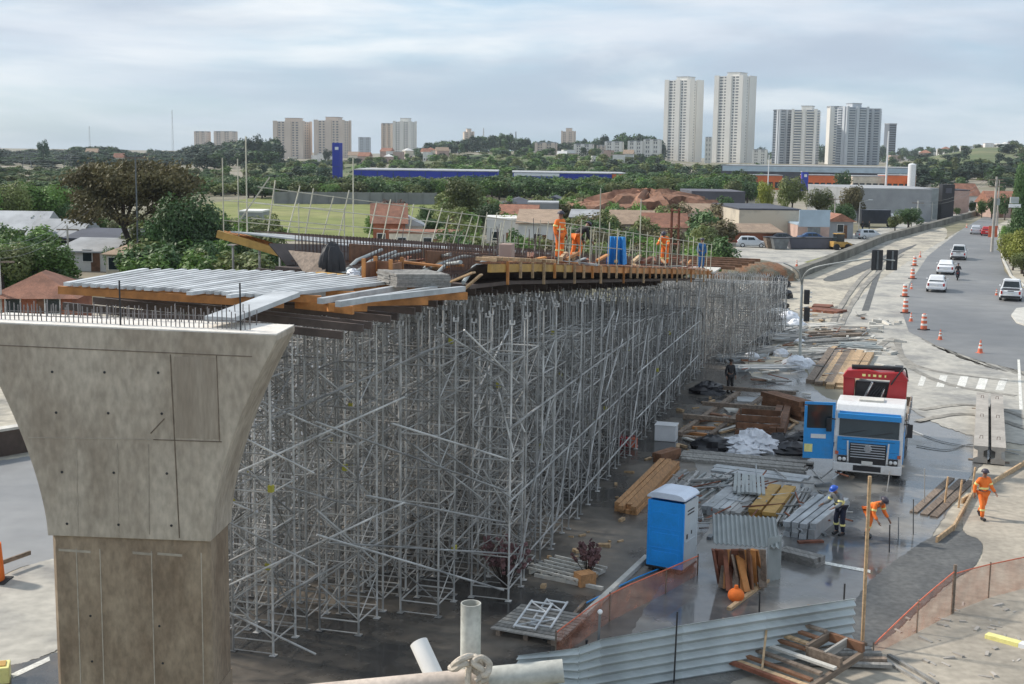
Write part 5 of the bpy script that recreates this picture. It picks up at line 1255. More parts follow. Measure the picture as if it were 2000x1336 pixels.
kc = [(885, 1300), (900, 1288), (920, 1282), (945, 1290), (955, 1305), (948, 1318), (930, 1312), (918, 1300), (905, 1296), (890, 1306), (880, 1304)]
MB().path([nr(x, y, 2.70-.02*math.sin(i*1.7))-o0 for i, (x, y) in enumerate(kc)], .0075, 8, sub=6).build('strand', M['rope'], t_, smooth=True)
kc = [(915, 1350), (914, 1325), (917, 1300), (928, 1283), (938, 1300), (936, 1330), (934, 1355)]
MB().path([nr(x, y, 2.705)-o0 for x, y in kc], .0075, 8, sub=6).build('strand', M['rope'], t_, smooth=True)
kc = [(930, 1330), (950, 1312), (956, 1296), (940, 1284), (925, 1294), (942, 1308), (950, 1325), (940, 1330)]
MB().path([nr(x, y, 2.69)-o0 for x, y in kc], .007, 8, sub=6).build('strand', M['rope'], t_, smooth=True)
# ------------------------------------------------------------------ vehicles
def car(label, loc, yaw, paint, kind='hatch', cat='car', group=None):
    """front faces +y, origin on the road under the middle"""
    t = thing('pickup_truck' if kind == 'pickup' else 'parked_car' if 'parked' in label else 'car', label, cat, loc, yaw, group)
    if kind == 'pickup': Ln, W, hood, top = 5.1, 1.82, 1.02, 1.78; wb = (1.62, -1.45)
    elif kind == 'sedan': Ln, W, hood, top = 4.5, 1.76, .95, 1.46; wb = (1.35, -1.28)
    else: Ln, W, hood, top = 3.95, 1.70, .96, 1.50; wb = (1.25, -1.2)
    h = Ln/2
    # lower body: lofted sections along y
    def loft(secs, nm, m, par, smooth=True):
        mb = MB(); n = None
        for y, pts in secs:
            for x, z in pts: mb.v.append((x, y, z))
            n = len(pts)
        k = len(secs)
        mb.f = [(i*n+j, i*n+(j+1) % n, (i+1)*n+(j+1) % n, (i+1)*n+j) for i in range(k-1) for j in range(n)] + [tuple(range(n)), tuple(range((k-1)*n, k*n))]
        return mb.build(nm, m, par, smooth=smooth)
    def sec(w_, z0, z1, r=.1, ti=.06):
        a = w_/2
        return [(-a+r, z0), (a-r, z0), (a, z0+r), (a, (z0+z1)/2), (a-ti, z1-r*.5), (a-ti-r, z1), (-a+ti+r, z1), (-a+ti, z1-r*.5), (-a, (z0+z1)/2), (-a, z0+r)]
    zr = 1.02 if kind == 'pickup' else hood+.02
    body = loft([(-h, sec(W*.86, .42, zr-.12)), (-h+.10, sec(W*.96, .30, zr-.03)), (-h+.5, sec(W, .26, zr)), (0, sec(W, .25, zr)), (h-1.25, sec(W, .25, hood)), (h-.45, sec(W*.97, .28, hood-.12)), (h-.1, sec(W*.9, .34, hood-.26)), (h, sec(W*.8, .42, hood-.36))], 'body', paint, t)
    # cabin
    if kind == 'pickup': cb = [(-.62, -.5, 1.0), (-.5, -.45, 1.0), (.55, .55, .97), (1.15, 1.2, .92)]; y0, y1, y2, y3 = -.75, -.58, .55, 1.25
    elif kind == 'sedan': y0, y1, y2, y3 = -1.75, -1.0, .35, 1.15
    else: y0, y1, y2, y3 = -1.85, -1.45, .30, 1.1
    def csec(w0, w1, z0, z1): return [(-w0/2, z0), (w0/2, z0), (w1/2, z1-.08), (w1/2-.1, z1), (-w1/2+.1, z1), (-w1/2, z1-.08)]
    mb = MB(); secs = [(y0, csec(W*.9, W*.88, zr-.06, zr+.02)), (y1, csec(W*.93, W*.74, zr-.06, top-.03)), ((y1+y2)/2, csec(W*.94, W*.76, zr-.06, top)), (y2, csec(W*.94, W*.75, zr-.06, top-.03)), (y3, csec(W*.92, W*.88, zr-.06, zr+.0))]
    cab = loft(secs, 'cabin', paint, t, smooth=False)
    def quad(nm, ps, m, par, th):
        c = sum((Vector(p) for p in ps), Vector())/4; nrm = (Vector(ps[1])-Vector(ps[0])).cross(Vector(ps[2])-Vector(ps[0])).normalized()
        q = [Vector(p)*.86+c*.14 + nrm*th for p in ps]; q2 = [p-nrm*(th+.02) for p in q]
        mb = MB(); mb.add(q+q2, [(0, 1, 2, 3), (7, 6, 5, 4), (0, 4, 5, 1), (1, 5, 6, 2), (2, 6, 7, 3), (3, 7, 4, 0)]); return mb.build(nm, m, par)
    a0, a1 = W*.88/2, W*.74/2
    quad('rear_window', [(-a0, y0, zr+.02), (a0, y0, zr+.02), (a1, y1, top-.09), (-a1, y1, top-.09)], M['glass'], cab, .012)
    quad('windscreen', [(a0, y3, zr+.02), (-a0, y3, zr+.02), (-a1, y2, top-.09), (a1, y2, top-.09)], M['glass'], cab, .012)
    for s in (-1, 1):
        b0, b1 = s*W*.935/2, s*W*.755/2; ym = (y1+y2)/2
        for ya, yb in ((y1+.08, ym), (ym, y2+.25)):
            pts = [(b0, ya, zr+.02), (b0, yb, zr+.02), (b1, min(yb, y2), top-.10), (b1, ya, top-.10)]
            if s < 0: pts = pts[::-1]
            quad('side_window', pts, M['glass'], cab, .014)
        MB().box((s*(W/2+.06), y3-.25, zr+.06), (.16, .1, .12)).build('mirror', paint, t, bevel=.02)
        MB().box((s*W*.40, -h+.035, zr-.24), (.16, .12, .26)).build('tail_light', M['lamp_red'], t, bevel=.02)
        MB().box((s*W*.34, h-.05, hood-.36), (.3, .14, .13)).build('headlight', M['lamp_clear'], t, bevel=.02)
        for y in wb:
            q = Matrix.Rotation(PI/2, 3, 'Y'); r = .37 if kind == 'pickup' else .31
            wl = MB().lathe([(r*.6, -.1), (r*.95, -.1), (r, -.07), (r, .07), (r*.95, .1), (r*.6, .1)], (s*(W/2-.1), y, r), 16, rot=q).build('wheel', M['black_rubber'], t, smooth=True)
            MB().lathe([(.03, -.105), (r*.62, -.108), (r*.62, .108), (.03, .105)], (s*(W/2-.1), y, r), 12, rot=q).build('rim', M['silver_paint'], wl)
    MB().box((0, -h+.02, .42), (W*.88, .14, .20)).build('rear_bumper', M['black'] if kind == 'pickup' else paint, t, bevel=.03)
    MB().box((0, -h-.005 if kind != 'pickup' else -h+.0, zr-.30), (.42, .03, .13)).build('number_plate', M['white_band'], t)
    if kind == 'pickup':
        bedm = MB().box((0, -1.68, zr+.004), (W*.78, 1.6, .012)).build('load_bed', M['black'], t)
        MB().box((0, -h-.005, zr-.10), (.5, .03, .06)).build('tailgate_handle', M['black'], t)
        for s in (-1, 1): MB().box((s*W*.44, -1.68, zr+.03), (.1, 1.75, .07)).build('bed_rail', paint, t)
    return t
def heading(a, b): d = G(*b)-G(*a); return math.atan2(-d.x, d.y)
car('white hatchback driving away, nearest to the orange cones', G(1829, 568), heading((1829, 568), (1850, 520)), M['white_paint'])
car('white saloon driving beside the motorcycle', G(1847, 534), heading((1847, 534), (1866, 495)), M['white_paint'], 'sedan')
car('white pickup truck driving ahead of the motorcycle', G(1872, 506), heading((1872, 506), (1886, 475)), M['white_paint'], 'pickup', 'pickup truck')
car('white pickup truck at the right edge of the road by the kerb', G(1974, 584), heading((1974, 584), (1990, 520)), M['white_paint'], 'pickup', 'pickup truck')
car('silver hatchback far along the road beside the red car', G(1906, 457), heading((1906, 457), (1913, 440)), M['silver_paint'])
car('red car behind the orange sign on the pole', G(1927, 460), heading((1927, 460), (1930, 440)), M['red_paint'])
car('silver parked car on the service road left of the low wall', G(1468, 483), R_(-100), M['silver_paint'], 'hatch')
car('dark parked car below the cream warehouse', G(1531, 475), R_(-95), M['dark_paint'], 'sedan')
car('dark blue parked car below the blue gable building', G(1588, 474), R_(-92), M['blue_dark'], 'sedan')
car('silver parked car behind the curving wall', G(1698, 467), R_(-80), M['silver_paint'], 'hatch')
t_ = thing('box_truck', 'dark parked truck under the trees by the grey hall', 'truck', G(1712, 444), R_(-85))
MB().box((0, -.6, 1.9), (2.3, 5.2, 2.4)).build('cargo_box', M['dark_paint'], t_, bevel=.04); MB().box((0, 2.9, 1.45), (2.2, 1.6, 1.9)).build('cab', M['white_paint'], t_, bevel=.15); MB().box((0, 3.68, 1.85), (1.9, .08, .7)).build('windscreen', M['glass'], t_)
for s in (-1, 1):
    for y in (-2.2, 2.6): MB().lathe([(.2, -.12), (.45, -.12), (.45, .12), (.2, .12)], (s*.95, y, .45), 14, rot=Matrix.Rotation(PI/2, 3, 'Y')).build('wheel', M['black_rubber'], t_)
# motorcycle and rider
mc = G(1870, 547); my = heading((1870, 547), (1884, 510))
t_ = thing('motorcycle', 'dark motorcycle with a rider beside the white saloon', 'motorcycle', mc, my)
for y in (-.65, .65):
    q = Matrix.Rotation(PI/2, 3, 'Y'); o = MB().lathe([(.22, -.05), (.30, -.05), (.32, 0), (.30, .05), (.22, .05)], (0, y, .32), 18, rot=q).build('wheel', M['black_rubber'], t_, smooth=True); MB().lathe([(.03, -.03), (.22, -.02), (.22, .02), (.03, .03)], (0, y, .32), 12, rot=q).build('rim', M['silver_paint'], o)
MB().prism([(-.5, .55), (.35, .45), (.5, .8), (.15, .95), (-.1, .8), (-.8, .85), (-.8, .75)], 'x', -.13, .13).build('frame', M['dark_paint'], t_, bevel=.03)
MB().box((0, -.4, .84), (.26, .75, .08)).build('saddle', M['black'], t_, bevel=.03); MB().tube((-.36, .42, 1.05), (.36, .42, 1.05), .018, 6).build('handlebar', M['black'], t_)
for s in (-.09, .09): MB().tube((s, .65, .32), (s, .42, 1.02), .025, 6).build('fork', M['silver_paint'], t_)
MB().box((0, -.86, .78), (.14, .05, .08)).build('tail_light', M['lamp_red'], t_); MB().sphere((0, .55, .92), .09, 10, 6).build('headlight', M['lamp_clear'], t_)
c_, s_ = math.cos(my), math.sin(my)
person('motorcycle rider in dark clothes and helmet', mc+Vector((.3*s_, -.3*c_, -.02)), my+PI, 'ride', 'cloth_dark', 'cloth_navy', 'hat_dark', False)
# pedestrians far behind the wall
person('pedestrian in dark clothes near the pale poles, the left one', G(1684, 452), .3, 'walk', 'cloth_dark', 'cloth_navy', 'hair' if 'hair' in M else 'cloth_dark', False)
person('pedestrian in dark clothes near the pale poles, the right one', G(1697, 452), 1.3, 'stand', 'cloth_dark', 'cloth_dark', 'cloth_dark', False)
# ------------------------------------------------------------------ cones and channelizers
def cone(label, p, h_=.75, group='orange traffic cones along the road edge'):
    t = thing('traffic_cone', label, 'traffic cone', p, rng.uniform(0, 1), group); k = h_/.75*.85
    MB().box((0, 0, .02*k), (.38*k, .38*k, .04*k)).build('base', M['cone_orange'], t, bevel=.01)
    c = MB().lathe([(.15*k, .04*k), (.035*k, .72*k), (.02*k, .75*k)], (0, 0, 0), 16).build('body', M['cone_orange'], t, smooth=True)
    for z0, z1 in ((.28, .40), (.50, .58)): MB().lathe([(lerp(.15, .035, (z0-.04)/.68)*k+.006, z0*k), (lerp(.15, .035, (z1-.04)/.68)*k+.006, z1*k)], (0, 0, 0), 16).build('band', M['white_band'], c)
    return t
def drum(label, p, h_=1.3):
    h_ *= .88
    t = thing('traffic_drum', label, 'traffic channelizer', p, rng.uniform(0, 1), 'orange channelizers along the closed lane')
    MB().box((0, 0, .05), (.62, .62, .1)).build('base', M['black_rubber'], t, bevel=.02)
    c = MB().lathe([(.23, .1), (.22, .4), (.17, h_*.9), (.10, h_)], (0, 0, 0), 16).build('body', M['cone_orange'], t, smooth=True)
    for z in (.35, .7, 1.0): MB().lathe([(lerp(.235, .17, z/h_/.9)+.012, z), (lerp(.235, .17, (z+.14)/h_/.9)+.012, z+.14)], (0, 0, 0), 16).build('band', M['white_band'], c)
    return t
cone('traffic cone alone on the road, nearest the zebra crossing', G(1914, 690), 1.0); cone('traffic cone second from the zebra crossing', G(1836, 664), .85)
cone('traffic cone beside the tall channelizer at the bend', G(1779, 628), .8); cone('small traffic cone behind the lane channelizers', G(1780, 565), .7)
cone('traffic cone far along the closed lane', G(1797, 503), .9); cone('farthest traffic cone near the silver hatchback', G(1888, 445), .9); cone('traffic cone by the rear of the right hand pickup', G(1946, 577), .7)
drum('tall channelizer standing alone at the bend', G(1804, 645), 1.35); drum('channelizer at the left edge of the closed lane, nearest', G(1768, 612), 1.3); drum('channelizer at the closed lane, second nearest', G(1767, 580), 1.25)
drum('channelizer by the start of the closed lane, third', G(1782, 545), 1.3); drum('channelizer by the start of the closed lane, fourth', G(1786, 520), 1.3)
cone('orange traffic cone on the service road', G(1556, 520), .8)
# far left barrier and block
t_ = thing('orange_barrier', 'orange barrier drum at the left edge beyond the pier', 'barrier', G(-14, 1136), 0)
MB().lathe([(.30, 0), (.32, .1), (.26, 1.1), (.18, 1.15)], (0, 0, 0), 16).build('body', M['hi_vis'], t_, smooth=True); MB().box((0, 0, .02), (.9, .7, .06)).build('base', M['black_rubber'], t_)
tag(MB().beam(G(5, 1122)+Vector((0, 0, .35)), G(60, 1102)+Vector((0, 0, .35)), .06, .12).build('rail', M['old_wood']), 'dark rail lying beside the orange barrier drum', 'rail')
t_ = thing('kerb_block', 'yellow painted block standing at the foot of the pier', 'block', G(4, 1330), .3)
MB().box((0, 0, .2), (.36, .5, .4)).build('body', M['band'], t_, bevel=.03); MB().box((0, 0, .41), (.2, .3, .03)).build('cap', M['yellow_timber'], t_)
# low wall left
a, b = G(-250, 935), G(60, 880)
t_ = thing('road_barrier', 'long dark concrete barrier along the left carriageway', 'barrier', a)
d = b-a; t_.rotation_euler = (0, 0, math.atan2(d.y, d.x))
MB().box((d.length/2, 0, .5), (d.length, .4, 1.0)).build('wall', M['dark_ply_and_shade'], t_); MB().box((d.length/2, 0, 1.06), (d.length, .5, .1)).build('coping', M['concrete_light'], t_)
# ------------------------------------------------------------------ kerbed wall along the service road
pts = [(1560, 545), (1610, 525), (1655, 505), (1690, 490), (1730, 472), (1790, 455), (1850, 438), (1905, 422), (1925, 413)]
mb = MB(); 
for x, y in pts:
    p = G(x, y); q = p+Vector((-.25, .9, 0)).normalized()*1.4
    mb.v += [tuple(p+Vector((0, 0, -.1))), tuple(p+Vector((0, 0, 1.0))), tuple(q+Vector((0, 0, 1.0))), tuple(q+Vector((0, 0, -.1)))]
n = len(pts); mb.f = [(4*i+k, 4*i+(k+1) % 4, 4*i+4+(k+1) % 4, 4*i+4+k) for i in range(n-1) for k in range(4)] + [(0, 1, 2, 3), (4*n-4, 4*n-3, 4*n-2, 4*n-1)]
M['wall_moss'] = mat('wall_moss', (.20, .19, .165), .9, 0, 0, .3, col2=(.11, .105, .085), lo=.4, hi=.6, world=True, fine=.2)
tag(mb.build('retaining_wall', M['wall_moss']), 'long low weathered wall curving between closed lane and service road', 'wall')
mb = MB(); kp = [(1945, 440), (1950, 470), (1958, 510), (1972, 540), (2005, 566), (2060, 590)]
for x, y in kp:
    p = G(x, y); mb.v += [tuple(p), tuple(p+Vector((0, 0, .15))), tuple(p+Vector((.3, .15, .15))), tuple(p+Vector((.3, .15, 0)))]
n = len(kp); mb.f = [(4*i+k, 4*i+(k+1) % 4, 4*i+4+(k+1) % 4, 4*i+4+k) for i in range(n-1) for k in range(4)] + [(0, 1, 2, 3), (4*n-4, 4*n-3, 4*n-2, 4*n-1)]
o = struct(mb.build('kerb', M['concrete_light'])); tag(o, 'pale kerb on the far side of the road bend', 'kerb')
mb = MB(); kp = [(1985, 605), (1975, 618), (1985, 632), (2040, 650), (2040, 600)]
P = [G(x, y) for x, y in kp]; mb.add(P+[p+Vector((0, 0, .15)) for p in P], [(4, 3, 2, 1, 0), (5, 6, 7, 8, 9)] + [(i, (i+1) % 5, 5+(i+1) % 5, 5+i) for i in range(5)])
o = struct(mb.build('traffic_island', M['concrete_light'])); tag(o, 'pale kerbed island at the right edge of the road', 'kerb')
sheet('right_pavement', [(1946, 440), (1952, 470), (1960, 508), (1975, 538), (2010, 560), (2200, 600), (2400, 560), (2200, 440), (1990, 420)], M['dust'], .012, 'dusty pavement under the roadside bushes', 'pavement')
# ------------------------------------------------------------------ traffic light mast
base = G(1562, 705)
t_ = thing('traffic_light', 'tall traffic light mast with a long curved arm and two black signal heads', 'traffic light', base, 0)
top = Dp(1566, 556, base.y)-base
MB().tube((0, 0, 0), top, .10, 10, .08).build('pole', M['galv_panel'], t_, smooth=True)
def arm(px, nm, rr_=.06):
    P = [top if i == 0 else Dp(x, y, base.y-.8*i)-base for i, (x, y) in enumerate(px)]
    sm = []
    for i in range(len(P)-1):
        for k in range(4):
            p0, p1, p2, p3 = P[max(i-1, 0)], P[i], P[i+1], P[min(i+2, len(P)-1)]; u = k/4
            sm.append(.5*((2*p1)+(p2-p0)*u+(2*p0-5*p1+4*p2-p3)*u*u+(3*p1-p0-3*p2+p3)*u**3))
    sm.append(P[-1]); return MB().path(sm, rr_, 8, rr_*.6).build(nm, M['galv_panel'], t_, smooth=True)
arm([(1566, 556), (1572, 536), (1590, 523), (1640, 513), (1700, 506), (1748, 509)], 'arm')
arm([(1566, 556), (1560, 533), (1545, 520), (1530, 514)], 'short_arm', .05)
def head(px, py, w_, h_, dy):
    c = Dp(px, py, base.y-3.6)-base
    b = MB().box(c, (w_, .16, h_)).build('signal_head', M['black'], t_, bevel=.04)
    for k in (-1, 0, 1):
        MB().lathe([(.13, 0), (.15, .02), (.15, .2)], (c.x, c.y+.09, c.z+k*h_*.3), 12, rot=Matrix.Rotation(-PI/2, 3, 'X')).build('visor', M['black'], b)
    MB().box((c.x, c.y-.1, c.z), (.10, .06, .9*h_)).build('bracket', M['galv_dark'], b)
head(1713, 508, .62, 1.15, 0); head(1742, 508, .62, 1.15, 0)
for k in range(2):
    c = Dp(1574, 580+34*k, base.y-.1)-base
    b = MB().box((c.x+.05, c.y, c.z), (.3, .3, .85)).build('signal_head', M['black'], t_, bevel=.03)
    for q in (-1, 0, 1): MB().box((c.x+.26, c.y, c.z+.27*q), (.18, .22, .06)).build('visor', M['white_band'], b)
# ------------------------------------------------------------------ poles
def pole(label, px, py, ytop, r=.15, m='concrete', arms=1, name='utility_pole', lamp=False, d=None):
    p = G(px, py) if d is None else Vector((Dp(px, 300, d).x, d, hterr(Dp(px, 300, d).x, d)))
    h_ = Dp(px, ytop, p.y).z-p.z
    t = thing(name, label, name.split('_')[-1] if name != 'street_lamp' else 'street lamp', p, rng.uniform(-.2, .2), None)
    MB().tube((0, 0, 0), (0, 0, h_), r, 8, r*.65).build('shaft', M[m], t, smooth=True)
    for k in range(arms): MB().box((0, 0, h_-.4-.9*k), (2.0, .1, .12)).build('crossarm', M['old_wood'], t)
    if arms > 1: MB().lathe([(.02, -.5), (.25, -.5), (.25, .35), (.02, .35)], (.4, 0, h_-3.2), 12).build('transformer', M['galv_panel'], t)
    if lamp:
        MB().tube((0, 0, h_), (1.6, 0, h_+.4), .05, 6).build('arm', M['galv_panel'], t); MB().box((1.9, 0, h_+.42), (.7, .25, .1)).build('lamp_head', M['wc_grey'], t, bevel=.03)
    return t
pole('thick utility pole carrying the orange sign at the right kerb', 1937, 492, 345, .22, 'concrete', 2)
pole('utility pole behind the thick one, next to the red car', 1945, 458, 352, .15, 'concrete', 1)
pole('slim pole rising from the service road wall, left one', 1779, 449, 405, .16, 'concrete_light', 0, 'slim_pole'); pole('slim pole rising from the service road wall, middle one', 1790, 447, 392, .16, 'concrete_light', 1)
pole('slim pole rising from the service road wall, right one', 1819, 432, 395, .15, 'concrete_light', 0, 'slim_pole'); pole('slim pole beyond the three wall poles', 1861, 417, 365, .14, 'concrete_light', 1)
pole('thin pole before the grey hall', 1628, 455, 384, .13, 'concrete', 1); pole('thin lamp pole among the trees before the hall', 1677, 448, 395, .1, 'galv', 0, 'street_lamp', True)
pole('dark utility pole behind the white walled house', 135, 545, 440, .13, 'concrete', 1)
pole('pale pole at the left edge of the view', 3, 640, 500, .14, 'concrete_light', 1)
pole('thin dark pole rising through the brown tree crown', 271, 540, 300, .10, 'galv_dark', 1)
pole('tall white pole in front of the orange shop strip', 1729, 380, 256, .35, 'white_paint', 0, 'tall_pole'); pole('thin white pole left of the blue shop sign', 1499, 380, 302, .2, 'white_paint', 0, 'tall_pole')
pole('lamp post with short double arms beyond the front formwork', 420, 548, 492, .09, 'galv', 1, 'street_lamp'); pole('second lamp post near the left wing', 476, 532, 500, .09, 'galv', 1, 'street_lamp')
pole('thin pale pole beside the yard bushes on the right', 1976, 478, 410, .12, 'concrete_light', 0, 'slim_pole')
t_ = thing('road_sign', 'orange rectangular road sign fixed to the thick utility pole', 'road sign', Dp(1937, 452, 170.5), .1)
MB().box((0, -.35, 0), (1.25, .05, 1.5)).build('panel', M['cone_orange'], t_, bevel=.02)
t_ = thing('street_sign', 'white street name sign on the pale pole at the right edge', 'street sign', Dp(1982, 402, 185), 0)
MB().box((0, 0, 0), (1.7, .1, .5)).build('panel', M['white_paint'], t_); MB().box((0, .3, .8), (1.2, .3, .9)).build('box', M['galv_panel'], t_); MB().tube((0, .15, -5.8), (0, .15, 0), .06, 6).build('post', M['concrete_light'], t_)
t_ = thing('tall_pole', 'tall pale mast behind the right edge bushes', 'mast', G(1990, 470)); MB().tube((0, 0, 0), (0, 0, Dp(1990, 338, G(1990, 470).y).z), .12, 8).build('shaft', M['concrete_light'], t_)
# cables
def cable(label, p, q, sag, n=1, dz=.5, r=.018):
    for k in range(n):
        pts = [p.lerp(q, i/10)+Vector((0, 0, -sag*4*(i/10)*(1-i/10)+dz*k)) for i in range(11)]
        tag(MB().path(pts, r, 4).build('power_cable', M['galv_dark']), label, 'cable', label)
cable('thin power cable sagging along the left houses', Dp(3, 505, 88), Dp(135, 445, 122), .6, 3)
cable('thin power cable from the house pole toward the brown tree', Dp(135, 445, 122), Dp(271, 320, 130), .8, 2)
cable('thin power cable leaving the thick utility pole', Dp(1937, 350, 172), Dp(1790, 395, 226), 1.5, 2)
cable('thin power cable between the two right utility poles', Dp(1937, 350, 172), Dp(1946, 356, 218), .5, 2)
# yellow excavator bits and dark bins on the service road
for i, (x, y, w_, m, lb) in enumerate(((1503, 485, 1.5, 'old_wood', 'olive bin on the service road left of the dark one'), (1522, 487, 2.2, 'galv_dark', 'grey bin on the service road'), (1555, 486, 2.4, 'wall_dark', 'dark skip on the service road, left one'), (1595, 486, 4.4, 'wall_dark', 'long dark skip on the service road, right one'))):
    t_ = thing('waste_skip', lb, 'skip', G(x, y), .05); h_ = 1.5
    MB().prism([(-w_/2+.3, .1), (w_/2-.3, .1), (w_/2, h_), (-w_/2, h_)], 'y', -.8, .8).build('body', M[m], t_); MB().box((0, 0, h_), (w_+.1, 1.7, .1)).build('rim', M['black'], t_)
t_ = thing('small_loader', 'small yellow loader parked on the service road', 'loader', G(1640, 488), -1.4)
MB().prism([(-1.2, .4), (1.3, .4), (1.3, .9), (.4, 1.1), (-1.2, 1.1)], 'x', -.7, .7).build('body', M['yellow_timber'], t_, bevel=.05); MB().box((0, -.2, 1.6), (1.1, 1.1, 1.0)).build('cab', M['glass'], t_); MB().box((0, -.2, 2.14), (1.2, 1.2, .08)).build('cab_roof', M['yellow_timber'], t_)
MB().prism([(1.6, .1), (2.2, .15), (2.1, .7), (1.8, .8)], 'x', -.8, .8).build('bucket', M['black'], t_)
for s in (-1, 1):
    for y in (-.8, .8): MB().lathe([(.1, -.15), (.42, -.15), (.42, .15), (.1, .15)], (s*.75, y, .42), 14, rot=Matrix.Rotation(PI/2, 3, 'Y')).build('wheel', M['black_rubber'], t_)
    MB().tube((s*.6, .6, 1.1), (s*.6, 1.8, .5), .07, 6).build('lift_arm', M['yellow_timber'], t_)
# soil mound at the far span
M['mound'] = mat('mound', (.16, .15, .11), .95, 0, 0, .5, col2=(.25, .12, .06), lo=.45, hi=.6, fine=.3)
heap('soil_mound', 'rounded mound of dark soil behind the far span', 'soil mound', G(1468, 545), 4.2, 3.5, 1.9, M['mound'], 99, 20, .12)
# ------------------------------------------------------------------ trees
def leaf_cloud(seed, n, R, H, leaf, blobs=9, flat=1.0, z0=0.0, hollow=.5):
    r = random.Random(seed); mb = MB(); bl = []
    for i in range(blobs):
        a = r.uniform(0, 2*PI); q = math.sqrt(r.random())*R*.68; z = H*(.18+.62*r.random())
        k = 1-.45*(z/H-.45)**2*4
        bl.append((Vector((math.cos(a)*q*k, math.sin(a)*q*k, z0+z)), R*r.uniform(.28, .5)))
    bl.append((Vector((0, 0, z0+H*.55)), R*.55))
    tot = sum(b[1]**2 for b in bl); verts = []; faces = []
    for c, br in bl:
        for _ in range(int(n*br*br/tot)):
            u = r.uniform(-1, 1); a = r.uniform(0, 2*PI); s = math.sqrt(1-u*u)
            d = Vector((s*math.cos(a), s*math.sin(a), u)); p = c + Vector((d.x*br, d.y*br, d.z*br*flat*H/(2*R)*1.5))*(hollow+(1-hollow)*r.random()**.5)*r.uniform(.85, 1.12)
            nn = (d+Vector((r.uniform(-1, 1), r.uniform(-1, 1), r.uniform(-.3, 1.1)))*.9).normalized()
            x = nn.orthogonal().normalized(); y = nn.cross(x); an = r.uniform(0, PI); xx = x*math.cos(an)+y*math.sin(an); yy = nn.cross(xx)
            l = leaf*r.uniform(.55, 1.3); w2 = l*r.uniform(.4, .75); o = len(verts)
            verts += [tuple(p-xx*l), tuple(p-yy*w2), tuple(p+xx*l), tuple(p+yy*w2)]; faces.append((o, o+1, o+2, o+3))
    return verts, faces
def mk_leaf_mesh(name, *a, **k):
    v, f = leaf_cloud(*a, **k); me = bpy.data.meshes.new(name); me.from_pydata(v, [], f); me.update(); return me
def trunk_mesh(seed, h, r, spread, nb=5, fork=.5):
    g_ = random.Random(seed); mb = MB(); mb.path([(0, 0, 0), (r*.4, 0, h*fork*.5), (-r*.3, r*.2, h*fork)], r, 8, r*.7)
    for i in range(nb):
        a = 2*PI*i/nb+g_.uniform(-.4, .4); e = Vector((math.cos(a)*spread*g_.uniform(.5, .9), math.sin(a)*spread*g_.uniform(.5, .9), h*g_.uniform(.75, .95)))
        b = Vector((0, 0, h*fork*g_.uniform(.85, 1))); m_ = b.lerp(e, .5)+Vector((0, 0, -.08*h*g_.random()))
        mb.path([b, m_, e], r*.5, 6, r*.12)
    return mb.mesh('trunk')
# unit trees: height 1, crown radius .4
UL = [mk_leaf_mesh('crown', s, 5200, .42, .72, .024, 11, 1.0, .26) for s in (1, 2, 3)]
UM = [mk_leaf_mesh('crown', s, 1500, .44, .74, .042, 9, 1.0, .24) for s in (11, 12, 13)]
US = [mk_leaf_mesh('tree', s, 420, .46, .85, .075, 7, 1.0, .12) for s in (21, 22, 23, 24)]
UT = [trunk_mesh(s, .8, .03, .3) for s in (31, 32)]
LM = {}
def leafmesh(me, m):
    k = (me.name, m)
    if k not in LM: c = me.copy(); c.materials.clear(); c.materials.append(M[m]); LM[k] = c
    return LM[k]
UTm = [u.copy() for u in UT]
def gz(px, d): x = Dp(px, 300, d).x; return Vector((x, d, hterr(x, d)))
def tree(label, px, ytop, d, wpx, m, lod='M', group=None, base=None, name='tree', seed=None):
    p = G(px, base) if base else gz(px, d)
    h_ = max(1.0, Dp(px, ytop, p.y).z-p.z); wd = wpx/FPX*p.y
    sd = int(px*7+ytop) if seed is None else seed
    if lod == 'S':
        o = obj(name, leafmesh(US[sd % 4], m), None, None, p, sd % 6); o.scale = (wd/.9, wd/.9, h_/1.0); return tag(o, label, 'tree', group)
    t = thing(name, label, 'tree', p, sd % 6, group)
    c = obj('crown', leafmesh((UL if lod == 'L' else UM)[sd % 3], m), None, t); tr = obj('trunk', UT[sd % 2], M['trunk'], t)
    for o in (c, tr): o.scale = (wd/.88, wd/.88, h_)
    return t
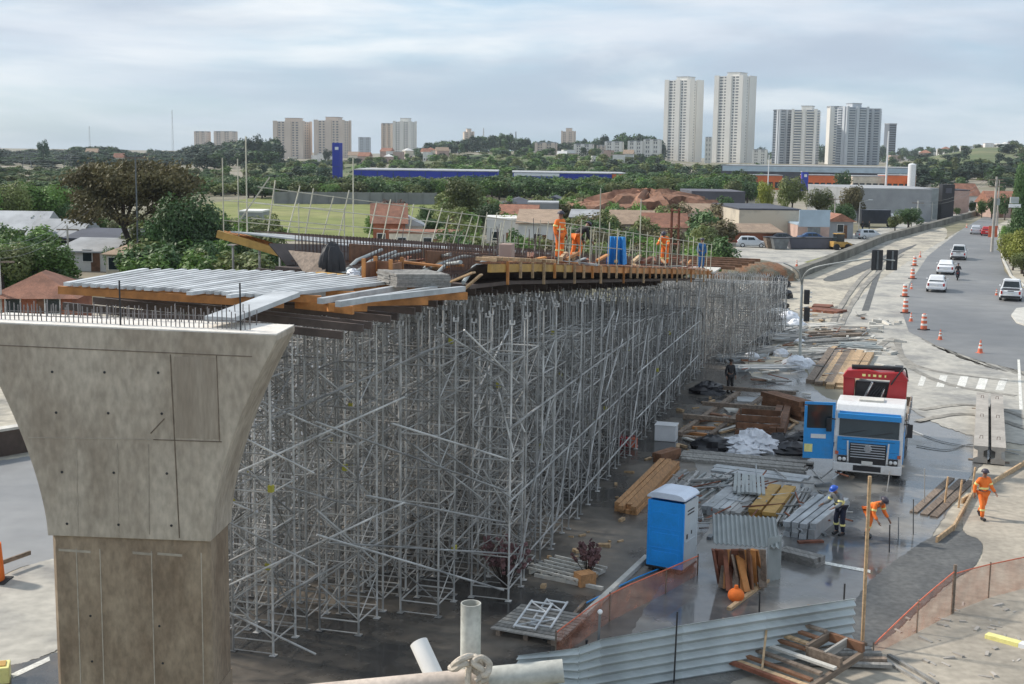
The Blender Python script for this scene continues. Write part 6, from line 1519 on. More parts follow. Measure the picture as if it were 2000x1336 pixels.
# the big brown umbrella-shaped tree
def big_tree():
    p = G(262, 530); d = p.y; k = d/FPX; H = Dp(262, 312, d).z; W_ = 238*k
    t = thing('umbrella_tree', 'big brown leaved spreading tree with a dark forked trunk', 'tree', p, 0)
    r = random.Random(8); mb = MB()
    fk = Vector((-.9, 0, H*.40)); mb.path([(0, 0, 0), (-.3, 0, H*.15), (-.45, 0, H*.28), fk], .34, 10, .26)
    tips = []
    for i in range(15):
        a = 2*PI*i/15+r.uniform(-.2, .2); rad = W_*.5*r.uniform(.35, .95); e = Vector((math.cos(a)*rad+.2, math.sin(a)*rad*.8, H*r.uniform(.62, .86)))
        q = fk.lerp(e, .45)+Vector((0, 0, H*.04)); mb.path([fk, q, e], .17, 7, .04); tips.append(e)
        for j in range(3):
            e2 = q.lerp(e, r.uniform(.3, .9)); e3 = e2+Vector((r.uniform(-1.4, 1.4), r.uniform(-1.4, 1.4), r.uniform(.6, 1.9))); mb.path([e2, e2.lerp(e3, .5)+Vector((0, 0, .1)), e3], .06, 5, .02); tips.append(e3)
    mb.build('trunk', M['trunk'], t, smooth=True)
    verts = []; faces = []
    cl = tips + [Vector((math.cos(a_)*rr_, math.sin(a_)*rr_*.8, H*(.80+.16*(1-(rr_/(W_*.5))**2)))) for a_, rr_ in [(r.uniform(0, 6.28), W_*.5*math.sqrt(r.random())) for _ in range(46)]] + [Vector((math.cos(a_)*rr_, math.sin(a_)*rr_*.8, H*r.uniform(.42, .8))) for a_, rr_ in [(r.uniform(0, 6.28), W_*.5*math.sqrt(r.uniform(.3, 1))) for _ in range(60)]]
    for c in cl:
        br = r.uniform(.8, 1.5)
        for _ in range(150):
            dd = Vector((r.gauss(0, 1), r.gauss(0, 1), r.gauss(0, .6)))*br*.5; q = c+dd
            n_ = Vector((r.uniform(-1, 1), r.uniform(-1, 1), r.uniform(-.2, 1))).normalized(); x = n_.orthogonal().normalized(); y = n_.cross(x); l = r.uniform(.09, .23); o = len(verts)
            verts += [tuple(q-x*l), tuple(q-y*l*.6), tuple(q+x*l), tuple(q+y*l*.6)]; faces.append((o, o+1, o+2, o+3))
    me = bpy.data.meshes.new('crown'); me.from_pydata(verts, [], faces); obj('crown', me, M['leaf_brown'], t)
big_tree()
for px, yt, b_, w_, lb in ((1936, 385, 428, 26, 'small tree hiding the pinkish row house'), (1962, 378, 430, 34, 'dark tree before the red roofed row house'), (1900, 392, 418, 18, 'small tree by the white and pink shop'), (1950, 362, 420, 30, 'tall tree behind the right utility poles')): tree(lb, px, yt, 0, w_, 'leaf_dark', 'M', base=b_)
tree('dark green tree leaning out behind the brown tree', 370, 372, 0, 130, 'leaf_dark', 'L', base=545)
tree('lower dark green tree right under the brown tree crown', 330, 415, 0, 110, 'leaf_dark', 'L', base=540)
tree('rounded dark bush left of the white walled house', 82, 468, 0, 140, 'leaf_green', 'L', base=570, name='bush')
tree('rounded dark bush at the left frame edge', 5, 470, 0, 130, 'leaf_olive', 'L', base=575, name='bush')
tree('dark tree filling the gap left of the wing beam', 410, 425, 0, 100, 'leaf_dark', 'L', base=545)
tree('dark bush under the dark green trees', 345, 490, 0, 110, 'leaf_dark', 'L', base=555, name='bush')
tree('green bush under the left wing beam', 470, 495, 0, 110, 'leaf_olive', 'L', base=560, name='bush')
tree('small bush between the white house and tan roof', 215, 480, 0, 30, 'leaf_dark', 'M', base=540, name='bush')
for i, (px, yt, b_, w_, m) in enumerate(((18, 352, 465, 95, 'leaf_olive'), (70, 358, 460, 110, 'leaf_green'), (120, 362, 455, 90, 'leaf_green'), (150, 395, 462, 70, 'leaf_dark'), (30, 395, 460, 100, 'leaf_dark'), (95, 400, 458, 90, 'leaf_dark'), (195, 420, 468, 70, 'leaf_green'), (240, 430, 470, 60, 'leaf_olive'), (-30, 360, 470, 90, 'leaf_green'))):
    tree(f'leafy green tree behind the left roofs, {ORD[i]} in its row', px, yt, 0, w_, m, 'L', 'trees behind the left roofs', base=b_)
for px, yt, b_, w_, m, lb in ((905, 346, 455, 100, 'leaf_olive', 'tall round yellow-green tree behind the deck rails'), (765, 388, 470, 72, 'leaf_red', 'round tree with reddish top beyond the deck'), (955, 395, 462, 62, 'leaf_dark', 'dark round tree right of the tall yellow-green one'), (830, 402, 462, 45, 'leaf_dark', 'small dark tree between the reddish and tall trees'), (890, 405, 470, 90, 'leaf_olive', 'low olive tree before the tall yellow-green one'), (735, 420, 470, 60, 'leaf_green', 'low green bush under the reddish tree'), (850, 425, 478, 80, 'leaf_dark', 'dark low bush behind the rail posts'), (1000, 445, 480, 50, 'leaf_dark', 'dark bush by the white walled yard')):
    tree(lb, px, yt, 0, w_, m, 'L', base=b_)
for px, yt, b_, w_, m, lb in ((1493, 352, 432, 44, 'leaf_yellow', 'rounded yellow-green tree behind the cream warehouse'), (1546, 342, 430, 62, 'leaf_olive', 'taller green tree right of the yellow-green one'), (1598, 365, 435, 62, 'leaf_olive', 'low green tree before the grey hall'), (1662, 360, 442, 62, 'leaf_brown', 'grey-brown bare looking tree before the hall'), (1640, 395, 450, 60, 'leaf_dark', 'dark bush below the grey-brown tree'), (1645, 332, 385, 34, 'leaf_dark', 'small dark tree before the orange shop strip'), (1400, 398, 432, 24, 'leaf_yellow', 'small yellow-green tree before the dark flat building'), (1773, 405, 450, 70, 'leaf_dark', 'dark hedge-like tree before the grey hall'), (1748, 420, 452, 40, 'leaf_olive', 'small olive tree beside the dark truck'), (1917, 388, 425, 30, 'leaf_green', 'round green tree at the far end of the road'), (1868, 405, 422, 20, 'leaf_green', 'small green bush before the brown gate building')):
    tree(lb, px, yt, 0, w_, m, 'L' if w_ > 40 else 'M', base=b_)
for i, (px, yt, b_, w_, m) in enumerate(((1985, 405, 500, 60, 'leaf_dark'), (1972, 452, 515, 66, 'leaf_yellow'), (1996, 448, 535, 86, 'leaf_yellow'), (2010, 420, 500, 80, 'leaf_green'), (1965, 455, 490, 36, 'leaf_olive'), (1992, 310, 470, 40, 'leaf_dark'), (2005, 370, 470, 50, 'leaf_dark'))):
    tree(f'roadside tree at the right edge, {["dark one behind the street sign", "yellowish low one at the kerb", "yellowish one nearest the road", "green one at the frame edge", "small olive one by the orange sign", "tall dark one at the top corner", "dark one under the tall one"][i]}', px, yt, 0, w_, m, 'L', 'trees along the right pavement', base=b_)
for px, yt, b_, w_, m, lb in ((1978, 470, 528, 60, 'leaf_yellow', 'low yellowish bush at the kerb before the roadside trees'), (2000, 490, 540, 70, 'leaf_olive', 'low olive bush at the frame edge by the kerb'), (1962, 440, 480, 34, 'leaf_green', 'low green bush behind the orange sign')): tree(lb, px, yt, 0, w_, m, 'L', base=b_, name='bush')
# hedge row before the blue store
r = random.Random(21)
for i in range(72):
    px = 436+i*14.4+r.uniform(-8, 8)
    tree('bushy dark tree in the belt before the blue store', px, r.uniform(348, 360) - (4 if px > 1200 else 0), r.uniform(320, 345), r.uniform(44, 66), r.choice(['leaf_dark', 'leaf_olive', 'leaf_green', 'leaf_dark']), 'M', 'trees in the belt before the blue store')
for i in range(16):
    px = 1200+i*19+r.uniform(-6, 6)
    tree('dark tree in the wood below the white towers', px, r.uniform(322, 342), r.uniform(430, 520), r.uniform(34, 50), r.choice(['leaf_dark', 'leaf_far', 'leaf_dark']), 'M', 'trees below the white towers')
# dense wood left of the store, ridge woods
def scatter(lb, grp, n, x0, x1, fy, d0, d1, w0, w1, mats, seed):
    r = random.Random(seed)
    for i in range(n):
        px = r.uniform(x0, x1); tree(lb, px, fy(px)+r.uniform(-5, 9), r.uniform(d0, d1), r.uniform(w0, w1), r.choice(mats), 'S', grp, seed=r.randrange(9999))
import numpy as np
def npmesh(me):
    v = np.empty(len(me.vertices)*3, 'f'); me.vertices.foreach_get('co', v); return v.reshape(-1, 3)
def wood(label, n, fx, mats, seed, w0, w1, fine=False):
    r = random.Random(seed); lib = [npmesh(m) for m in (UM if fine else US)]; V = []; mi = []; flat = .85 if fine else .9
    for i in range(n):
        px, yt, d, k = fx(r, i/n); p = gz(px, d); h_ = max(1.2, Dp(px, yt, d).z-p.z); wd = r.uniform(w0, w1)
        v = lib[r.randrange(len(lib))]; a = r.uniform(0, 6.28); s_ = wd/flat; ca, sa = math.cos(a)*s_, math.sin(a)*s_
        z = v[:, 2] - (.2 if fine else 0)
        V.append(np.stack((p.x+v[:, 0]*ca-v[:, 1]*sa, p.y+v[:, 0]*sa+v[:, 1]*ca, p.z+z*h_*(1.22 if fine else 1)), 1)); mi += [r.randrange(len(mats))]*(len(v)//4)
    V = np.concatenate(V).astype('f'); nf = len(V)//4; me = bpy.data.meshes.new('wood')
    me.vertices.add(len(V)); me.vertices.foreach_set('co', V.ravel()); me.loops.add(nf*4); me.polygons.add(nf)
    me.loops.foreach_set('vertex_index', np.arange(nf*4, dtype='i')); me.polygons.foreach_set('loop_start', np.arange(0, nf*4, 4, dtype='i'))
    for m in mats: me.materials.append(M[m])
    me.polygons.foreach_set('material_index', np.array(mi, 'i')); me.update(calc_edges=True)
    return tag(obj('wood', me, None), label, 'wood', kind='stuff')
def sky_l(px): return 289+6*math.sin(px/37)+3*math.sin(px/13)-(0 if px < 380 else .16*(px-380))
wood('dense dark wood covering the long ridge on the left skyline', 520, lambda r, u: (lambda px, t: (px, sky_l(px)+28*(1-t)+r.uniform(-3, 7), 620+560*t, 0))(r.uniform(-40, 540), r.random()**.4), ['leaf_far', 'leaf_dark', 'leaf_far'], 41, 12, 20)
wood('green scrub and trees filling the left valley', 300, lambda r, u: (lambda px, t: (px, 358-32*t+r.uniform(-5, 6), 330+260*t, 0))(r.uniform(-40, 440 if u < .8 else 540), r.random()), ['leaf_olive', 'leaf_green', 'leaf_dark'], 42, 5, 9)
wood('dark wood along the skyline of the central hill', 150, lambda r, u: (lambda px: (px, 272+9*math.sin(px/41)+r.uniform(-5, 10), r.uniform(1120, 1350), 0))(r.uniform(815, 1300)), ['leaf_far', 'leaf_far', 'leaf_dark'], 43, 9, 16)
wood('scattered trees between the houses of the far right hill', 110, lambda r, u: (lambda px: (px, (295 if px > 1740 else 290)+r.uniform(-12, 16), r.uniform(1450, 1800), 0))(r.uniform(1470, 2020)), ['leaf_far', 'leaf_dark'], 45, 8, 15)
wood('dense belt of bushy trees behind the front belt row', 230, lambda r, u: (lambda px: (px, (343 if px < 1190 else 336)+r.uniform(-3, 7), r.uniform(345, 412), 0))(r.uniform(400, 1470)), ['leaf_dark', 'leaf_olive', 'leaf_dark', 'leaf_green'], 50, 7, 11, True)
wood('green scrub between the small houses behind the deck', 210, lambda r, u: (lambda px, d: (px, 296+FPX*(12-r.uniform(1.6, 4.2))/d, d, 0))(r.uniform(860, 1420), r.uniform(120, 270)), ['leaf_olive', 'leaf_green', 'leaf_dark', 'leaf_brown'], 51, 3, 6, True)
wood('green scrub around the left house yards', 170, lambda r, u: (lambda px, d: (px, 290+FPX*(12-r.uniform(1.8, 4.4))/d, d, 0))(r.choice((r.uniform(-40, 92), r.uniform(255, 400), r.uniform(255, 540))), r.uniform(105, 170)), ['leaf_olive', 'leaf_green', 'leaf_dark', 'leaf_dark'], 52, 3, 6, True)
wood('scrub and small trees over the green slopes below the flats', 300, lambda r, u: (lambda px, d: (px, 300+FPX*(12-hterr((px-1000)/FPX*d, d)-r.uniform(2.5, 7))/d, d, 0))(r.uniform(470, 1310), r.uniform(520, 1080)), ['leaf_olive', 'leaf_dark', 'leaf_far', 'leaf_green'], 53, 6, 13)
wood('trees and hedges across the right hill meadow', 130, lambda r, u: (lambda px, d: (px, 312+FPX*(12-hterr((px-1000)/FPX*d, d)-r.uniform(3, 8))/d, d, 0))(r.uniform(1740, 2030), r.choice((r.uniform(520, 800), r.uniform(520, 800), r.uniform(800, 1500)))), ['leaf_dark', 'leaf_far', 'leaf_olive'], 54, 7, 14)
wood('dark trees in front of the tall towers', 120, lambda r, u: (lambda px: (px, 322+r.uniform(-5, 12), r.uniform(620, 1000), 0))(r.uniform(1180, 1500)), ['leaf_far', 'leaf_dark', 'leaf_olive'], 49, 7, 12)
scatter('small tree on the green slope below the flats', 'trees on the green slope', 60, 560, 1300, lambda x: 316, 620, 1050, 16, 32, ['leaf_far', 'leaf_olive', 'leaf_dark'], 44)
scatter('small tree on the right hillside among houses', 'trees on the right hillside', 52, 1480, 2010, lambda x: 296 if x > 1740 else 285, 1450, 1800, 18, 34, ['leaf_far', 'leaf_dark'], 45)
scatter('tree between field and hill on the right', 'trees beyond the road end', 26, 1795, 2010, lambda x: 348, 480, 650, 22, 36, ['leaf_far', 'leaf_olive', 'leaf_dark'], 46)
scatter('tree standing among the crowded small houses', 'trees among the small houses', 26, 985, 1420, lambda x: 410, 200, 300, 16, 34, ['leaf_olive', 'leaf_dark', 'leaf_green'], 47)
scatter('low tree by the house yards left of the deck', 'trees by the left house yards', 16, 280, 560, lambda x: 470, 150, 210, 30, 50, ['leaf_olive', 'leaf_dark', 'leaf_green'], 48)
for px, yt, d, w_, lb in ((85, 272, 900, 26, 'tall lone tree standing above the left ridge'), (497, 262, 900, 44, 'spiky dark tree group beside the left apartment towers'), (520, 270, 880, 30, 'dark tree touching the left apartment tower'), (640, 290, 1000, 20, 'small tree behind the blue pylon')):
    tree(lb, px, yt, d, w_, 'leaf_far', 'M')
# ------------------------------------------------------------------ buildings
def windows(par, w_, h_, y, n, rows, m='glass', ww=.9, wh=1.1, z0=1.0):
    for j in range(rows):
        for i in range(n):
            x = (i+.5)/n*w_-w_/2
            f = MB().box((x, y, z0+j*3.0+wh/2), (ww+.16, .08, wh+.16)).build('window', M['white_band'], par); MB().box((x, y-.03, z0+j*3.0+wh/2), (ww, .06, wh)).build('pane', M[m], f)
def house(label, px, py, wpx, h_, dep, roof, wm, rm, yaw=0, name='house', nwin=2, rows=1, d=None, cat='house', pitch=.28, group=None, over=.4):
    p = G(px, py) if d is None else gz(px, d)
    w_ = wpx/FPX*p.y; t = thing(name, label, cat, p, yaw, group)
    MB().box((0, dep/2, h_/2-.15), (w_, dep, h_+.3)).build('wall', M[wm], t)
    a, o = w_/2+over, over; rz = w_*pitch
    if roof == 'gable_x':  # ridge along x
        rz = dep*pitch; MB().prism([(-o, h_-.05), (dep+o, h_-.05), (dep/2, h_+rz)], 'x', -a, a).build('roof', M[rm], t)
    elif roof == 'gable_y': MB().prism([(-a, h_-.05), (a, h_-.05), (0, h_+rz)], 'y', -o, dep+o).build('roof', M[rm], t)
    elif roof == 'hip':
        rz = min(dep, w_)*pitch; k = min(dep, w_)/2; mb = MB()
        mb.v = [(-a, -o, h_), (a, -o, h_), (a, dep+o, h_), (-a, dep+o, h_), (-a+k, k, h_+rz) if w_ >= dep else (0, k, h_+rz), (a-k, k, h_+rz) if w_ >= dep else (0, dep-k, h_+rz)]
        mb.f = [(0, 1, 5, 4), (1, 2, 5), (2, 3, 4, 5), (3, 0, 4), (3, 2, 1, 0)] if w_ >= dep else [(0, 1, 4), (1, 2, 5, 4), (2, 3, 5), (3, 0, 4, 5), (3, 2, 1, 0)]
        mb.build('roof', M[rm], t)
    elif roof == 'shed': MB().prism([(-o, h_-.05), (dep+o, h_+dep*pitch*.5), (dep+o, h_+dep*pitch*.5+.15), (-o, h_+.1)], 'x', -a, a).build('roof', M[rm], t)
    else:
        MB().box((0, dep/2, h_+.12), (w_+.1, dep+.1, .24)).build('roof', M[rm], t)
    windows(t, w_, h_, -.03, nwin, rows)
    if nwin and h_ < 7: MB().box((w_*.08+.3, -.03, 1.0), (.9, .07, 2.0)).build('door', M['brown_wood'], t)
    return t
H = house
H('white walled house with pale roof left of the brown tree', 172, 530, 125, 1.9, 6, 'shed', 'wall_white', 'roof_grey', -.1, nwin=1)
H('house with wide grey roof and red wall behind the white one', 105, 508, 100, 2.6, 6, 'gable_x', 'wall_brick', 'roof_grey', -.1)
H('long dark roofed shed behind the white walled house', 195, 516, 130, 2.6, 5, 'shed', 'wall_dark', 'roof_dark', -.1)
H('pale roofed house at the far left under the trees', 25, 492, 110, 2.6, 7, 'gable_x', 'wall_pink', 'roof_grey', 0)
H('tan roofed small house at the foot of the brown tree', 238, 548, 62, 2.4, 6, 'hip', 'wall_cream', 'roof_tan', -.1)
H('orange tiled hip roof house at the left behind the pier', 66, 640, 150, 2.0, 6.5, 'hip', 'wall_brick', 'roof_tile', .12, nwin=2, pitch=.3, over=.5)
if 0: H('brick house with tan roof beyond the dark trees', 330, 545, 90, 2.6, 6, 'gable_x', 'wall_brick', 'roof_tan', .1)
if 0: H('low pale roofed house left of the left wing beam', 400, 560, 80, 2.6, 6, 'shed', 'wall_grey', 'roof_grey', .1)
H('tiny white roofed shed in the green field', 490, 455, 44, 3, 6, 'flat', 'wall_grey', 'wall_white', 0, nwin=1, cat='shed', name='shed')
H('dark red walled house beyond the deck rails', 760, 490, 62, 3.4, 8, 'gable_x', 'wall_brick', 'roof_tile', .1); H('low white house right of the dark red one', 800, 488, 52, 3.0, 8, 'gable_y', 'wall_white', 'roof_grey', .1)
H('long cream wall house behind the rail posts', 835, 500, 150, 2.6, 5, 'flat', 'wall_cream', 'roof_tile', .05, nwin=3)
H('white walled yard building in the middle behind the deck', 985, 485, 70, 3.6, 8, 'flat', 'wall_white', 'wall_white', 0, nwin=2); H('white walled building with sloping tan edge near the first deck worker', 1050, 490, 75, 3.4, 9, 'shed', 'wall_white', 'roof_tan', -.05, nwin=1)
spec = [(1015, 425, 60, 4, 9, 'hip', 'wall_brick', 'roof_dark', 'brown hip roofed house at the left of the crowded houses'), (1010, 448, 70, 3.4, 8, 'gable_x', 'wall_pink', 'roof_tile', 'pink roofed low house under the brown hip roof'), (1060, 440, 60, 5.4, 8, 'flat', 'wall_grey', 'roof_grey', 'unfinished grey two storey house with dark openings'), (1080, 418, 50, 4, 8, 'gable_y', 'wall_grey', 'roof_dark', 'small grey gabled house behind the unfinished one'), (1130, 425, 52, 4, 9, 'hip', 'wall_grey', 'roof_tan', 'tan roofed house behind the deck posts'), (1175, 435, 64, 3.4, 9, 'gable_x', 'wall_pink', 'roof_tile', 'low tile roofed house left of the red earth'), (1205, 405, 56, 3.4, 9, 'flat', 'wall_white', 'wall_white', 'long white hut on top of the red earth bank'), (1318, 402, 34, 3.0, 9, 'flat', 'wall_white', 'roof_grey', 'short white hut at the right end of the red bank'), (1140, 450, 50, 3.2, 8, 'shed', 'wall_cream', 'roof_grey', 'cream shed under the first worker'), (1230, 462, 80, 3.0, 9, 'gable_x', 'wall_grey', 'roof_tan', 'grey low house under the blue tarpaulin'), (1300, 470, 80, 3.0, 9, 'gable_x', 'wall_pink', 'roof_tile', 'rubble coloured low house behind the mast'), (1372, 445, 62, 3.0, 10, 'gable_x', 'wall_brick', 'roof_tan', 'brick shed with flat tan roof left of the warehouse'), (1345, 412, 40, 4, 9, 'flat', 'wall_brick', 'rust', 'red brick block beside the red earth bank')]
for px, py, w_, h_, dp, rf, wm, rm, lb in spec: H(lb, px, py+4, w_, h_*.72, dp, rf, wm, rm, rng.uniform(-.15, .15), pitch=.2)
# warehouse
H('stained cream warehouse with long flat roof', 1502, 460, 120, 3.9, 22, 'flat', 'wall_stained', 'roof_dark', .04, nwin=0, name='warehouse', cat='warehouse')
H('blue-grey sheet fronted shop with red base', 1588, 466, 62, 2.0, 12, 'flat', 'wall_pink', 'roof_metal', .02, nwin=0, name='shop', cat='shop')
t_ = thing('sheet_canopy', 'blue-grey sheet gable above the red shop front', 'canopy', G(1588, 467)+Vector((0, -.3, 0)), .02); MB().box((0, 0, 3.1), (60/FPX*G(1588, 467).y, .3, 2.5)).build('panel', M['roof_metal'], t_); MB().box((0, .1, .9), (1.9, .2, 1.8)).build('shutter', M['galv_dark'], t_)
H('grey block house with orange tile roof right of the shop', 1640, 466, 52, 2.6, 14, 'gable_y', 'wall_grey', 'roof_tile', .1, nwin=1)
H('yellowish canopy roofed lean-to below the warehouse', 1475, 474, 100, 1.4, 6, 'shed', 'wall_brick', 'roof_tan', .1, nwin=0, name='shed', cat='shed')
H('dark flat roofed building behind the yellow-green tree', 1402, 412, 104, 4.1, 20, 'flat', 'wall_dark', 'wall_dark', 0, nwin=0, name='hall', cat='hall')
H('wide pale grey hall behind the road trees', 1738, 432, 160, 6.1, 30, 'flat', 'wall_grey', 'roof_grey', .05, nwin=0, name='hall', cat='hall')
H('green-grey side block at the right end of the hall', 1808, 428, 46, 6.0, 20, 'flat', 'galv_panel', 'roof_grey', .05, nwin=0, name='hall', cat='hall')
H('brown and orange gate building with black tower at the road end', 1860, 418, 62, 5.2, 10, 'flat', 'wall_pink', 'roof_dark', 0, nwin=0, name='gate_building', cat='building')
t_ = thing('black_tower', 'black sign tower on the brown gate building', 'tower', gz(1852, 255), 0); MB().box((0, -.5, 3.6), (2.4, 2.2, 7.2)).build('shaft', M['black'], t_); MB().box((0, -1.65, 6), (1.2, .1, 1.0)).build('panel', M['wall_dark'], t_)
H('white and pink small shop past the gate building', 1895, 412, 34, 3.6, 10, 'gable_x', 'wall_white', 'roof_tile', 0)
for i, (px, w_, lb) in enumerate(((1950, 30, 'pinkish row house beyond the right utility pole'), (1972, 36, 'red roofed row house behind the street sign'))): H(lb, px, 425, w_, 3.0, 9, 'gable_x', 'wall_pink', 'roof_tile', 0)
# red earth bank
p = G(1268, 438)
heap('earth_bank', 'long bank of bare red earth behind the deck', 'earth bank', p, 14, 8, 5.8, M['red_earth'], 5, 60, .3)
# long grey wall
a, b = gz(535, 292), gz(852, 300)
t_ = thing('boundary_wall', 'long plain dark grey wall at the back of the field', 'wall', a, math.atan2(b.y-a.y, b.x-a.x)); MB().box(((b-a).length/2, 0, 1.3), ((b-a).length, .3, 2.8)).build('panel', M['wall_mid'], t_)
for k in range(13): MB().box((k*(b-a).length/12, -.2, 1.35), (.4, .3, 2.9)).build('pier', M['wall_mid'], t_)
# blue store
def far_box(label, cat, name, x0, x1, yt, d, dep, m, zb=None, d2=None, extra=None):
    a = gz(x0, d); b = gz(x1, d2 or d); yaw = math.atan2(b.y-a.y, b.x-a.x); z0 = min(a.z, b.z)-.5; a.z = z0
    h_ = Dp((x0+x1)/2, yt, d).z-z0; l_ = (Vector((b.x, b.y, 0))-Vector((a.x, a.y, 0))).length
    t = thing(name, label, cat, a, yaw); MB().box((l_/2, dep/2, h_/2), (l_, dep, h_)).build('wall', M[m], t); MB().box((l_/2, dep/2, h_+.15), (l_+.4, dep+.4, .3)).build('roof', M['roof_grey'], t)
    return t, l_, h_
t_, l_, h_ = far_box('long bright blue store wall behind the tree belt', 'store', 'blue_store', 690, 972, 334, 420, 40, 'store_blue')
for k in range(9): MB().box((l_*(k+.5)/9, -.06, h_*.5), (.3, .12, h_-.6)).build('mullion', M['blue_dark'], t_)
t_, l_, h_ = far_box('blue store wing with white fascia and orange end', 'store', 'blue_store', 1002, 1196, 339, 420, 40, 'store_blue')
MB().box((l_*.24, -.1, h_-.5), (l_*.46, .2, .9)).build('fascia', M['white_paint'], t_)
t2, _, _ = far_box('orange gabled end block of the blue store', 'store', 'orange_block', 1197, 1226, 340, 420, 30, 'store_orange')
p = gz(659, 400); h_ = Dp(659, 279, 400).z
t_ = thing('sign_pylon', 'tall narrow blue pylon sign with a white emblem near its top', 'sign', p, -.35)
MB().box((0, 0, h_/2), (2.6, 2.0, h_)).build('shaft', M['store_blue'], t_, bevel=.1)
e_ = MB().box((.3, -1.03, h_-1.7), (1.2, .08, .9)).build('emblem', M['white_paint'], t_); MB().box((0, -1.02, h_*.5), (2.2, .06, .12)).build('joint', M['blue_dark'], t_)
# shops right: grey long roof, orange strip, silo
t_, l_, h_ = far_box('very long grey roofed shopping hall below the right towers', 'shopping hall', 'shopping_hall', 1410, 1785, 326, 560, 60, 'roof_dark', d2=540)
MB().box((l_/2, -.2, h_*.86), (l_-1, .3, h_*.26)).build('fascia', M['roof_metal'], t_)
for x0, x1, lb in ((1450, 1530, 'left orange shop strip below the long roof'), (1580, 1640, 'middle orange shop strip right of the blue sign'), (1735, 1792, 'right orange shop strip beside the white silo')):
    t_, l_, h_ = far_box(lb, 'shop', 'orange_shop', x0, x1, 343, 480, 12, 'store_orange'); 
    for k in range(5): MB().box((l_*(k+.5)/5, -.05, 2.2), (l_/7, .1, 2.2)).build('window', M['glass'], t_)
t_, l_, h_ = far_box('pale shop fronts between the orange strips', 'shop', 'pale_shop', 1668, 1732, 345, 482, 12, 'wall_cream')
for k in range(5): MB().box((l_*(k+.5)/5, -.05, 2.2), (l_/7, .1, 2.2)).build('window', M['glass'], t_)
t_, _, _ = far_box('dark blue sign block between the orange strips', 'sign', 'sign_block', 1569, 1581, 336, 470, 2, 'store_blue'); MB().box((1.2, -.08, 6), (1.0, .1, 1.0)).build('emblem', M['white_paint'], t_)
p = gz(1783, 478); t_ = thing('water_silo', 'white cylindrical water silo beside the orange strip', 'silo', p); hh = Dp(1783, 320, 478).z-p.z; MB().lathe([(1.4, 0), (1.4, hh-.3), (1.1, hh), (.01, hh+.2)], (0, 0, 0), 20).build('tank', M['white_paint'], t_, smooth=True); MB().box((1.42, -.3, hh/2), (.1, .4, hh)).build('ladder', M['galv'], t_)
# ------------------------------------------------------------------ apartment towers
def apartment(label, px0, px1, ytop, d, floors, wm, yaw, plan, name='apartment_tower', top='core', deep=None, group=None, wmat='glass'):
    """plan: list of (face, u0, u1, kind) face f=front r=right l=left; kinds slab (projecting pier), win (window column), bal (balcony column)"""
    p0, p1 = gz(px0, d), gz(px1, d); c = (p0+p1)/2; wd = (p1-p0).length; zb = min(p0.z, p1.z)-3
    h_ = Dp((px0+px1)/2, ytop, d).z-zb; ca, sa = abs(math.cos(yaw)), abs(math.sin(yaw))
    ratio = deep or .8; w_ = wd/(ca+ratio*sa); dp = w_*ratio; t = thing(name, label, 'apartment tower', (c.x, c.y, zb), yaw, group)
    w2, d2 = w_/2, dp/2
    MB().box((0, 0, h_/2), (w_-1.6, dp-1.6, h_)).build('wall', M[wm], t)
    fl = h_/floors
    def P(face, u, out): 
        if face == 'f': return (lerp(-w2, w2, u), -d2+.8-out)
        if face == 'r': return (w2-.8+out, lerp(-d2, d2, u))
        return (-w2+.8-out, lerp(d2, -d2, u))
    for face, u0, u1, kind in plan:
        if kind in ('slab', 'grey'):
            a = P(face, u0, 0); b = P(face, u1, 1.0); hs = h_+(.8 if kind == 'slab' else -1)
            MB().box(((a[0]+b[0])/2, (a[1]+b[1])/2, hs/2), (abs(a[0]-b[0]), abs(a[1]-b[1]), hs)).build('pier_slab', M[wm] if kind == 'slab' else M['wall_grey'], t)
        elif kind in ('win', 'bal'):
            mb = MB(); mf = MB()
            for k in range(floors):
                z = k*fl+fl*.55
                a = P(face, u0, -.05); b = P(face, u1, .05); mb.box(((a[0]+b[0])/2, (a[1]+b[1])/2, z), (max(abs(a[0]-b[0]), .1), max(abs(a[1]-b[1]), .1), fl*(.5 if kind == 'win' else .62)))
                if kind == 'bal':
                    a = P(face, u0, -.1); b = P(face, u1, 1.1); mf.box(((a[0]+b[0])/2, (a[1]+b[1])/2, k*fl+.45), (abs(a[0]-b[0]), abs(a[1]-b[1]), .9))
            mb.build('window_column', M[wmat], t)
            if kind == 'bal': mf.build('balcony_column', M[wm], t)
    if top == 'core':
        o = MB().box((w_*.05, 0, h_+1.8), (w_*.42, dp*.55, 3.8)).build('roof_house', M[wm], t); MB().box((w_*.05, 0, h_+3.8), (w_*.46, dp*.6, .3)).build('cap', M['wall_grey'], o)
    else: MB().box((0, 0, h_+.6), (w_-.8, dp-.8, 1.4)).build('parapet', M['wall_grey'], t)
    return t
M['apt_white'] = mat('apt_white', (.74, .72, .67), .8, 0, .05, .05); M['apt_cream'] = mat('apt_cream', (.62, .53, .45), .85, 0, .06, .05); M['apt_grey'] = mat('apt_grey', (.50, .53, .56), .7, 0, .06, .05); M['apt_dark'] = mat('apt_dark', (.16, .18, .21), .6, 0, .1, .05); M['win_blue'] = mat('win_blue', (.16, .19, .23), .3, 0, .1, .3); M['win_soft'] = mat('win_soft', (.16, .17, .18), .4, 0, .1, .3)
tall = [('f', 0, .16, 'slab'), ('f', .18, .30, 'win'), ('f', .34, .40, 'win'), ('f', .42, .60, 'slab'), ('f', .64, .70, 'win'), ('f', .74, .84, 'win'), ('f', .86, 1, 'slab'), ('r', 0, .30, 'slab'), ('r', .34, .40, 'win'), ('r', .52, .56, 'win'), ('r', .48, .98, 'slab')]
